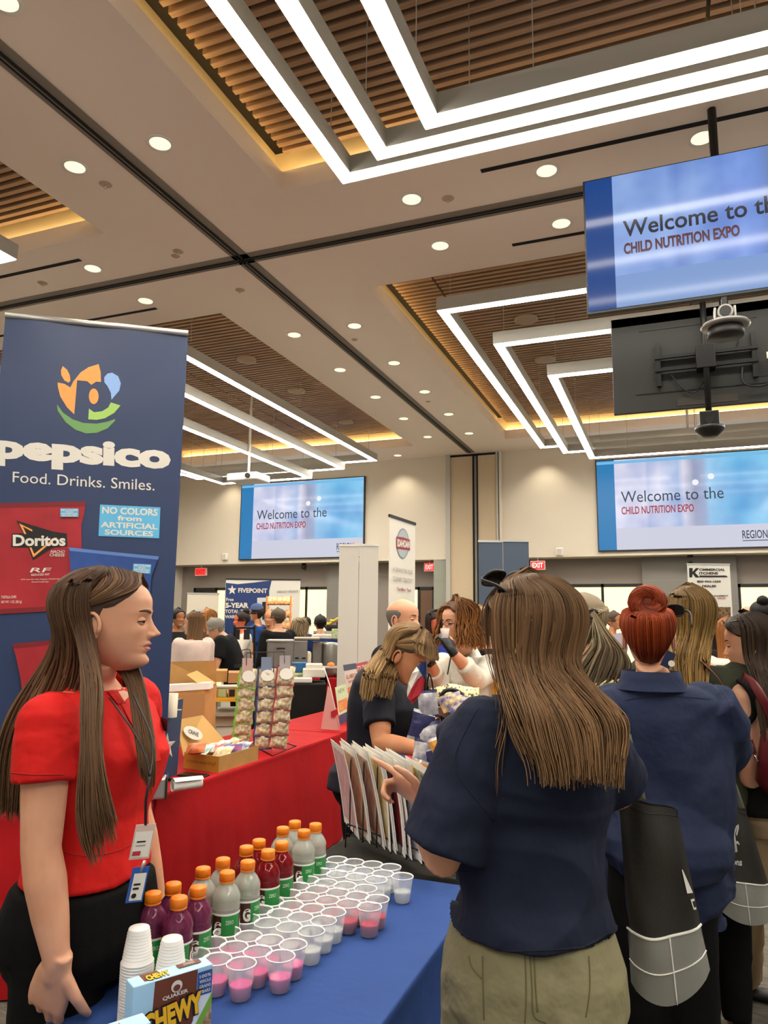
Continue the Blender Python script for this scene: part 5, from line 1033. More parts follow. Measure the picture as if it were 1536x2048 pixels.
        def disp(V, N):
            a = vnoise(V*A3(*fs)+seed*7.3, seed); b = vnoise(V*A3(*fs)*2.3+seed*3.1, seed+5); c = 1-np.abs(vnoise(V*A3(5, 5, 9)+a[:, None]*1.4, seed+9))*2
            return fold*(a*.8+b*.45+c*.5)*(1+1.3*np.exp(-((V[:, 2]-V[:, 2].min())/.11)**2))
        V, F = fuse(mb, vox, smooth, disp); o = MB(); o.add(V, F, m, True); return o.build(name, parent)
    def legs(s, m, parent, z1=.60, infl=.01, leg=.014, flare=.0, vox=.009, fold=.004, seed=2, name='trousers', zend=.04, extra=None):
        mb = MB(); s.torso(mb, m, .462, z1, infl)
        for k in 'LR':
            H = s.H*s.b; a, b, c = s.j['hip'+k], s.j['kn'+k], s.j['an'+k]; e = c+V3*(zend*s.H-c[2])
            mb.tube([a+V3*.02*H, a*.6+b*.4, b, b*.5+e*.5, e], [.052*H+leg*.6, .046*H+leg*.8, .031*H+leg, .027*H+leg+flare*.5, .022*H+leg+flare], m, 18)
        if extra: extra(mb)
        def disp(V, N): a = vnoise(V*A3(8, 8, 5)+seed*5.1, seed); return fold*(a+.6*(1-2*np.abs(vnoise(V*A3(6, 6, 14)+a[:, None], seed+2))))
        V, F = fuse(mb, vox, 4, disp); o = MB(); o.add(V, F, m, True); return o.build(name, parent)
    def shoes(s, m, parent):
        for k in 'LR':
            c = s.j['an'+k]*A3(1, 1, 0); mb = MB(); rings = []
            for x, w, h in ((-.05, .02, .05), (-.045, .032, .07), (0, .036, .075), (.06, .038, .05), (.12, .042, .04), (.165, .034, .03), (.18, .015, .018)):
                rings.append([c+s.f*x+s.l*w*cos(a)+V3*max(.001, h/2+h/2*sin(a)) for a in np.linspace(0, 2*pi, 14, False)])
            mb.loft(rings, m); mb.build('shoe', parent)
def HM(name, root, tip): return mat('hair_'+name, root, .5, tint=tip, spec=.22)
def hair_cap(fr, m, parent, off=.004, line=None, name='hair_cap', bump=.002, seed=0, nt=60, nz=34):
    """close fitting hair over the skull down to a hairline that varies round the head"""
    L = line or ([0, .5, 1.0, 1.35, 1.75, 2.2, 2.7, pi], [.83, .80, .66, .52, .50, .26, .14, .12])
    t = np.linspace(-pi, pi, nt, False); V = []; 
    for k in range(nz):
        for a in t: z0 = np.interp(abs(a), *L)+(.03 if line and abs(a) < 1.55 else 0); q = z0+(1-z0)*(k/(nz-1)); o = off*min(1, k/3+.15)+bump*vnoise(np.array([[a*6, q*2, seed]]), 3)[0]; V.append(head_surf(a, q, o, False))
    W_ = fr.w(np.array(V)); F = [(k*nt+j, k*nt+(j+1) % nt, (k+1)*nt+(j+1) % nt, (k+1)*nt+j) for k in range(nz-1) for j in range(nt)]; F.append(tuple((nz-1)*nt+j for j in range(nt)))
    o = link_mesh(name, W_, F, [m], None, True, parent); return o
def scalp_paths(fr, n, K, th, ends, part=0, off=(.004, .016), zl=.42, hang=None, noise=.006, zs=(.985, .955, .92, .87, .80, .70, .6), seed=0, front=.055, ragged=.12, clump=.5):
    """hair locks from a parting over the skull and then hanging: hang(theta, d, p, u) -> world point, d metres below where it leaves the skull, u in 0..1"""
    r = np.random.default_rng(seed); out = []
    for i in range(n):
        a = th[0]+(th[1]-th[0])*(i+r.random())/n; o = off[0]+(off[1]-off[0])*r.random()
        xs = np.clip(cos(a), -1, 1)*front*(.6+.4*r.random())-.005; p0 = A3(xs, part+.004*r.normal(), HH*np.interp(xs, [-.09, -.05, 0, .04, .07], [.86, .965, 1.015, .98, .93])+o*1.2+.003)
        if cos(a) < .15: p0 = A3(-.010+.012*cos(a), part+.012*sin(a), HH*.995+o*.8)
        pts = [fr.w(p0)]
        for z in zs: pts.append(fr.w(head_surf(a*(1-.12*(z > .9)), z, o, False)))
        pb = fr.w(head_surf(a, zl, o, False)); pts.append(pb); L = ends(a)*(1-ragged*r.random())
        for k in range(1, 9): pts.append(hang(a, L*k/8, pb, k/8, o))
        c = catmull(np.array(pts), K); t = np.linspace(0, 1, K)[:, None]; c = c+noise*(t**1.2)*np.stack([vnoise(np.stack([t[:, 0]*3.1, np.full(K, i*clump*.11), np.full(K, q*5.)], 1), seed+q) for q in range(3)], 1); out.append(c)
    return np.array(out)
# ------------------------------------------------------------------ woman in the red polo
M_polo = mat('polo_red', '#cf1f1a', .72, bump=.7, bscale=10, spec=.2, col2='#c41a18', cscale=4); M_blkt = mat('trousers_black', '#0e0d0d', .9, spec=.15, bump=.2, bscale=60)
def head_at(px, py, D, turn, sc=1, tilt=0, roll=0):
    """chin height under the ear at a pixel; turn: 0 faces the camera, 90 faces right in the picture, 180 away"""
    Rh, Fh = hview(px); a = radians(turn); f = -Fh*cos(a)+Rh*sin(a); l = np.cross(V3, f); ff = f*cos(tilt)+V3*sin(tilt); up = V3*cos(tilt)-f*sin(tilt); up = up*cos(roll)+l*sin(roll)
    return Frame(P(px, py, D), ff, up, sc), f
def dirpx(px, turn): Rh, Fh = hview(px); a = radians(turn); return -Fh*cos(a)+Rh*sin(a)
K1 = 1.13; P1 = lambda x, y, D: P(x, y, D*K1); D0 = 1.60*K1; hf, hdir = head_at(210, 1341, D0, 77, (1.03*K1, .98*K1, .925*K1), tilt=.02)
root = thing('person', 'woman in a red polo with long brown hair and a lanyard, beside the blue table', 'person', (P1(180, 1500, 1.62)*A3(1, 1, 0)))
tf = dirpx(190, 55); hc = hf.o; ctr = hc-hdir*.018; H_ = 1.71
Bx = P1(196, 1400, 1.62); B = Body(Bx[0], Bx[1], H_, tf, build=.985, depth=1.08, sh=1.10, bust=.026)
B.j['elR'] = P1(82, 1700, 1.40); B.j['wrR'] = P1(114, 1925, 1.36); B.j['shR'] = P1(96, 1447, 1.47)
B.j['elL'] = B.j['shL']+A3(0, 0, -.29)+B.l*.03; B.j['wrL'] = B.j['elL']+A3(0, 0, -.24)+B.f*.08
Rh, Fh = hview(110)
body = B.skin(SK['fair'], (None, dict(d=unit(-V3*.9-Rh*.15+Fh*.35), n=unit(Fh*.7+Rh*.5), curl=.28, side=1, sc=1.2, curls=(.35, .3, .28, .25))), .0045, head=hf, lip=M_lip, hd=(150, 130), parent=root)
def polo_extra(mb):
    c = hf.w(A3(-.012, 0, -.055)); fr2 = Frame(c, B.f); rings = []
    for r, z in ((.088, -.03), (.080, .0), (.072, .022), (.078, .018), (.095, -.008)): rings.append([fr2.w(A3(cos(a)*r*.95, sin(a)*r*1.0, z+(.0 if abs(a) > .5 else -.05*(1-abs(a)/.5)))) for a in np.linspace(-pi, pi, 36, False)])
shirt1 = B.top(M_polo, root, sleeve=.47, z0=.579, infl=.012, hem=.006, sinf=.012, sflare=.006, vox=.0055, fold=.0035, seed=3, name='polo_shirt', fs=(5, 5, 8))
# collar, placket and buttons
cn = B.pt(.846, 0, -.010); rings = []
for r, dz in ((.080, -.012), (.070, .018), (.067, .030), (.071, .030), (.088, -.006), (.098, -.030)):
    rings.append([cn+B.l*r*sin(a)*1.0+B.f*r*cos(a)*.98+V3*(dz-.050*max(0, cos(a))**3) for a in np.linspace(.95, 2*pi-.95, 40)])
MB().loft(rings, M_polo, False, False).build('collar', root)
pk = B.pt(.80, -.0, 0); 
mp = MB(); sk0 = []
for zf in (.815, .795, .775, .755, .735):
    R_ = B.ring(zf, *[np.interp(zf, [t[0] for t in TR], [t[i] for t in TR]) for i in (1, 2, 3)], infl=.0175, n=56); k = 14; sk0.append([R_[k-1], R_[k], R_[k+1]])
mp.loft(sk0, M_polo, False, False); mp.build('placket', root)
for q in (1, 3): c = sk0[q][1]; MB().cyl(c, c+B.f*.003, .0055, M_pw, n=12).build('button', root)
# neckline skin shows as an open wedge; logo letters on the chest
lg = B.ring(.775, .098, .064, 0, infl=.016, n=56)[9]; nn = unit(lg-B.pt(.775)); p = Panel(lg-np.cross(V3, nn)*.0+V3*.0, np.cross(V3, nn), V3, .002); p.rect(-.03, -.012, .07, .03, M_pk, 'chest_logo'); p.text('DORITOS', -.026, -.006, .062, .018, M_pw, bold=.04, b='chest_lettering'); p.build(root)
seam(shirt1, [(22, 1545), (60, 1549), (128, 1549)], mat('seam_red', '#9c1512', .8), root); seam(shirt1, [(128, 1705), (180, 1712), (240, 1700), (290, 1672)], mat('seam_red'), root)
B.legs(M_blkt, root, z1=.612, infl=.027, leg=.03, vox=.008, seed=4); B.shoes(M_blackp, root)
patch(shirt1, [(233, 1352), (262, 1346), (272, 1372), (262, 1388), (248, 1404), (232, 1392), (226, 1372)], SK['fair'], root, .003, 'open_neckline')
patch(shirt1, [(262, 1340), (276, 1352), (286, 1392), (272, 1402), (262, 1382)], M_polo, root, .007, 'collar_flap'); patch(shirt1, [(226, 1358), (236, 1382), (250, 1404), (236, 1408), (216, 1384)], M_polo, root, .007, 'collar_flap')
seam(shirt1, [(250, 1404), (262, 1440), (270, 1470)], mat('seam_red'), root); seam(shirt1, [(272, 1400), (282, 1430), (286, 1462)], mat('seam_red'), root)
# lanyard with two badges
tagc = P1(285, 1680, 1.37); kn = P1(299, 1553, 1.38)
def on_chest(px, py, D): return P1(px, py, D)
MB().tube(catmull([on_chest(219, 1396, 1.49), on_chest(240, 1424, 1.44), on_chest(265, 1460, 1.415), on_chest(288, 1505, 1.395), kn], 20), .0022, M_blackp, 6).build('lanyard_cord', root)
MB().tube(catmull([on_chest(268, 1392, 1.53), on_chest(283, 1425, 1.50), on_chest(302, 1470, 1.45), on_chest(305, 1510, 1.42), kn], 20), .0022, M_blackp, 6).build('lanyard_cord', root)
MB().tube([kn, P1(292, 1600, 1.38), P1(291, 1650, 1.375)], .0030, M_blackp, 6).build('lanyard_ribbon', root)
Rb_, Fb_ = hview(285); U_ = unit(Rb_-V3*.0); Vb = unit(V3+Rb_*.16)
def badge_card(c, w, h, m, name, deco):
    MB().box(c, (w, .002, h), m, ax=(U_, Fb_, Vb)).build(name, root); p = Panel(c-U_*w/2-Vb*h/2-Fb_*.0016, U_, Vb, .0006); deco(p, w, h); p.build(root)
badge_card(P1(285, 1683, 1.37), .041, .070, mat('badge_holder', '#d8c0b4', .2, alpha=.85), 'badge_holder', lambda p, w, h: (p.rect(.003, .004, w-.006, h-.018, M_pw, 'badge_print'), p.rect(.009, .034, .018, .003, M_pk, 'badge_print'), p.rect(.008, .027, .02, .002, mat('print_grey', '#8a8480', .5), 'badge_print'), p.rect(.005, .008, .016, .009, mat('ink_red'), 'badge_print')))
badge_card(P1(275, 1769, 1.365), .034, .070, mat('badge_blue', '#2c58a8', .4), 'blue_badge', lambda p, w, h: (p.rect(.006, .004, w-.009, h-.016, M_pw, 'badge_print'), p.rect(.009, .034, .014, .004, M_pk, 'badge_print'), p.rect(.009, .026, .012, .004, M_pk, 'badge_print'), p.disc(.014, .014, .005, .005, M_pk, 'badge_print')))
MB().tube([P1(289, 1722, 1.37), P1(281, 1744, 1.37)], .0035, M_alu, 8).build('badge_clip', root)
# her hair
HB = HM('brown', '#33211a', '#7d5c3e'); HBc = mat('hair_brown_under', '#463224', .6)
capl = ([0, .45, .8, 1.1, 1.3, 1.45, 1.75, 2.1, 2.6, pi], [.845, .82, .74, .66, .60, .60, .40, .22, .12, .12]); hair_cap(hf, HBc, root, .004, capl)
def hang_back(a, d, p, u, o):      # near side: behind the shoulder, down the back to the lower left
    tgt = P1(14+70*(pi-abs(a))/1.6, 1340+560*d*.62, 1.52+.10*(abs(a)-1.7)) ; q = p-V3*d; s = min(1, (d/.16))
    return q*(1-s)+s*(A3(tgt[0], tgt[1], 0)*1+V3*(p[2]-d*.93))
def mix_to(p, d, s, tx, D_): t = P(tx, 1400, D_*K1); return A3(p[0]*(1-s)+t[0]*s, p[1]*(1-s)+t[1]*s, p[2]-d)
DD = [0, .09, .18, .26, .40]
def hB(a, d, p, u, o):
    e = d; d = d/K1
    w = np.clip((-a-1.72)/(pi-1.72), 0, 1)**.8; w = np.clip(w+.12*sin(o*2600), 0, 1); nr, fa = np.interp(d, DD, [190, 172, 142, 125, 110]), np.interp(d, DD, [92, 60, 14, 4, 16])
    return mix_to(p, e, min(1, d/.09), nr*(1-w)+fa*w, np.interp(d, [0, .12, .4], [1.60, 1.585, 1.56])-o*2+.03*w)
pa = scalp_paths(hf, 1100, 30, (-pi, -1.70), lambda a: .38*K1, hang=hB, noise=.006, seed=1, zl=.36, zs=(.985, .955, .92, .87, .80, .70, .60, .48), off=(.004, .022), ragged=.2, clump=.2)
def hF(a, d, p, u, o):
    e = d; d = d/K1
    v = np.clip((-a-1.68)/.36, 0, 1); v = np.clip(v+.35*sin(o*3100), 0, 1)
    tx = np.interp(d, [0, .12, .22, .28, .33, .38], [196, 206, 212, 218, 240, 262])*(1-v)+np.interp(d, [0, .12, .25, .33, .38, .42], [178, 164, 166, 176, 196, 222])*v+5*np.sin(d*26+v*2)*min(1, d*6)
    return mix_to(p, e, min(1, d/.10), tx, np.interp(d, [0, .1, .25, .42], [1.53, 1.46, 1.40, 1.37])-o*.9)
pb_ = scalp_paths(hf, 620, 36, (-2.05, -1.68), lambda a: np.interp(-a, [1.68, 1.88, 2.05], [.36, .43, .46]), hang=hF, noise=.006, seed=2, zl=.36, zs=(.985, .955, .92, .87, .80, .70, .54), front=.03, off=(.004, .02), clump=.25)
CL = capl
def sweep(n, K, sg, seed):
    r = np.random.default_rng(seed); out = []
    for i in range(n):
        a0 = .12+1.35*(i+r.random())/n; o = .004+.008*r.random(); pts = [hf.w(A3(.078-.10*(a0/1.45), sg*.002, HH*(.93+.08*min(1, a0))+o))]
        for k in range(1, 12):
            q = k/11; a = a0+(1.88-a0)*q**1.1; z = .95+(.60-.95)*q**.9; z = max(z, np.interp(a, *CL)+.012+.02*r.random()); pts.append(hf.w(head_surf(sg*a, z, o, False)))
        out.append(catmull(np.array(pts), K))
    return np.array(out)
pc = sweep(420, 24, -1, 3); pe = sweep(160, 20, 1, 8)
def hR(a, d, p, u, o):
    e = d; d = d/K1
    v = np.clip((a-1.5)/(pi-1.5)+.25*sin(o*2900), 0, 1); tx = np.interp(d, [0, .05, .14, .24, .32], [262, 272, 296, 316, 312])*(1-v)+np.interp(d, [0, .05, .14, .24, .32], [236, 244, 262, 286, 300])*v
    return mix_to(p, e, min(1, d/.06), tx, np.interp(d, [0, .1, .25], [1.66, 1.60, 1.52])-o)
pd_ = scalp_paths(hf, 600, 28, (1.5, pi), lambda a: np.interp(a, [1.5, pi], [.35, .305]), hang=hR, noise=.006, seed=4, zl=.34, zs=(.985, .955, .92, .87, .80, .70, .60, .48), off=(.004, .018), clump=.25)
for q, nm in ((pa, 'hair_back'), (pb_, 'hair_front_lock'), (pd_, 'hair_far_side')): strands(nm, q, .0029, HB, root)
strands('hair_swept', pc, .0025, HB, root, grad=.2); strands('hair_swept_far', pe, .0025, HB, root); MB().tube(catmull([hf.w(A3(.072, -.045, -.09)), hf.w(A3(.075, -.02, -.115)), hf.w(A3(.07, .02, -.1))], 10), .0008, mat('gold', '#c8a050', .3, 1), 4).build('necklace', root)
# ------------------------------------------------------------------ woman in the navy T-shirt, seen from behind
def mixw(p, d, s, tx, D_, dz=1.0): t = P(tx, 1400, D_); return A3(p[0]*(1-s)+t[0]*s, p[1]*(1-s)+t[1]*s, p[2]-d*dz)
def new_person(label, px, D, name='person'):
    q = P(px, 1500, D); return thing(name, label, 'person', (q[0], q[1], 0))
M_ntee = mat('tee_navy', '#212638', .9, bump=.9, bscale=11, spec=.2, stretch=(1, 1, .7), col2='#1d2233', cscale=6); M_khaki = mat('khaki_green', '#857f62', .85, bump=.8, bscale=14, spec=.2, col2='#777156', cscale=5)
root = new_person('woman in a navy T-shirt with very long light brown hair, seen from behind', 1080, 1.5)
hf, hd_ = head_at(1064, 1377, 1.52, 180+52, .95)
tf = dirpx(1080, 180+14); q = P(1056, 1500, 1.56)
B = Body(q[0], q[1], 1.72, tf, build=.93, depth=1.15, sh=1.0)
B.j['shL'] = P(968, 1472, 1.50); B.j['elL'] = P(882, 1715, 1.44); B.j['wrL'] = P(858, 1608, 1.66); B.j['shR'] = P(1165, 1462, 1.50); B.j['elR'] = P(1236, 1580, 1.60); B.j['wrR'] = P(1175, 1596, 1.78)
Rh, Fh = hview(850)
B.skin(SK['fair'], (dict(d=unit(-Rh*.72+Fh*.35+V3*.42), n=unit(-V3*.7-Rh*.1-Fh*.6), curl=1.0, side=1, sc=.98, point=True, thumb=.2), dict(d=unit(-Rh*.8+Fh*.6), n=-V3, curl=.5)), .0045, head=hf, hd=(120, 100), parent=root)
def tee_extra(mb):
    mb.tube([B.j['elL']*.25+B.j['shL']*.75, B.j['elL']*.55+B.j['shL']*.45, B.j['elL']*.93+B.j['shL']*.07], [.072, .083, .088], M_ntee, 18)
tee = B.top(M_ntee, root, sleeve=.80, z0=.572, infl=.028, hem=.012, sinf=.024, sflare=.016, vox=.0055, fold=.013, seed=11, name='t_shirt', fs=(5, 5, 5), extra=tee_extra)
M_sn = mat('seam_navy', '#141824', .9)
for q in ([(956, 1415), (922, 1480), (910, 1523), (930, 1570), (989, 1642)], [(880, 1722), (905, 1738), (935, 1745), (970, 1738)], [(912, 1893), (1000, 1902), (1100, 1900), (1200, 1890), (1234, 1875)]): seam(tee, q, M_sn, root)
cn = B.pt(.838, 0, -.004); MB().loft([[cn+B.l*r*sin(a)+B.f*r*cos(a)+V3*(dz+.008*-cos(a)) for a in np.linspace(0, 2*pi, 36, False)] for r, dz in ((.082, -.012), (.076, .006), (.074, .006), (.078, -.012))], M_ntee, False).build('neck_rib', root)
pants = B.legs(M_khaki, root, z1=.60, infl=.024, leg=.030, vox=.0065, fold=.005, seed=12); B.shoes(M_blackp, root)
# pocket stitching on the trousers
def on_ring(zf, k, infl, n=60): return B.ring(zf, *[np.interp(zf, [t[0] for t in TR], [t[i] for t in TR]) for i in (1, 2, 3)], infl=infl, n=n)[k % n]
M_st = mat('stitch_khaki', '#5c5636', .9)
for q in ([(1060, 1912), (1064, 1975), (1067, 2030), (1092, 2046)], [(1068, 1912), (1071, 1975), (1075, 2024)], [(1178, 1912), (1180, 1975), (1172, 2035)], [(965, 1912), (966, 1975), (968, 2040)], [(938, 1912), (944, 1935), (964, 1958)], [(1050, 1905), (1052, 1980), (1050, 2046)]): seam(pants, q, M_st, root, r=.0013, name='pocket_seam')
# hair
HL = HM('light_brown', '#4a3626', '#a07a54'); HLc = mat('hair_light_brown_under', '#4c3a29', .6); hair_cap(hf, HLc, root, .004)
def hL(a, d, p, u, o):
    # angle round the head measured from the away direction in the picture: left strands to right strands
    w = hf.f*cos(a)+hf.l*sin(a); R_, F_ = hview(1062); v = np.clip((w@R_+1)/2, 0, 1); v = np.clip(v+.10*sin(o*2100), 0, 1)
    tx = np.interp(d, [0, .03, .08, .13, .19], [1003, 1008, 1014, 1024, 1062])*(1-v)+np.interp(d, [0, .03, .08, .13, .19], [1196, 1222, 1240, 1250, 1232])*v
    back = -(w@F_); D_ = np.interp(d, [0, .1, .3], [1.50, 1.44, 1.395])-.03*max(0, back)+.02*(1-abs(2*v-1))*0-o*1.6
    return mixw(p, d, min(1, d/.1), tx, D_)
pp_ = scalp_paths(hf, 2300, 34, (1.30, 2*pi-1.0), lambda a: .225, hang=hL, noise=.014, seed=21, zl=.30, zs=(.985, .955, .92, .87, .80, .70, .60, .46), off=(.004, .026), ragged=.30, clump=.12, front=.06)
strands('long_hair', pp_, .0026, HL, root)
def hT(a, d, p, u, o): tx = np.interp(d, [0, .1, .2, .27], [1012, 998, 972, 978]); return mixw(p, d, min(1, d/.12), tx+o*900, 1.455-o)
strands('loose_strands', scalp_paths(hf, 14, 30, (.5, .8), lambda a: .27, hang=hT, noise=.02, seed=22, zl=.30, off=(.004, .02), clump=6), .0012, HL, root)
def sweep2(fr, n, K, sg, seed, line, a_end=1.9, z_end=.55, a0r=(.12, 1.35), o0=.004):
    r = np.random.default_rng(seed); out = []
    for i in range(n):
        a0 = a0r[0]+a0r[1]*(i+r.random())/n; o = o0+.008*r.random(); pts = [fr.w(A3(.078-.10*(a0/1.45), sg*.002, HH*(.93+.08*min(1, a0))+o))]
        for k in range(1, 12):
            q = k/11; a = a0+(a_end-a0)*q**1.1; z = .95+(z_end-.95)*q**.9; z = max(z, np.interp(a, *line)+.012+.02*r.random()); pts.append(fr.w(head_surf(sg*a, z, o, False)))
        out.append(catmull(np.array(pts), K))
    return np.array(out)
LN = ([0, .45, .8, 1.1, 1.3, 1.45, 1.75, 2.1, 2.6, pi], [.845, .82, .74, .66, .60, .60, .40, .22, .12, .12])
strands('hair_swept', sweep2(hf, 260, 22, 1, 23, LN), .0022, HL, root); strands('hair_swept_far', sweep2(hf, 120, 20, -1, 24, LN), .0022, HL, root)
def sunglasses(fr, label, z=.93, x=.062, tilt=.9, sh=0):
    o = fr.w(A3(x, sh, z*HH+.012)); t = thing('sunglasses', label, 'sunglasses', o); f = unit(fr.f*cos(tilt)+fr.u*sin(tilt)); u = unit(fr.u*cos(tilt)-fr.f*sin(tilt)); g = mat('sunglass_lens', '#120d0c', .06)
    for s in (-1, 1):
        c = o+fr.l*s*.034+f*.012; ring = [c+fr.l*.029*math.copysign(abs(cos(a))**.7, cos(a))+u*.022*math.copysign(abs(sin(a))**.7, sin(a)) for a in np.linspace(0, 2*pi, 22, False)]
        MB().tube(ring+[ring[0]], .0032, M_blackp, 6).build('rim', t); MB().loft([[q-f*.001 for q in ring], [q+f*.001 for q in ring]], g, True, True, False).build('lens', t)
        MB().tube(catmull([c+fr.l*s*.032, c+fr.l*s*.044-f*.01, o+fr.l*s*.084-fr.f*.05-fr.u*.014, o+fr.l*s*.082-fr.f*.11-fr.u*.05], 12), [(.0022, .005)]*12, M_blackp, 6).build('temple_arm', t)
    MB().tube([o+fr.l*.008+f*.012, o-fr.l*.008+f*.012], .003, M_blackp, 6).build('bridge', t); return t
sunglasses(hf, 'black sunglasses pushed up on the head of the woman in the navy T-shirt', z=.955, x=.066, tilt=.8)
# ------------------------------------------------------------------ tote bags
M_tbk = mat('tote_black', '#1d1b18', .55, bump=.2, bscale=90, col2='#2a2722', cscale=3); M_tgr = mat('tote_grey', '#8b8a83', .5, bump=.15, bscale=60, col2='#7b7a74', cscale=4); M_twh = mat('tote_piping', '#e9e6de', .5)
def tote(label, D, tl, tr, br_, bl, th, frac, straps, loc):
    """hanging bag: front panel corners at pixels, grey lower part from frac down, depth th"""
    t = thing('tote_bag', label, 'bag', loc, None); Rv_, Fv_ = hview((tl[0]+tr[0])/2); TL, TRt, BR, BLt = [P(*q, D+dd) for q, dd in ((tl, 0), (tr, .02), (br_, .02), (bl, 0))]; n = 16; m = 24
    def srf(u, v, s):
        p = (TL*(1-u)+TRt*u)*(1-v)+(BLt*(1-u)+BR*u)*v; e = (sin(pi*u)**.5)*(.25+.75*v); fold = .010*sin(u*9+v*3)*(1-v*.5)+.008*vnoise(np.array([[u*3, v*4, s]]), 5)[0]
        return p+Fv_*(s*th*.5*e+fold)-V3*.045*sin(pi*u)*v**5
    for (v0, v1, mm, nm) in ((0, frac, M_tbk, 'bag_body'), (frac, 1, M_tgr, 'grey_base')):
        mb = MB()
        for s in (-1, 1):
            vs = [srf(i/n, v0+(v1-v0)*j/m, s) for i in range(n+1) for j in range(m+1)]; fs = []
            for i in range(n):
                for j in range(m): a = i*(m+1)+j; f = (a, a+1, a+m+2, a+m+1); fs.append(f if s < 0 else f[::-1])
            mb.add(vs, fs, mm, True)
        if v1 == 1: mb.loft([[srf(i/n, 1, -1) for i in range(n+1)], [srf(i/n, 1, 1) for i in range(n+1)]], mm, False, False)
        mb.build(nm, t)
    for s in (-1, 1): MB().tube([srf(i/n, frac, s)+Fv_*s*.001 for i in range(n+1)], .0032, M_twh, 6).build('white_piping', t)
    MB().tube([srf(.56, frac+(1-frac)*j/8, -1)-Fv_*.001 for j in range(9)], .0018, M_twh, 5).build('seam', t); MB().tube([srf(i/n, .88+.12*frac*0, -1)-Fv_*.001 for i in range(n+1)], .0016, M_twh, 5).build('seam', t)
    MB().tube([srf(i/n, .045, -1)-Fv_*.0005 for i in range(n+1)], .0012, M_black, 4).build('top_hem', t)
    for st_ in straps: MB().tube(catmull([P(x, y, d) for x, y, d in st_], 18), [(.0125, .0016)]*18, mat('tote_strap', '#6a6a5c', .7), 6, up=tuple(Fv_)).build('strap', t)
    return t, srf, Fv_
t, srf, Fv_ = tote('black and grey tote bag with white piping on the arm of the T-shirt woman', 1.60, (1237, 1592), (1354, 1620), (1420, 1938), (1262, 1962), .10, .72, [[(1243, 1604, 1.57), (1238, 1560, 1.56), (1236, 1510, 1.54), (1250, 1470, 1.56)], [(1280, 1600, 1.56), (1268, 1550, 1.55), (1258, 1505, 1.55), (1250, 1470, 1.56)]], P(1310, 1600, 1.62))
def tote_mark(srf, cells, m, t, name):
    mb = MB()
    for (u0, u1, v0, v1) in cells: mb.add([srf(u, v, -1)-Fv_*.0022 for u, v in ((u0[0], v0), (u0[1], v0), (u1[1], v1), (u1[0], v1))], [(0, 1, 2, 3)][::1], m)
    mb.build(name, t)
tote_mark(srf, [((.885, .90), (.90, .985), .36, .5), ((.93, .945), (.945, .96), .535, .60), ((.945, .985), (.95, .985), .535, .55), ((.955, .985), (.96, .985), .59, .605)], M_twh, t, 'white_letters')
# ------------------------------------------------------------------ woman with the red bun
M_coat = mat('coat_navy', '#283048', .8, bump=.9, bscale=8, spec=.2, col2='#222a44', cscale=4)
root = new_person('woman with a red hair bun and long navy coat, seen from behind', 1300, 2.55)
hf, _ = head_at(1300, 1345, 2.55, 180, 1.05); tf = dirpx(1330, 180+8); q = P(1312, 1500, 2.58)
B = Body(q[0], q[1], 1.66, tf, build=1.22, depth=1.15, sh=1.12)
for k in 'LR': B.j['hip'+k] = B.pt(.50, .040*(1 if k == 'L' else -1)); B.j['kn'+k] = B.pt(.275, .046*(1 if k == 'L' else -1)); B.j['an'+k] = B.pt(.045, .05*(1 if k == 'L' else -1))
D = 2.55; B.j['shL'] = P(1225, 1425, D); B.j['shR'] = P(1405, 1415, D); B.j['elR'] = P(1448, 1490, D+.10); B.j['wrR'] = P(1440, 1555, D+.34); B.j['elL'] = P(1195, 1540, D+.05); B.j['wrL'] = P(1230, 1560, D+.32)
B.skin(SK['pale'], (dict(d=unit(hview(1300)[1]), n=-V3), dict(d=unit(hview(1300)[1]-V3*.3), n=-V3)), .006, head=hf, hd=(90, 70), parent=root)
def coat_extra(mb):
    D = 2.58; R_, F_ = hview(1310); rings = []
    for y, x0, x1, dd in ((1400, 1215, 1430, .13), (1460, 1200, 1452, .16), (1520, 1196, 1458, .18), (1600, 1208, 1455, .18), (1700, 1214, 1452, .19), (1780, 1212, 1452, .19), (1832, 1216, 1448, .18)):
        c = P((x0+x1)/2, y, D); hw = m_px((x1-x0)/2, D); rings.append([c+R_*hw*math.copysign(abs(cos(a))**.85, cos(a))+F_*dd*sin(a) for a in np.linspace(0, 2*pi, 30, False)])
    mb.loft(rings[::-1], M_coat); mb.tube([P(1420, 1405, 2.52), P(1450, 1450, 2.54), P(1455, 1500, 2.62), P(1440, 1545, 2.82)], [.085, .082, .072, .05], M_coat, 18)
coat = B.top(M_coat, root, sleeve=1.8, z0=.46, infl=.022, hem=.0, sinf=.020, sflare=.0, vox=.007, fold=.016, seed=31, name='coat', extra=coat_extra, fs=(5, 5, 3))
for q in ([(1215, 1372), (1246, 1418), (1262, 1470), (1262, 1540)], [(1418, 1352), (1455, 1400), (1466, 1450)], [(1250, 1400), (1330, 1392), (1420, 1398)]): seam(coat, q, mat('seam_coat', '#1c2236', .9), root)
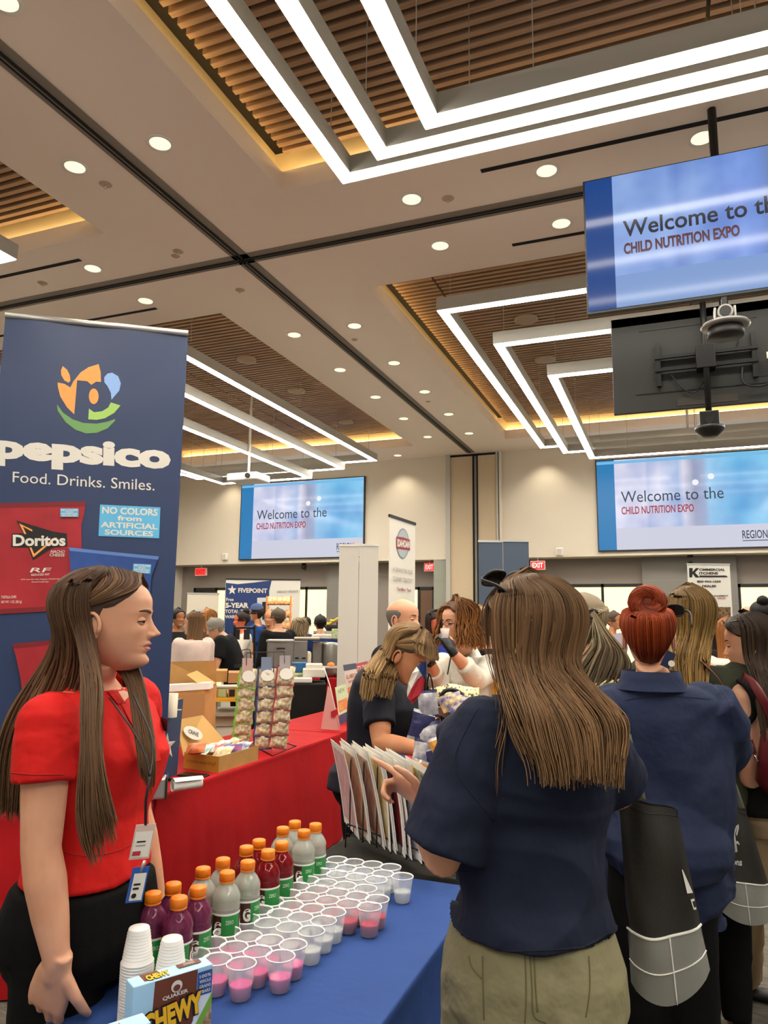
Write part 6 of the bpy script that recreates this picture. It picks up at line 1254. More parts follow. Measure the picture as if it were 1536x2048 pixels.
# stand collar with strap and button
c0 = P(1302, 1352, 2.56); R_, F_ = hview(1300); MB().loft([[c0+R_*r*sin(a)+F_*(r*.9*cos(a))+V3*(dz) for a in np.linspace(0, 2*pi, 40, False)] for r, dz in ((.125, -.045), (.104, -.01), (.098, .018), (.094, .018), (.098, -.02))], M_coat, False).build('stand_collar', root)
pb = P(1343, 1327, 2.44); tb_ = MB().box(P(1336, 1319, 2.445), (.030, .003, .055), M_coat, ax=(unit(R_-V3*.5), F_, unit(V3+R_*.5)*-1)).build('collar_strap', root); MB().cyl(pb, pb-F_*.004, .0105, mat('button_cream', '#d8d2c4', .4), n=16).build('button', root)
B.b = .95
B.legs(M_blkt, root, z1=.56, infl=.0, leg=.045, vox=.009, seed=32); B.shoes(M_blackp, root)
HR = HM('red', '#4a1608', '#b0481a'); HRc = mat('hair_red_under', '#6a260f', .6); hair_cap(hf, HRc, root, .005)
bunc = P(1295, 1204, 2.53); out = []; r_ = np.random.default_rng(5)
for i in range(900):
    a = 2*pi*r_.random(); zs_ = np.interp(abs(((a+pi) % (2*pi))-pi), [0, 1.0, 1.75, 2.6, pi], [.84, .68, .50, .16, .13]); o = .006+.008*r_.random(); tgt = bunc+(R_*cos(a*1.0)*.012*r_.normal()+V3*(-.035+.004*r_.normal())+F_*.01)
    s0 = hf.w(head_surf(a, zs_+.02*r_.random(), .004, False)); pts = [s0]; zt = zs_
    for k in range(1, 6): zk = zs_+(.93-zs_)*k/6; pts.append(hf.w(head_surf(a+(pi-a if a > pi else (pi-a))*.25*k/6, zk, o, False)))
    pts.append(tgt); out.append(catmull(np.array(pts), 20))
strands('hair_pulled_up', np.array(out), .0028, HR, root); out = []
for i in range(520):                                            # the coiled bun
    ph = 2*pi*r_.random(); rr_ = .034+.008*r_.random(); ps = 2*pi*r_.random(); pts = []
    for k in range(16): a = ph+k/15*2.6; mi = ps+k*.12; Rr = rr_+.024*cos(mi); pts.append(bunc+R_*Rr*cos(a)+V3*(Rr*sin(a)*.92)+F_*(-.0+.024*sin(mi)))
    out.append(np.array(pts))
strands('hair_bun', np.array(out), .003, HR, root); MB().lathe([(0, 0)]*1+[(.0, 0)], (0, 0, 0), HRc, 4) if 0 else MB().ball(bunc+F_*.01, (.045, .028, .042), HRc, 10, (R_, F_, V3)).build('bun_core', root)
sunglasses(hf, 'black sunglasses worn up on the red hair beside the bun', z=.82, x=.05, tilt=.35, sh=-.055)
# ------------------------------------------------------------------ woman in the dark green top
M_grn2 = mat('top_dark_green', '#3c3f33', .85, spec=.2, col2='#353829', cscale=6, bump=.2, bscale=200)
root = new_person('woman in a dark green top with long streaked hair, seen from behind', 1385, 3.05)
hf, _ = head_at(1385, 1292, 3.05, 180+10, 1.0); tf = dirpx(1390, 180-8); q = P(1392, 1500, 3.08); B = Body(q[0], q[1], 1.72, tf, build=1.08, sh=1.05)
B.arm('R', (.02, .04, -.17), (.10, -.04, -.06)); B.skin(SK['fair'], (None, None), .008, head=hf, hd=(60, 50), parent=root, eyes=False)
B.top(M_grn2, root, sleeve=.8, infl=.024, hem=.01, sinf=.02, sflare=.01, vox=.009, fold=.007, seed=41, name='blouse'); B.legs(M_blkt, root, vox=.012); B.shoes(M_blackp, root)
HG = HM('streaked', '#3a2c1e', '#b08a4c'); hair_cap(hf, mat('hair_streaked_under', '#4a3a28', .6), root, .010)
def hG(a, d, p, u, o):
    w = hf.f*cos(a)+hf.l*sin(a); R_, F_ = hview(1385); v = np.clip((w@R_+1)/2+.1*sin(o*2100), 0, 1); tx = np.interp(d, [0, .1, .25, .42], [1335, 1330, 1345, 1385])*(1-v)+np.interp(d, [0, .1, .25, .42], [1418, 1420, 1410, 1402])*v
    return mixw(p, d, min(1, d/.12), tx, np.interp(d, [0, .1, .4], [2.98, 2.93, 2.86])-o*2)
pg = scalp_paths(hf, 900, 28, (1.0, 2*pi-1.0), lambda a: .36, hang=hG, noise=.012, seed=42, zl=.30, zs=(.985, .955, .92, .87, .80, .70, .60, .46), off=(.004, .024), ragged=.2, clump=.2, front=.06)
strands('long_hair', pg, .0042, HG, root); MB().tube(catmull([P(1400, 1320, 2.9), P(1432, 1352, 2.87), P(1458, 1392, 2.88)], 12), [(.012, .003)]*12, mat('strap_brown', '#6b3f2a', .5), 6).build('bag_strap', root)
# ------------------------------------------------------------------ woman in the black sleeveless top
M_slv = mat('top_black', '#131212', .9, spec=.15); M_tan = mat('trousers_tan', '#a08a6c', .8, spec=.2, col2='#948062', cscale=5, bump=.3, bscale=60)
root = new_person('woman in a black sleeveless top and tan trousers at the right edge, looking left', 1510, 3.0)
hf, _ = head_at(1512, 1345, 3.0, 262, 1.0, tilt=-.12); tf = dirpx(1515, 180+40); q = P(1528, 1500, 3.02); B = Body(q[0], q[1], 1.66, tf, build=1.0)
B.j['shL'] = P(1488, 1395, 2.95); B.j['elL'] = P(1500, 1560, 2.90); B.j['wrL'] = P(1452, 1520, 3.15); B.j['anL'] = onz(1478, 1955, .07); B.j['knL'] = B.j['anL']*.5+B.j['hipL']*.5
B.skin(SK['pale'], (dict(d=unit(hview(1500)[1]*.5-hview(1500)[0]), n=-V3, curl=.6), None), .007, head=hf, hd=(84, 70), parent=root)
B.top(M_slv, root, sleeve=.02, infl=.018, hem=.02, sinf=-.004, sflare=0, vox=.009, fold=.004, seed=51, z0=.52, name='sleeveless_top')
mb = MB(); pts = [P(1478, 1362, 2.93), P(1492, 1372, 2.88), P(1503, 1390, 2.86), P(1508, 1410, 2.86), P(1508, 1430, 2.87), P(1500, 1442, 2.88)]
for k_, c in enumerate(catmull(pts, 26)): mb.ball(c, .012, M_slv, 5)
mb.build('ruffled_edge', root)
B.legs(M_tan, root, z1=.56, infl=.015, leg=.03, flare=.025, vox=.010, fold=.008, seed=52, zend=.055)
HD = HM('dark', '#1f1612', '#4a3829'); hair_cap(hf, mat('hair_dark_under', '#261b15', .6), root, .004, LN)
def hD(a, d, p, u, o):
    w = hf.f*cos(a)+hf.l*sin(a); R_, F_ = hview(1520); v = np.clip((w@R_+1)/2+.1*sin(o*2100), 0, 1); tx = np.interp(d, [0, .1, .25, .4], [1496, 1494, 1500, 1512])*(1-v)+np.interp(d, [0, .1, .25, .4], [1545, 1556, 1570, 1572])*v
    return mixw(p, d, min(1, d/.1), tx, np.interp(d, [0, .1, .4], [2.92, 2.88, 2.84])-o*1.5)
strands('long_hair', scalp_paths(hf, 900, 28, (1.45, 2*pi-1.0), lambda a: .33, hang=hD, noise=.008, seed=53, zl=.32, zs=(.985, .955, .92, .87, .80, .70, .60, .46), off=(.004, .02), ragged=.15, clump=.2), .0042, HD, root); strands('hair_swept', sweep2(hf, 200, 22, 1, 54, LN), .0032, HD, root)
for k in 'LR':                                                  # flat shoes
    c = B.j['an'+k]*A3(1, 1, 0); f = -hview(1480)[0]*.95+hview(1480)[1]*.1 if k == 'L' else B.f; lft = np.cross(V3, unit(f)); f = unit(f); rings = []
    for x, w, h in ((-.14, .02, .035), (-.12, .036, .05), (-.05, .038, .045), (.02, .042, .035), (.09, .044, .032), (.14, .03, .026), (.165, .008, .012)): rings.append([c+f*x+lft*w*cos(a)+V3*max(.001, h/2+h/2*sin(a)) for a in np.linspace(0, 2*pi, 14, False)])
    MB().loft(rings, M_blackp).build('flat_shoe', root); MB().ball(c+V3*.05-f*.02, (.05, .03, .045), SK['pale'], 8, (f, lft, V3)).build('ankle', root) if k == 'L' else 0
# her dark red shoulder bag and the second tote
D = 2.80; M_mar = mat('leather_maroon', '#5c1a20', .35, bump=.15, bscale=50); t = thing('shoulder_bag', 'maroon leather shoulder bag with silver clasp at the right edge', 'bag', P(1540, 1520, D)); R_, F_ = hview(1530); rings = []
for y, x0, x1, dd in ((1455, 1530, 1600, .02), (1480, 1524, 1604, .045), (1530, 1518, 1606, .055), (1565, 1516, 1606, .055), (1585, 1528, 1600, .045), (1592, 1545, 1590, .02)): c = P((x0+x1)/2, y, D); hw = m_px((x1-x0)/2, D); rings.append([c+R_*hw*math.copysign(abs(cos(a))**.8, cos(a))+F_*dd*sin(a) for a in np.linspace(0, 2*pi, 22, False)])
MB().loft(rings, M_mar).build('bag_body', t); MB().tube(catmull([P(1484, 1352, 2.96), P(1505, 1368, 2.86), P(1525, 1398, 2.80), P(1545, 1440, 2.78), P(1555, 1465, 2.79)], 16), [(.020, .003)]*16, M_mar, 8, up=tuple(F_)).build('shoulder_strap', t)
MB().tube([P(1499, 1480, 2.84), P(1507, 1508, 2.82)], [(.012, .003)]*2, M_mar, 6, up=tuple(F_)).build('side_strap', t); MB().tube([P(1509, 1510, 2.81), P(1514, 1522, 2.81), P(1518, 1526, 2.81), P(1512, 1516, 2.805), P(1509, 1510, 2.81)], .004, mat('chrome', '#dcdcdc', .15, 1), 6).build('clasp', t)
t, srf, Fv_ = tote('black and grey tote bag with white lettering, right of the navy coat', 2.78, (1440, 1606), (1492, 1622), (1556, 1830), (1425, 1800), .12, .70, [[(1462, 1608, 2.78), (1458, 1575, 2.78), (1450, 1545, 2.82), (1446, 1530, 2.9)], [(1483, 1618, 2.76), (1472, 1585, 2.76), (1460, 1555, 2.8), (1450, 1535, 2.9)]], P(1490, 1620, 2.8))
p = PxPanel(P(1450, 1730, 2.70), R_, V3, .001); p.pt_text('ations', (1452, 1717), (1484, 1718), (1452, 1727), M_twh, bold=.03, br=(1484, 1732), k=1)
for q in ([(1452, 1662), (1457, 1660), (1463, 1704), (1457, 1705)], [(1460, 1676), (1466, 1674), (1474, 1704), (1467, 1705)], [(1466, 1660), (1476, 1650), (1470, 1668), (1475, 1703), (1470, 1704), (1463, 1675)], [(1454, 1682), (1476, 1682), (1480, 1690), (1474, 1687), (1455, 1687)], [(1468, 1672), (1472, 1652), (1477, 1648), (1478, 1656), (1474, 1672), (1472, 1668), (1475, 1655), (1473, 1654)]): p.pp(q, M_twh, 'printed_mark', k=1)
p.build(t)
# ------------------------------------------------------------------ woman with the blonde pony tail
root = new_person('woman with a grey blonde pony tail and pale yellow top, seen from behind', 1170, 3.1)
M_yel2 = mat('top_yellow', '#d9cf94', .85, spec=.2, bump=.3, bscale=80); hf, _ = head_at(1165, 1300, 3.1, 180+35, 1.02); tf = dirpx(1170, 180+20); q = P(1172, 1500, 3.15); B = Body(q[0], q[1], 1.66, tf, build=1.05)
B.skin(SK['fair'], (None, None), .009, head=hf, hd=(60, 50), parent=root, eyes=False); B.top(M_yel2, root, sleeve=.7, infl=.03, sinf=.025, vox=.010, fold=.007, seed=61, name='blouse'); B.legs(M_blkt, root, vox=.012); B.shoes(M_blackp, root)
HY = HM('ash', '#5a4a36', '#cbb994'); hair_cap(hf, mat('hair_ash_under', '#75654c', .6), root, .010)
tie = P(1186, 1228, 2.97); out = []; r_ = np.random.default_rng(6); R_, F_ = hview(1180)
for i in range(600):
    a = 2*pi*r_.random(); zs_ = np.interp(abs(((a+pi) % (2*pi))-pi), [0, 1.0, 1.75, 2.6, pi], [.84, .68, .50, .2, .16]); s0 = hf.w(head_surf(a, zs_, .004, False)); pts = [s0]; o = .006+.01*r_.random()
    for k in range(1, 6): zk = zs_+(.80-zs_)*k/6; pts.append(hf.w(head_surf(a+(pi-a)*.45*k/6, zk, o+.003, False)))
    pts.append(tie+V3*.01*r_.normal()); out.append(catmull(np.array(pts), 18))
strands('hair_pulled_back', np.array(out), .0040, HY, root); out = []
for i in range(420): a, b = r_.normal(), r_.normal(); out.append(catmull(np.array([tie+V3*.008*a, P(1200+6*a, 1262, 2.93+.01*b), P(1212+14*a, 1300+3*b, 2.91+.02*b), P(1206+22*a, 1335+8*b, 2.92+.02*b), P(1185+26*a, 1345+12*abs(b), 2.95+.02*b)]), 20))
strands('pony_tail', np.array(out), .0040, HY, root); MB().tube([tie+R_*.018*cos(a)+V3*.018*sin(a)-F_*.0 for a in np.linspace(0, 2*pi, 12)], .006, M_blackp, 6).build('hair_tie', root); MB().tube(catmull([P(1195, 1325, 2.95), P(1215, 1345, 2.93), P(1245, 1375, 2.98)], 10), [(.014, .003)]*10, mat('strap_brown'), 6).build('bag_strap', root)
# ------------------------------------------------------------------ woman in the dark polo leaning over the table
M_dpolo = mat('polo_dark', '#1a1c28', .7, spec=.3, bump=.2, bscale=300); root = new_person('woman in a dark polo with streaked shoulder length hair, leaning over the table', 785, 3.45)
hf, _ = head_at(793, 1356, 3.30, 62, 1.02, tilt=-.55); tf = dirpx(790, 66); q = P(742, 1500, 3.52); B = Body(q[0], q[1], 1.64, tf, lean=.16, build=1.12, depth=1.1, sh=1.0)
B.j['shR'] = P(757, 1398, 3.30); B.j['elR'] = P(762, 1487, 3.16); B.j['wrR'] = P(838, 1497, 2.98); B.j['shL'] = P(815, 1388, 3.55); B.j['elL'] = P(850, 1478, 3.45); B.j['wrL'] = P(880, 1462, 3.10)
R_, F_ = hview(860); B.skin(SK['tan'], (dict(d=unit(R_*.9-F_*.35-V3*.25), n=unit(-V3*.8-F_*.3), curl=.75, side=1, sc=1.05), dict(d=unit(R_*.9-F_*.3+V3*.1), n=-V3, curl=.5)), .0065, head=hf, hd=(90, 76), parent=root)
B.top(M_dpolo, root, sleeve=.62, z0=.50, infl=.020, hem=.01, sinf=.016, sflare=.008, vox=.008, fold=.006, seed=71, name='polo_shirt'); B.legs(M_blkt, root, vox=.012); B.shoes(M_blackp, root)
HK = HM('highlighted', '#4a3422', '#c09a68'); hair_cap(hf, mat('hair_highlighted_under', '#54422f', .6), root, .005, LN)
def hK(a, d, p, u, o):
    w = hf.f*cos(a)+hf.l*sin(a); R_, F_ = hview(790); v = np.clip((w@R_+1)/2+.1*sin(o*2100), 0, 1); tx = np.interp(d, [0, .1, .2, .3], [742, 728, 722, 724])*(1-v)+np.interp(d, [0, .1, .2, .3], [822, 826, 815, 800])*v
    return mixw(p, d, min(1, d/.1), tx, np.interp(d, [0, .1, .4], [3.28, 3.20, 3.16])-o*2-.04*(w@-F_))
strands('shoulder_hair', scalp_paths(hf, 1100, 28, (-pi-1.2, -1.9), lambda a: .20, hang=hK, noise=.010, seed=72, zl=.45, zs=(.985, .955, .92, .87, .80, .70, .60, .55), off=(.004, .03), ragged=.25, clump=.3, front=.07), .0046, HK, root)
strands('hair_swept', sweep2(hf, 300, 22, -1, 74, LN, a_end=2.2), .0042, HK, root); strands('hair_swept_far', sweep2(hf, 160, 20, 1, 75, LN), .0042, HK, root)
def fringe(a, d, p, u, o): return p-V3*d+hf.f*.01*u
strands('fringe', scalp_paths(hf, 260, 20, (-1.3, .9), lambda a: .02, hang=fringe, noise=.004, seed=73, zl=.77, zs=(.98, .94, .90, .86, .81), off=(.008, .02), front=.05), .0038, HK, root)
# ------------------------------------------------------------------ the people further back
def bystander(label, px, topy, D, turn, top, bottom=None, skin='fair', hair=('#3a2c20', '#6a5238'), style='short', H=1.7, sleeve=.6, lean=0, arms=None, build=1.0, sc=1.0, tilt=0, chin=None, name='person', tlen=.50, vox=None, hturn=None, extra=None):
    ht = .232*sc*FPX/D; q = P(px, topy+ht, D); Hh = q[2]+.232*sc+.0; tf = dirpx(px, turn); hfv, _ = head_at(px, topy+ht, D, turn if hturn is None else hturn, sc, tilt=tilt)
    root = thing(name, label, 'person', (q[0], q[1], 0)); Hn = Hh if not lean else H; off = sin(lean)*.36*Hn
    B = Body(q[0]-tf[0]*(off+.01), q[1]-tf[1]*(off+.01), Hn, tf, lean=lean, build=build)
    for k, e, w in (arms or ()): B.arm(k, e, w)
    v = vox or (.010 if D < 5 else .015)
    B.skin(SK[skin], (None, None), v, head=hfv, hd=(60, 50) if D < 6 else (44, 36), parent=root, eyes=D < 7)
    B.top(top, root, sleeve=sleeve, infl=.022, hem=.012, sinf=.018, sflare=.008, vox=v, fold=.006, seed=int(px) % 97, z0=tlen, name='shirt', smooth=4)
    B.legs(bottom or M_blkt, root, vox=v*1.2, seed=int(px) % 89, fold=.004); B.shoes(M_blackp, root)
    hm = HM('h%d' % px, *hair); r = .0055 if D < 6 else .008
    if style != 'bald': hair_cap(hfv, mat('hair_base_%d' % px, hair[0], .7), root, .010 if style != 'curly' else .02, None if style in ('short', 'curly', 'bun') else LN, bump=.004, nt=40, nz=20)
    n = 160 if D < 6 else 90
    if style == 'short': strands('short_hair', scalp_paths(hfv, n, 10, (.9, 2*pi-.9), lambda a: .012, hang=lambda a, d, p, u, o: p-V3*d, noise=.003, seed=int(px), zl=.5, zs=(.96, .86, .74, .62), off=(.008, .014)), r, hm, root)
    elif style == 'bald':
        hb = mat('hair_base_%d' % px, hair[0], .7); ts = np.linspace(1.3, 2*pi-1.3, 40); V = []
        for k in range(10):
            for a in ts: b_ = min(a, 2*pi-a); z0 = np.interp(b_, [1.3, 1.45, 1.75, 2.2, pi], [.60, .52, .45, .26, .14]); z1 = np.interp(b_, [1.3, 1.5, 1.8, pi], [.66, .72, .72, .70]); V.append(head_surf(a, z0+(z1-z0)*k/9, .0045*min(1, k/2+.3)*min(1, (9-k)/2+.2), False))
        link_mesh('hair_band', hfv.w(np.array(V)), [(k*40+j, k*40+j+1, k*40+j+41, k*40+j+40) for k in range(9) for j in range(39)], [hb], None, True, root)
    elif style == 'baldx': strands('hair_fringe', scalp_paths(hfv, n, 10, (1.45, 2*pi-1.45), lambda a: .01, hang=lambda a, d, p, u, o: p-V3*d, noise=.002, seed=int(px), zl=.36, zs=(.74, .70, .6, .5), off=(.004, .012), front=-.06)[:, 4:], r*.8, hm, root)
    elif style == 'curly':
        pc_ = scalp_paths(hfv, n*2, 22, (.75, 2*pi-.75), lambda a: .10, hang=lambda a, d, p, u, o: p-V3*d+(p-hfv.o)*A3(1, 1, 0)*.25*u, noise=.03, seed=int(px), zl=.4, off=(.010, .035), clump=7.); t_ = np.linspace(0, 1, 22); ph = rng.random((len(pc_), 1))*6
        pc_[..., 2] += .006*np.sin(t_*26+ph); pc_[..., 0] += .008*np.cos(t_*24+ph); strands('curly_hair', pc_, r, hm, root)
    elif style == 'long': strands('long_hair', scalp_paths(hfv, n*2, 18, (1.3, 2*pi-1.3), lambda a: .30, hang=lambda a, d, p, u, o: p-V3*d*.95+(p-hfv.o)*A3(1, 1, 0)*.12*u, noise=.014, seed=int(px), zl=.32, off=(.006, .02)), r, hm, root)
    elif style == 'bun': strands('pulled_hair', scalp_paths(hfv, n, 10, (.9, 2*pi-.9), lambda a: .012, hang=lambda a, d, p, u, o: p-V3*d, noise=.002, seed=int(px), zl=.5, zs=(.96, .86, .74, .62), off=(.008, .012)), r, hm, root); MB().ball(hfv.w(A3(-.06, 0, HH*1.02)), .05, hm, 8).build('hair_bun', root)
    if extra: extra(B, hfv, root)
    return B, hfv, root
def cm(n, c, c2=None): return mat('cloth_'+n, c, .85, spec=.2, bump=.25, bscale=120, col2=c2 or c, cscale=5)
FW_ = ((.0, .03, -.17), (.12, -.02, -.03))
arms_fwd = (('L', (.03, .03, -.165), (.12, -.03, -.02)), ('R', (.03, .03, -.165), (.12, -.03, -.02)))
# bald man beyond the dark polo woman
def jacket(B, h, root): MB().tube([B.pt(.845, .035, .02), B.pt(.80, .03, .045)], .012, cm('white_collar', '#e6e2da')).build('shirt_collar', root)
bystander('balding man in a dark jacket behind the woman in the dark polo', 806, 1199, 4.35, 62, cm('jacket', '#1c1c1f'), skin='fair', hair=('#6a635c', '#a09a92'), style='bald', sleeve=1.9, build=1.12, sc=1.02, extra=jacket)
# woman tasting food, glasses, black glove
def glasses(B, h, root):
    for s in (-1, 1): c = h.w(A3(.100, s*.031, .50*HH)); MB().tube([c+h.l*.021*cos(a)+h.u*.015*sin(a) for a in np.linspace(0, 2*pi, 16)], .0018, M_blackp, 5).build('glasses_rim', root); MB().tube([h.w(A3(.098, s*.053, .51*HH)), h.w(A3(.0, s*.078, .50*HH))], .0016, M_blackp, 5).build('glasses_arm', root)
hW, _ = head_at(915, 1288, 4.2, 308, 1.0); root = new_person('woman in a white shirt and glasses raising a black gloved hand to her mouth', 915, 4.25)
M_wsh = mat('shirt_white', '#d6d2c6', .8, spec=.2, bump=.3, bscale=60, col2='#c9c4b6', cscale=7); tf = dirpx(925, 325); q = P(930, 1500, 4.3); B = Body(q[0], q[1], 1.68, tf, build=1.0)
M_glove = mat('glove_black', '#141518', .4); R_, F_ = hview(910)
B.j['elR'] = P(925, 1345, 4.05); B.j['wrR'] = P(898, 1300, 3.98); B.j['elL'] = B.j['shL']-V3*.27+R_*.06; B.j['wrL'] = P(862, 1315, 4.0); B.j['shR'] = P(890, 1318, 4.2) if 0 else B.j['shR']
# the raised arm is the one on the right of the picture
B.j['elR'], B.j['wrR'], B.j['elL'], B.j['wrL'] = P(876, 1372, 4.12), P(860, 1322, 3.95), P(958, 1362, 4.10), P(906, 1306, 3.97)
B.skin(SK['fair'], (dict(d=unit(-R_*.45+V3*.85), n=unit(-R_*.5+F_*.3), curl=.8, side=-1, sc=1.05), dict(d=unit(-R_*.7+V3*.5), n=-V3, curl=.6)), .007, head=hW, hd=(84, 70), parent=root, glove=(M_glove, [(P(896, 1284, 3.95), .085), (P(900, 1300, 3.95), .04), (P(856, 1306, 3.92), .085), (P(862, 1318, 3.95), .04)]))
B.top(M_wsh, root, sleeve=1.6, infl=.022, hem=.01, sinf=.012, sflare=.004, vox=.009, fold=.008, seed=81, z0=.47, name='shirt'); B.legs(M_blkt, root, vox=.012); B.shoes(M_blackp, root); glasses(B, hW, root)
cn = B.pt(.842, 0, -.008); MB().loft([[cn+B.l*r*sin(a)+B.f*r*cos(a)+V3*(dz-.05*max(0, cos(a))**3) for a in np.linspace(.3, 2*pi-.3, 30)] for r, dz in ((.078, .0), (.072, .03), (.098, -.02))], M_wsh, False, False).build('collar', root)
MB().tube([P(904, 1300, 4.0), P(893, 1360, 4.05), P(889, 1385, 4.05)], .004, M_blackp, 6).build('lanyard', root); MB().box(P(889, 1362, 4.02), (.05, .003, .07), M_pw).build('name_badge', root)
HC_ = HM('curly', '#4a2c18', '#a9713c'); hair_cap(hW, mat('hair_curly_under', '#553620', .6), root, .02, LN); pc_ = scalp_paths(hW, 420, 26, (.95, 2*pi-.95), lambda a: .13, hang=lambda a, d, p, u, o: p-V3*d+(p-hW.o)*A3(1, 1, 0)*.35*u, noise=.03, seed=82, zl=.5, off=(.012, .04), clump=7., front=.06)
strands('hair_swept', sweep2(hW, 200, 22, -1, 84, LN), .0046, HC_, root); strands('hair_swept_far', sweep2(hW, 200, 22, 1, 85, LN), .0046, HC_, root)
t_ = np.linspace(0, 1, 26); ph = rng.random((len(pc_), 1))*6; pc_[..., 2] += .007*np.sin(t_*26+ph); pc_[..., 0] += .009*np.cos(t_*24+ph); strands('curly_hair', pc_, .0048, HC_, root)
c = P(890, 1268, 3.9); tag(MB().lathe([(.018, -.02), (.026, .03), (.024, .03), (.016, -.018)], c, mat('clear_cup_far'), 16).build('tasting_cup', origin=c), 'small clear tasting cup held to the mouth by the gloved hand', 'cup')
bystander('woman in royal blue with long dark hair, lit red, behind the gloved woman', 866, 1222, 7.2, 35, cm('royal', '#1f2f78'), skin='red', hair=('#1e1512', '#3a2a20'), style='long', sleeve=1.9, tilt=-.3)  # the red light on her face is put into the skin colour
bystander('person with light brown hair behind the curly haired woman, mostly hidden', 961, 1214, 6.0, 200, cm('slate', '#4a5566'), hair=('#8a6a48', '#b08a60'), style='short')
bystander('person in black standing beyond the orange snack bags', 972, 1222, 5.6, 180, cm('black1', '#151515'), hair=('#2a211c', '#4a3a30'), sleeve=1.9)
# left background crowd
def badge_far(B, h, root): c = B.pt(.70, -.02, .085); MB().box(c, (.06, .004, .09), M_pw, ax=(B.l, B.f, V3)).build('name_badge', root)
bystander('young man in a black hoodie with a white badge, left of the cardboard box', 355, 1218, 9.3, 30, cm('black2', '#161616'), skin='brown', hair=('#141110', '#2a2220'), sleeve=1.9, extra=badge_far, build=1.1, arms=arms_fwd)
bystander('woman in a long pale pink cardigan seen from behind at the white table', 386, 1226, 7.6, 215, cm('pinkish', '#d9c6bc', '#cdb8ae'), hair=('#6a4f3a', '#9a7a58'), style='long', sleeve=1.9, tlen=.40, arms=arms_fwd, hturn=250, build=1.1)
bystander('woman with ginger blonde hair between the cardigan and the grey haired man', 414, 1222, 9.8, 300, cm('brownj', '#5a3a2a'), hair=('#9a6436', '#cf9a60'), style='curly', skin='fair')
bystander('grey haired man in a black polo bending to the left over the table', 436, 1236, 8.2, 262, cm('black3', '#17181a'), hair=('#7d7a72', '#b4b0a6'), lean=.45, H=1.75, tilt=-.3, sleeve=.6, build=1.15, arms=arms_fwd)
bystander('woman in a white top with dark tied hair and crossed arms', 482, 1224, 9.7, 285, cm('whitet', '#e0d8cc'), skin='red', hair=('#241a16', '#40302a'), style='bun', sleeve=1.9, arms=(('L', (.05, .03, -.15), (.09, -.10, .02)), ('R', (.05, .03, -.15), (.09, -.10, .02))))
def cap(B, h, root): MB().lathe([(.0, .13), (.06, .12), (.095, .08), (.1, .03)], h.w(A3(0, 0, HH*.62)), cm('capblue', '#4a5a7c'), 20).build('cap', root); MB().ball(h.w(A3(.11, 0, HH*.80)), (.06, .06, .008), cm('capblue', '#4a5a7c'), 6, (h.f, h.l, h.u)).build('cap_brim', root)
bystander('man in a royal blue shirt and cap in front of the equipment banner', 513, 1212, 11.0, 250, cm('royal2', '#23427c'), skin='tan', hair=('#2a211c', '#40352c'), sleeve=.6, extra=cap, build=1.1)
bystander('bearded man in a beige vest facing the camera left of the bread rack', 538, 1222, 11.0, 345, cm('beige', '#8a7a62', '#6a5c48'), skin='tan', hair=('#2a211c', '#40352c'), style='bald', sleeve=1.9, arms=arms_fwd)
bystander('man in a black polo with short grey brown hair in front of the bread rack', 555, 1218, 9.5, 215, cm('black4', '#141414'), hair=('#4f4234', '#7c6a54'), build=1.15, sleeve=1.9)
bystander('woman in black with curly grey blonde hair right of the bread rack', 594, 1239, 9.7, 100, cm('black5', '#151414'), hair=('#7a6a52', '#b5a180'), style='curly', lean=.2, H=1.65, tilt=-.35, sleeve=1.9)
bystander('dark haired person in black behind the curly haired woman', 611, 1234, 11.8, 180, cm('black6', '#1c1a1a'), hair=('#171412', '#2a2420'), sleeve=1.9)
bystander('person in a blue and white striped shirt with short black hair by the window', 640, 1231, 10.4, 190, cm('blue_str', '#1f3468'), hair=('#100e0d', '#241f1c'), sleeve=.6, build=1.05)
bystander('small person in a bright blue shirt at the left of the white boards', 642, 1236, 13.0, 180, cm('blue_b', '#24449a'), hair=('#171412', '#2a2420')) if 0 else None
# right background
bystander('person in a lavender top sitting in front of the bright window', 1228, 1224, 9.6, 60, cm('lavender', '#9a94a4'), skin='tan', hair=('#4a3a2a', '#6c5640'), style='short', H=1.6, sleeve=1.9)
bystander('bald headed person beyond the hanging kitchen poster', 1495, 1212, 9.8, 180, cm('white2', '#d8d2c8'), skin='pale', hair=('#9a8878', '#b0a090'), style='bald')
bystander('person with a black hair bun near the right edge', 1524, 1204, 6.4, 200, cm('black7', '#1b1b1b'), hair=('#0e0c0c', '#1e1a1a'), style='bun')
bystander('person in dark clothes behind the green top, near the kitchen poster', 1420, 1232, 6.2, 170, cm('black8', '#221e1c'), hair=('#221a16', '#3a2e28'), style='long')
bystander('person with chestnut hair beside the black topped woman', 1462, 1240, 5.2, 200, cm('white3', '#d8d0c0'), hair=('#7a4a28', '#a8703c'), style='long', skin='pale')
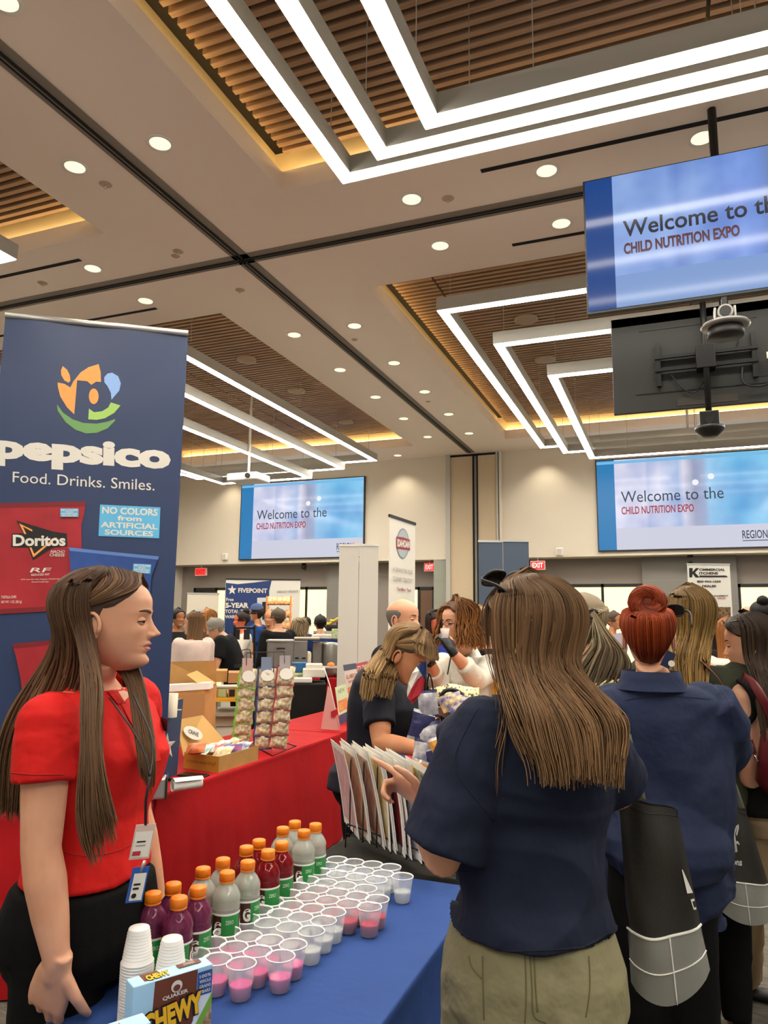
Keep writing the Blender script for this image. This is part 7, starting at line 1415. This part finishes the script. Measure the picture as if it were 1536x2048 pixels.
# ------------------------------------------------------------------ banners and stands at the back
def stand_banner(label, tl, tr, bz, D0_, D1_, m, name='retractable_banner', draw=None, frame=None, thick=.02):
    a, b = P(*tl, D0_), P(*tr, D1_); z = (a[2]+b[2])/2; a[2] = b[2] = z; A_, B_ = a*A3(1, 1, 0)+zz(bz), b*A3(1, 1, 0)+zz(bz); u = unit(b-a); n_ = np.cross(u, V3); w = np.linalg.norm(b-a)
    t = thing(name, label, 'banner', (A_+B_)/2*A3(1, 1, 0)+zz(bz)); MB().box((A_+B_)/2+zz((z-bz)/2), (w, .006, z-bz), m, ax=(u, n_, V3)).build('banner_sheet', t)
    MB().box((A_+B_)/2+zz(z-bz), (w+.01, .02, .025), frame or M_alu, ax=(u, n_, V3)).build('top_rail', t); MB().box((A_+B_)/2+zz(.03), (w, .16, .06), M_alu, ax=(u, n_, V3)).build('base', t); MB().cyl((A_+B_)/2-n_*.02, (A_+B_)/2-n_*.02+zz(z-bz), .008, M_alu, n=8).build('pole', t)
    if draw: p = PxPanel(A_+n_*.004, u, V3, .0015); draw(p, w, z-bz); p.build(t)
    return t
M_sheet = mat('board_white', '#d9d6cc', .6); M_sheetb = mat('board_slate', '#4c5a6c', .6)
def d_id(p, w, h):
    Z = lambda q: [(760+x*.15625, 1020+y*.15625) for x, y in q]; g_, r_ = mat('print_steel', '#7c8894', .5), mat('print_wine', '#94303c', .5)
    p.pp(Z([(290+80*cos(a), 430+195*sin(a)) for a in np.linspace(0, 2*pi, 26, False)]), g_); p.pp(Z([(290+70*cos(a), 430+180*sin(a)) for a in np.linspace(0, 2*pi, 26, False)]), mat('print_mount', '#a8b0b4', .5)); p.pp(Z([(205, 340), (290, 350), (378, 380), (380, 515), (290, 505), (208, 490)]), r_)
    p.pt_text('IDAHOAN', *Z([(215, 368), (372, 398), (215, 470)]), M_pw, bold=.05, br=Z([(372, 490)])[0])
    for s_, q in (('A CANVAS FOR YOUR', [(155, 728), (410, 775), (155, 785)]), ('CULINARY CREATIVITY', [(155, 845), (412, 888), (155, 912)])): p.pt_text(s_, *Z(q), mat('print_grey'), br=Z([(q[1][0], q[1][1]+55)])[0])
    p.pt_text('Your Menu - Yours', *Z([(205, 985), (385, 1008), (205, 1032)]), r_, bold=.02, br=Z([(385, 1050)])[0])
stand_banner('tall white banner with a round potato logo, standing at an angle behind the balding man', (779, 1030), (830, 1049), 0, 6.6, 7.15, M_pw, draw=d_id, frame=M_blackp)
stand_banner('back of a plain white display banner, left one of the pair by the video wall', (679, 1091), (718, 1090), 0, 8.6, 8.6, M_sheet); stand_banner('back of a plain white display banner, right one of the pair by the video wall', (719, 1090), (757, 1090), 0, 8.6, 8.6, M_sheet)
stand_banner('slate blue display panel, left one of the pair behind the navy T-shirt woman', (957, 1083), (1005, 1082), 0, 8.3, 8.3, M_sheetb); stand_banner('slate blue display panel, right one of the pair behind the navy T-shirt woman', (1006, 1082), (1057, 1081), 0, 8.3, 8.3, M_sheetb)
def d_kk(p, w, h):
    Z = lambda q: [(1190+x*.22526, 1120+y*.22526) for x, y in q]
    p.pp(Z([(835, 70), (868, 72), (866, 105), (895, 72), (925, 72), (888, 112), (928, 155), (893, 156), (866, 122), (862, 155), (838, 155)]), M_pk); p.pt_text('OMMERCIAL', *Z([(925, 75), (1155, 75), (925, 97)]), M_pk, bold=.04); p.pt_text('ITCHENS', *Z([(925, 107), (1090, 107), (925, 130)]), M_pk, bold=.04)
    p.pp(Z([(925, 138), (1160, 138), (1182, 153), (925, 153)]), M_pk); p.pt_text('800-962-1555', *Z([(905, 182), (1115, 182), (905, 200)]), M_pk, bold=.04); p.pt_text('DEALER', *Z([(948, 222), (1077, 222), (948, 242)]), M_pk, bold=.04)
    p.pp(Z([(905, 272), (1005, 275), (1008, 365), (970, 385), (925, 345)]), mat('print_photo_grey', '#6c6a64', .5, col2='#34322e', cscale=30)); p.pt_text('EQUIPMENT', *Z([(1055, 312), (1180, 312), (1055, 328)]), M_pk, bold=.03); p.pt_text('SALES', *Z([(1085, 332), (1155, 332), (1085, 348)]), mat('ink_red'), bold=.03)
    p.pp(Z([(1035, 418), (1200, 418), (1200, 528), (1040, 528)]), mat('print_photo_brown', '#8a6a42', .5, col2='#3c3024', cscale=30)); p.pp(Z([(970, 418), (1015, 418), (1018, 495), (975, 495)]), mat('print_photo_grey'))
stand_banner('white hanging poster of a kitchen dealer with a large K, right of the red bun', (1374, 1129), (1459, 1128), 0, 11.0, 11.0, M_sheet, draw=d_kk, name='hanging_poster')
stand_banner('lower grey panel beneath the kitchen poster', (1425, 1262), (1462, 1262), 0, 10.6, 10.6, mat('panel_dark', '#3c4a44', .6, col2='#c8ccc0', cscale=18), name='display_panel')
def d_fp(p, w, h):
    Z = lambda q: [(300+x*.27344, 1130+y*.27344) for x, y in q]
    p.pp(Z([(556, 130), (640, 140), (760, 128), (890, 112), (872, 190), (868, 400), (872, 640), (540, 640)]), mat('print_royal', '#20386e', .5)); st = []
    for k in range(10): a = pi/2+k*pi/5; r = 34 if k % 2 == 0 else 14; st.append((601+r*cos(a), 183-r*1.1*sin(a)))
    p.pp(Z(st), M_pw); p.pt_text('FIVEPOINT', *Z([(646, 168), (858, 172), (646, 202)]), M_pw, bold=.03); p.pt_text('Free', *Z([(558, 240), (612, 240), (558, 264)]), M_pw, bold=.02); p.pt_text('5-YEAR', *Z([(553, 276), (722, 276), (553, 314)]), M_pw, bold=.05)
    p.pt_text('TOTAL CARE', *Z([(550, 326), (735, 326), (550, 352)]), M_pw, bold=.03); p.pt_text('WARRANTY', *Z([(550, 366), (720, 366), (550, 390)]), M_pw, bold=.03); p.pt_text('HENNY PENNY', *Z([(932, 188), (1084, 184), (932, 206)]), mat('print_grey'), bold=.01)
    p.pp(Z([(785, 240), (868, 238), (868, 440), (785, 440)]), mat('print_oven', '#c9ccd0', .4)); p.pp(Z([(822, 270), (862, 268), (862, 400), (822, 400)]), M_pk)
stand_banner('wide blue and white equipment banner with a star logo at the back wall', (452, 1159), (601, 1159), .0, 13.2, 13.2, M_sheet, draw=d_fp, name='backdrop_banner', frame=M_blackp)
def d_sm(p, w, h): p.rect(w*.32, h*.45, w*.36, h*.42, mat('print_oven'), 'printed_artwork'); p.rect(w*.36, h*.80, w*.28, h*.05, M_pk, 'printed_artwork'); p.rect(w*.42, h*.5, w*.18, h*.25, mat('print_oven2', '#7c7f84', .4), 'printed_artwork')
stand_banner('small white banner with a picture of an oven, left of the blue and white one', (375, 1187), (438, 1187), .0, 12.6, 12.6, mat('wood_white', '#d9d0bc', .6), draw=d_sm)
# ------------------------------------------------------------------ tables and kitchen goods at the back
M_steel = mat('steel', '#8f8d88', .35, .85, col2='#a3a19c', cscale=3)
def tbl(l, u0, u1, D, m, depth=.5, seed=0, zt=.95):
    a, b = P(u0, 1340, D), P(u1, 1340, D); R1, F1 = hview((u0+u1)/2); c = (a+b)/2; w = np.linalg.norm((b-a)[:2])/2; q = [c-R1*w, c+R1*w, c+R1*w+F1*depth, c-R1*w+F1*depth]; return table([x[:2] for x in q], zt, m, l, seed)
tbl('far table under a red cloth behind the snack strips', 508, 640, 8.4, M_redc, seed=31); tbl('far table under a black cloth right of the snack strips', 578, 652, 7.6, M_blkc2, seed=32); tbl('far table under a red cloth behind the flyers', 655, 750, 8.4, M_redc, seed=33)
tbl('white folding table left of the cardboard box', 300, 366, 8.3, mat('table_white', '#cfccc4', .5), seed=35, zt=1.26)
def onT(u, D): q = P(u, 1340, D); return A3(q[0], q[1], .95)
def goods(name, label, cat, u, D, size, m, group=None, z=.95, deco=None, bevel=.01, rz=0, v=None):
    c = onT(u, D); c[2] = z if v is None else P(u, v, D)[2]-size[2]/2; t = thing(name, label, cat, c, group); R1, F1 = hview(u); MB().box(c+zz(size[2]/2), size, m, ax=(R1*cos(rz)+F1*sin(rz), F1*cos(rz)-R1*sin(rz), V3)).build('body', t, bevel=bevel)
    if deco: deco(t, c, R1, F1)
    return t
def lidh(t, c, R1, F1): MB().box(c+zz(.33)-F1*.185, (.10, .03, .015), M_black, ax=(R1, F1, V3)).build('handle', t); MB().box(c+zz(.41), (.34, .38, .02), M_steel, ax=(R1, F1, V3)).build('lid', t)
goods('steel_container', 'grey steel catering container on the far red table, left and wider one', 'container', 560, 8.6, (.32, .36, .40), M_steel, deco=lidh)
goods('steel_container', 'grey steel catering container with two black latches, beside the wider one', 'container', 600, 8.6, (.16, .34, .42), M_steel, deco=lambda t, c, R1, F1: [MB().box(c+zz(.22)-F1*.175+R1*s, (.04, .015, .02), M_black, ax=(R1, F1, V3)).build('latch', t) for s in (-.04, .04)] and None)
goods('steel_container', 'tall grey steel warmer standing behind the round roaster', 'container', 640, 8.8, (.20, .3, .40), M_steel)
goods('paper_roll', 'upright cream roll of paper between the steel containers', 'paper roll', 616, 8.5, (.07, .07, .30), mat('roll_cream', '#e0d6b8', .6), bevel=.03)
c = onT(661, 8.62)+zz(.005); t = thing('roaster', 'round steel roaster with an orange glow at the far red table', 'roaster', c); MB().lathe([(0, .0), (.1, .0), (.11, .04), (.11, .36), (.1, .39), (0, .40)], c, M_steel, 28).build('drum', t); MB().ball(c+zz(.14)-hview(655)[1]*.1, (.05, .03, .03), mat('glow_orange', '#e88a4a', .5, emit=.5), 8).build('heat_window', t)
for u, v, D, s, m, l in ((560, 1281, 8.6, (.30, .3, .02), M_pw, 'white tray on the left steel container'), (612, 1277, 8.6, (.30, .3, .03), mat('foil_pan', '#b5ab98', .35, .6), 'foil pan on the middle steel container'), (642, 1273, 8.8, (.24, .28, .05), mat('paper_heap', '#ddd5c4', .7, bump=.8, bscale=30), 'heap of crumpled paper on the steel warmer')): goods('tray', l, 'tray', u, D, s, m, v=v, z=0)
goods('greens_box', 'clear box with green salad leaves right of the steel warmer', 'box', 670, 8.8, (.1, .16, .12), mat('salad', '#8fae74', .6, col2='#cfd8b4', cscale=30), v=1268)
for u, v, D, s, m, l in ((598, 1352, 7.9, (.30, .2, .06), mat('greens_tray', '#5f7a44', .7, col2='#b9b89a', cscale=30), 'tray of green salad on the black table'), (596, 1360, 7.7, (.30, .12, .05), mat('cloth_white2', '#dcd8c4', .7, bump=.6, bscale=14), 'rolled white cloth at the front of the black table'), (628, 1345, 7.9, (.24, .26, .09), mat('paper_stack', '#c9c7bc', .6), 'stack of grey white napkins behind the black table edge'), (628, 1333, 7.9, (.18, .2, .06), mat('paper_heap'), 'crumpled paper on the stack of napkins'), (600, 1334, 8.0, (.18, .1, .1), mat('bag_blue', '#1f5c8c', .35, bump=.5, bscale=20), 'bright blue bag on the far table'), (668, 1334, 8.6, (.30, .2, .03), M_pw, 'stack of white paper on the red table by the white boards'), (690, 1322, 8.7, (.2, .2, .10), M_blackp, 'black tray on the red table by the white boards'), (690, 1350, 8.5, (.12, .2, .03), M_pw, 'white papers on the red table behind the flyers')):
    goods('table_item', l, 'item', u, D, s, m, v=v) if 0 else goods({'tray': 'tray', 'roll': 'cloth_roll', 'stac': 'napkin_stack', 'crum': 'crumpled_paper', 'brig': 'blue_bag', 'blac': 'tray', 'whit': 'papers'}[l[:4]], l, l.split()[-1] if 0 else {'tray': 'tray', 'roll': 'cloth', 'stac': 'napkins', 'crum': 'paper', 'brig': 'bag', 'blac': 'tray', 'whit': 'paper'}[l[:4]], u, D, s, m, v=v)
# bread rack
D = 12.0; R1, F1 = hview(558); t = thing('bread_rack', 'tall orange wire rack full of bagged bread in front of the backdrop banner', 'rack', P(558, 1340, D)*A3(1, 1, 0)); M_orw = mat('rack_orange', '#b86a28', .5)
for x in (534, 582):
    for dd in (0, .45): a = P(x, 1192, D)+F1*dd; MB().cyl(a*A3(1, 1, 0), a, .014, M_orw, n=8).build('post', t)
for i, y in enumerate((1208, 1232, 1256, 1280)):
    a, b = P(534, y, D), P(582, y, D); mb = MB()
    for k in range(6): mb.cyl(a+F1*.09*k, b+F1*.09*k, .007, M_orw, n=5)
    mb.tube([a, b, b+F1*.45, a+F1*.45, a], .012, M_orw, 6); mb.build('wire_shelf', t)
M_brd = mat('bread_bag', '#c8843c', .35, col2='#ecd0a0', cscale=16, bump=.5, bscale=25)
for i, (x, y) in enumerate([(540, 1202), (549, 1201), (559, 1202), (569, 1201), (578, 1202), (540, 1226), (552, 1227), (576, 1250), (568, 1248), (576, 1227), (545, 1251)]):
    c = P(x, y, D+.08); tag(pillow(MB(), c, R1, V3*.5+F1*.8, .13, .2, .10, M_brd, i+90, 7).build('bread_bag', origin=c), 'bagged bread loaf, %s on the %s shelf of the orange rack' % (['leftmost', 'second', 'third', 'fourth', 'rightmost', 'left', 'middle', 'rightmost', 'second from right', 'right', 'left'][i], ['top'] * 5 and ('top' if i < 5 else ('second' if y < 1240 else 'third'))), 'bread', 'bags of bread on the orange rack')
# utility cart with crates beside the cardboard box
t = thing('utility_cart', 'cart with a yellow shelf and cream crates right of the cardboard box', 'cart', P(460, 1470, 6.0)*A3(1, 1, 0)); D = 6.0; R1, F1 = hview(460)
def pxbox(mb, x0, x1, y0, y1, D_, dep, m): a, b = P(x0, y1, D_), P(x1, y0, D_); c = (a+b)/2; mb.box(c+F1*dep/2, (abs((b-a)@R1), dep, abs(b[2]-a[2])), m, ax=(R1, F1, V3)); return mb
pxbox(MB(), 425, 492, 1397, 1403, D, .45, mat('shelf_yellow', '#e0a81c', .5)).build('shelf', t); pxbox(MB(), 425, 492, 1426, 1432, D, .45, mat('crate_edge', '#9a9480', .6)).build('shelf', t); pxbox(MB(), 425, 492, 1490, 1497, D, .45, M_fix).build('shelf', t)
for x in (427, 490): pxbox(MB(), x-1.5, x+1.5, 1372, 1632, D, .03, M_fix).build('post', t)
MB().tube([P(426, 1374, D), P(474, 1373, D-.05), P(480, 1378, D-.05), P(484, 1400, D)], .016, mat('handle_cream', '#d9d2c0', .4), 8).build('handle', t)
for (x0, x1, y0, y1, D_, m, l, nm) in ((426, 455, 1342, 1364, 6.3, M_kraft, 'printed brown carton at the top of the cart, left one', 'cardboard_box'), (456, 482, 1346, 1366, 6.25, M_kraftin, 'open brown carton at the top of the cart, right one', 'cardboard_box'), (426, 454, 1376, 1396, 6.05, M_kraft, 'brown carton with a green label on the yellow shelf', 'cardboard_box'), (456, 478, 1376, 1396, 6.05, M_kraft, 'brown carton with black marks on the yellow shelf', 'cardboard_box'), (427, 474, 1433, 1452, 6.05, mat('crate_cream', '#bdb495', .6), 'cream crate with a black striped label on the cart', 'crate'), (428, 478, 1454, 1489, 6.05, mat('crate_white', '#d9d5c4', .6), 'white crate at the bottom of the cart', 'crate')):
    c = P((x0+x1)/2, y1, D_); b = thing(nm, l, 'box', c); pxbox(MB(), x0, x1, y0, y1, D_, .3, m).build('carton_body', b)
    lab = {'brown carton with a green': (436, 452, 1379, 1394, mat('label_pale_green', '#a9b888', .6)), 'brown carton with black': (458, 470, 1379, 1393, M_pk), 'cream crate with a black': (429, 454, 1436, 1449, M_pk), 'white crate at the bott': (437, 450, 1462, 1478, M_pk)}
    for k_, v_ in lab.items():
        if l.startswith(k_[:20]): pxbox(MB(), *v_[:4], D_-.006, .005, v_[4]).build('printed_label', b)
# foreground of the pale stand: black frame chair back
D = 8.3; t = thing('stacking_chair', 'black framed chair with two dark back pads in front of the woman in white', 'chair', P(492, 1340, D)*A3(1, 1, 0)); R1, F1 = hview(490)
MB().tube(catmull([P(470, 1400, D), P(469, 1262, D), P(473, 1256, D), P(505, 1256, D), P(509, 1262, D), P(508, 1400, D)], 26), .014, M_black, 8).build('back_frame', t)
for x0, x1 in ((468, 480), (487, 500)): pxbox(MB(), x0, x1, 1259, 1279, D, .03, M_blackp).build('back_pad', t)
pxbox(MB(), 468, 508, 1330, 1336, D-.3, .45, M_blackp).build('seat', t)
for x in (470, 508): a = P(x, 1400, D); MB().cyl(a, a*A3(1, 1, 0), .014, M_black, n=8).build('leg', t); a = a-F1*.3; a[2] = P(490, 1335, D)[2]; MB().cyl(a, a*A3(1, 1, 0), .014, M_black, n=8).build('leg', t)
# fruit bowl arrangement before the window
c = P(668, 1262, 12.0); tag(MB().box((c[0], c[1], c[2]/2), (.55, .4, c[2]), mat('counter_pale', '#b8b4a4', .6)).build('serving_counter', origin=(c[0], c[1], 0)), 'pale tall counter under the window right of the person in blue', 'counter')
MB_b = tag(MB().lathe([(0, .0), (.12, .0), (.2, .1), (.19, .1), (.11, .015), (0, .015)], c, mat('basket_dark', '#2a221c', .7), 20).build('fruit_basket', origin=c), 'dark round basket of fruit on the pale counter', 'basket')
for dx, dz, m_, nm, l in ((-.09, .11, mat('banana', '#d0b030', .5), 'banana', 'yellow banana at the left of the dark basket'), (.0, .16, mat('banana'), 'banana', 'yellow banana standing up in the dark basket')):
    a = c+A3(dx, 0, dz); tag(MB().tube(catmull([a+A3(-.08, 0, .02), a, a+A3(.07, 0, .06)], 8), [.008, .02, .024, .026, .026, .024, .018, .007], m_, 8).build(nm, origin=a), l, 'fruit')
for dx, l in ((.08, 'dark plum coloured fruit at the right of the basket'), (.13, 'dark fruit at the rim of the basket')): a = c+A3(dx, .02, .12); tag(MB().ball(a, .045, mat('plum', '#2c1c22', .4), 8).build('fruit', origin=a), l, 'fruit')
# sign boards of the next stands, cups in use, blue snack display behind the front woman
c = P(1000, 1360, 3.8)
for x, y, D_, m, l in ((984, 1352, 4.4, mat('bag_blue_y', '#3c86c4', .35, col2='#e8d04c', cscale=14), 'light blue and yellow snack bag standing on the far end of the red table'), (1004, 1362, 4.2, mat('bag_yellow_b', '#e0c040', .35, col2='#d88a3c', cscale=14), 'yellow snack bag next to the face of the woman in navy')):
    R1, F1 = hview(x); c = P(x, y, D_); tag(pillow(MB(), c, R1, V3, .12, .2, .05, m, int(x), 9).build('snack_bag', origin=c), l, 'snack bag')
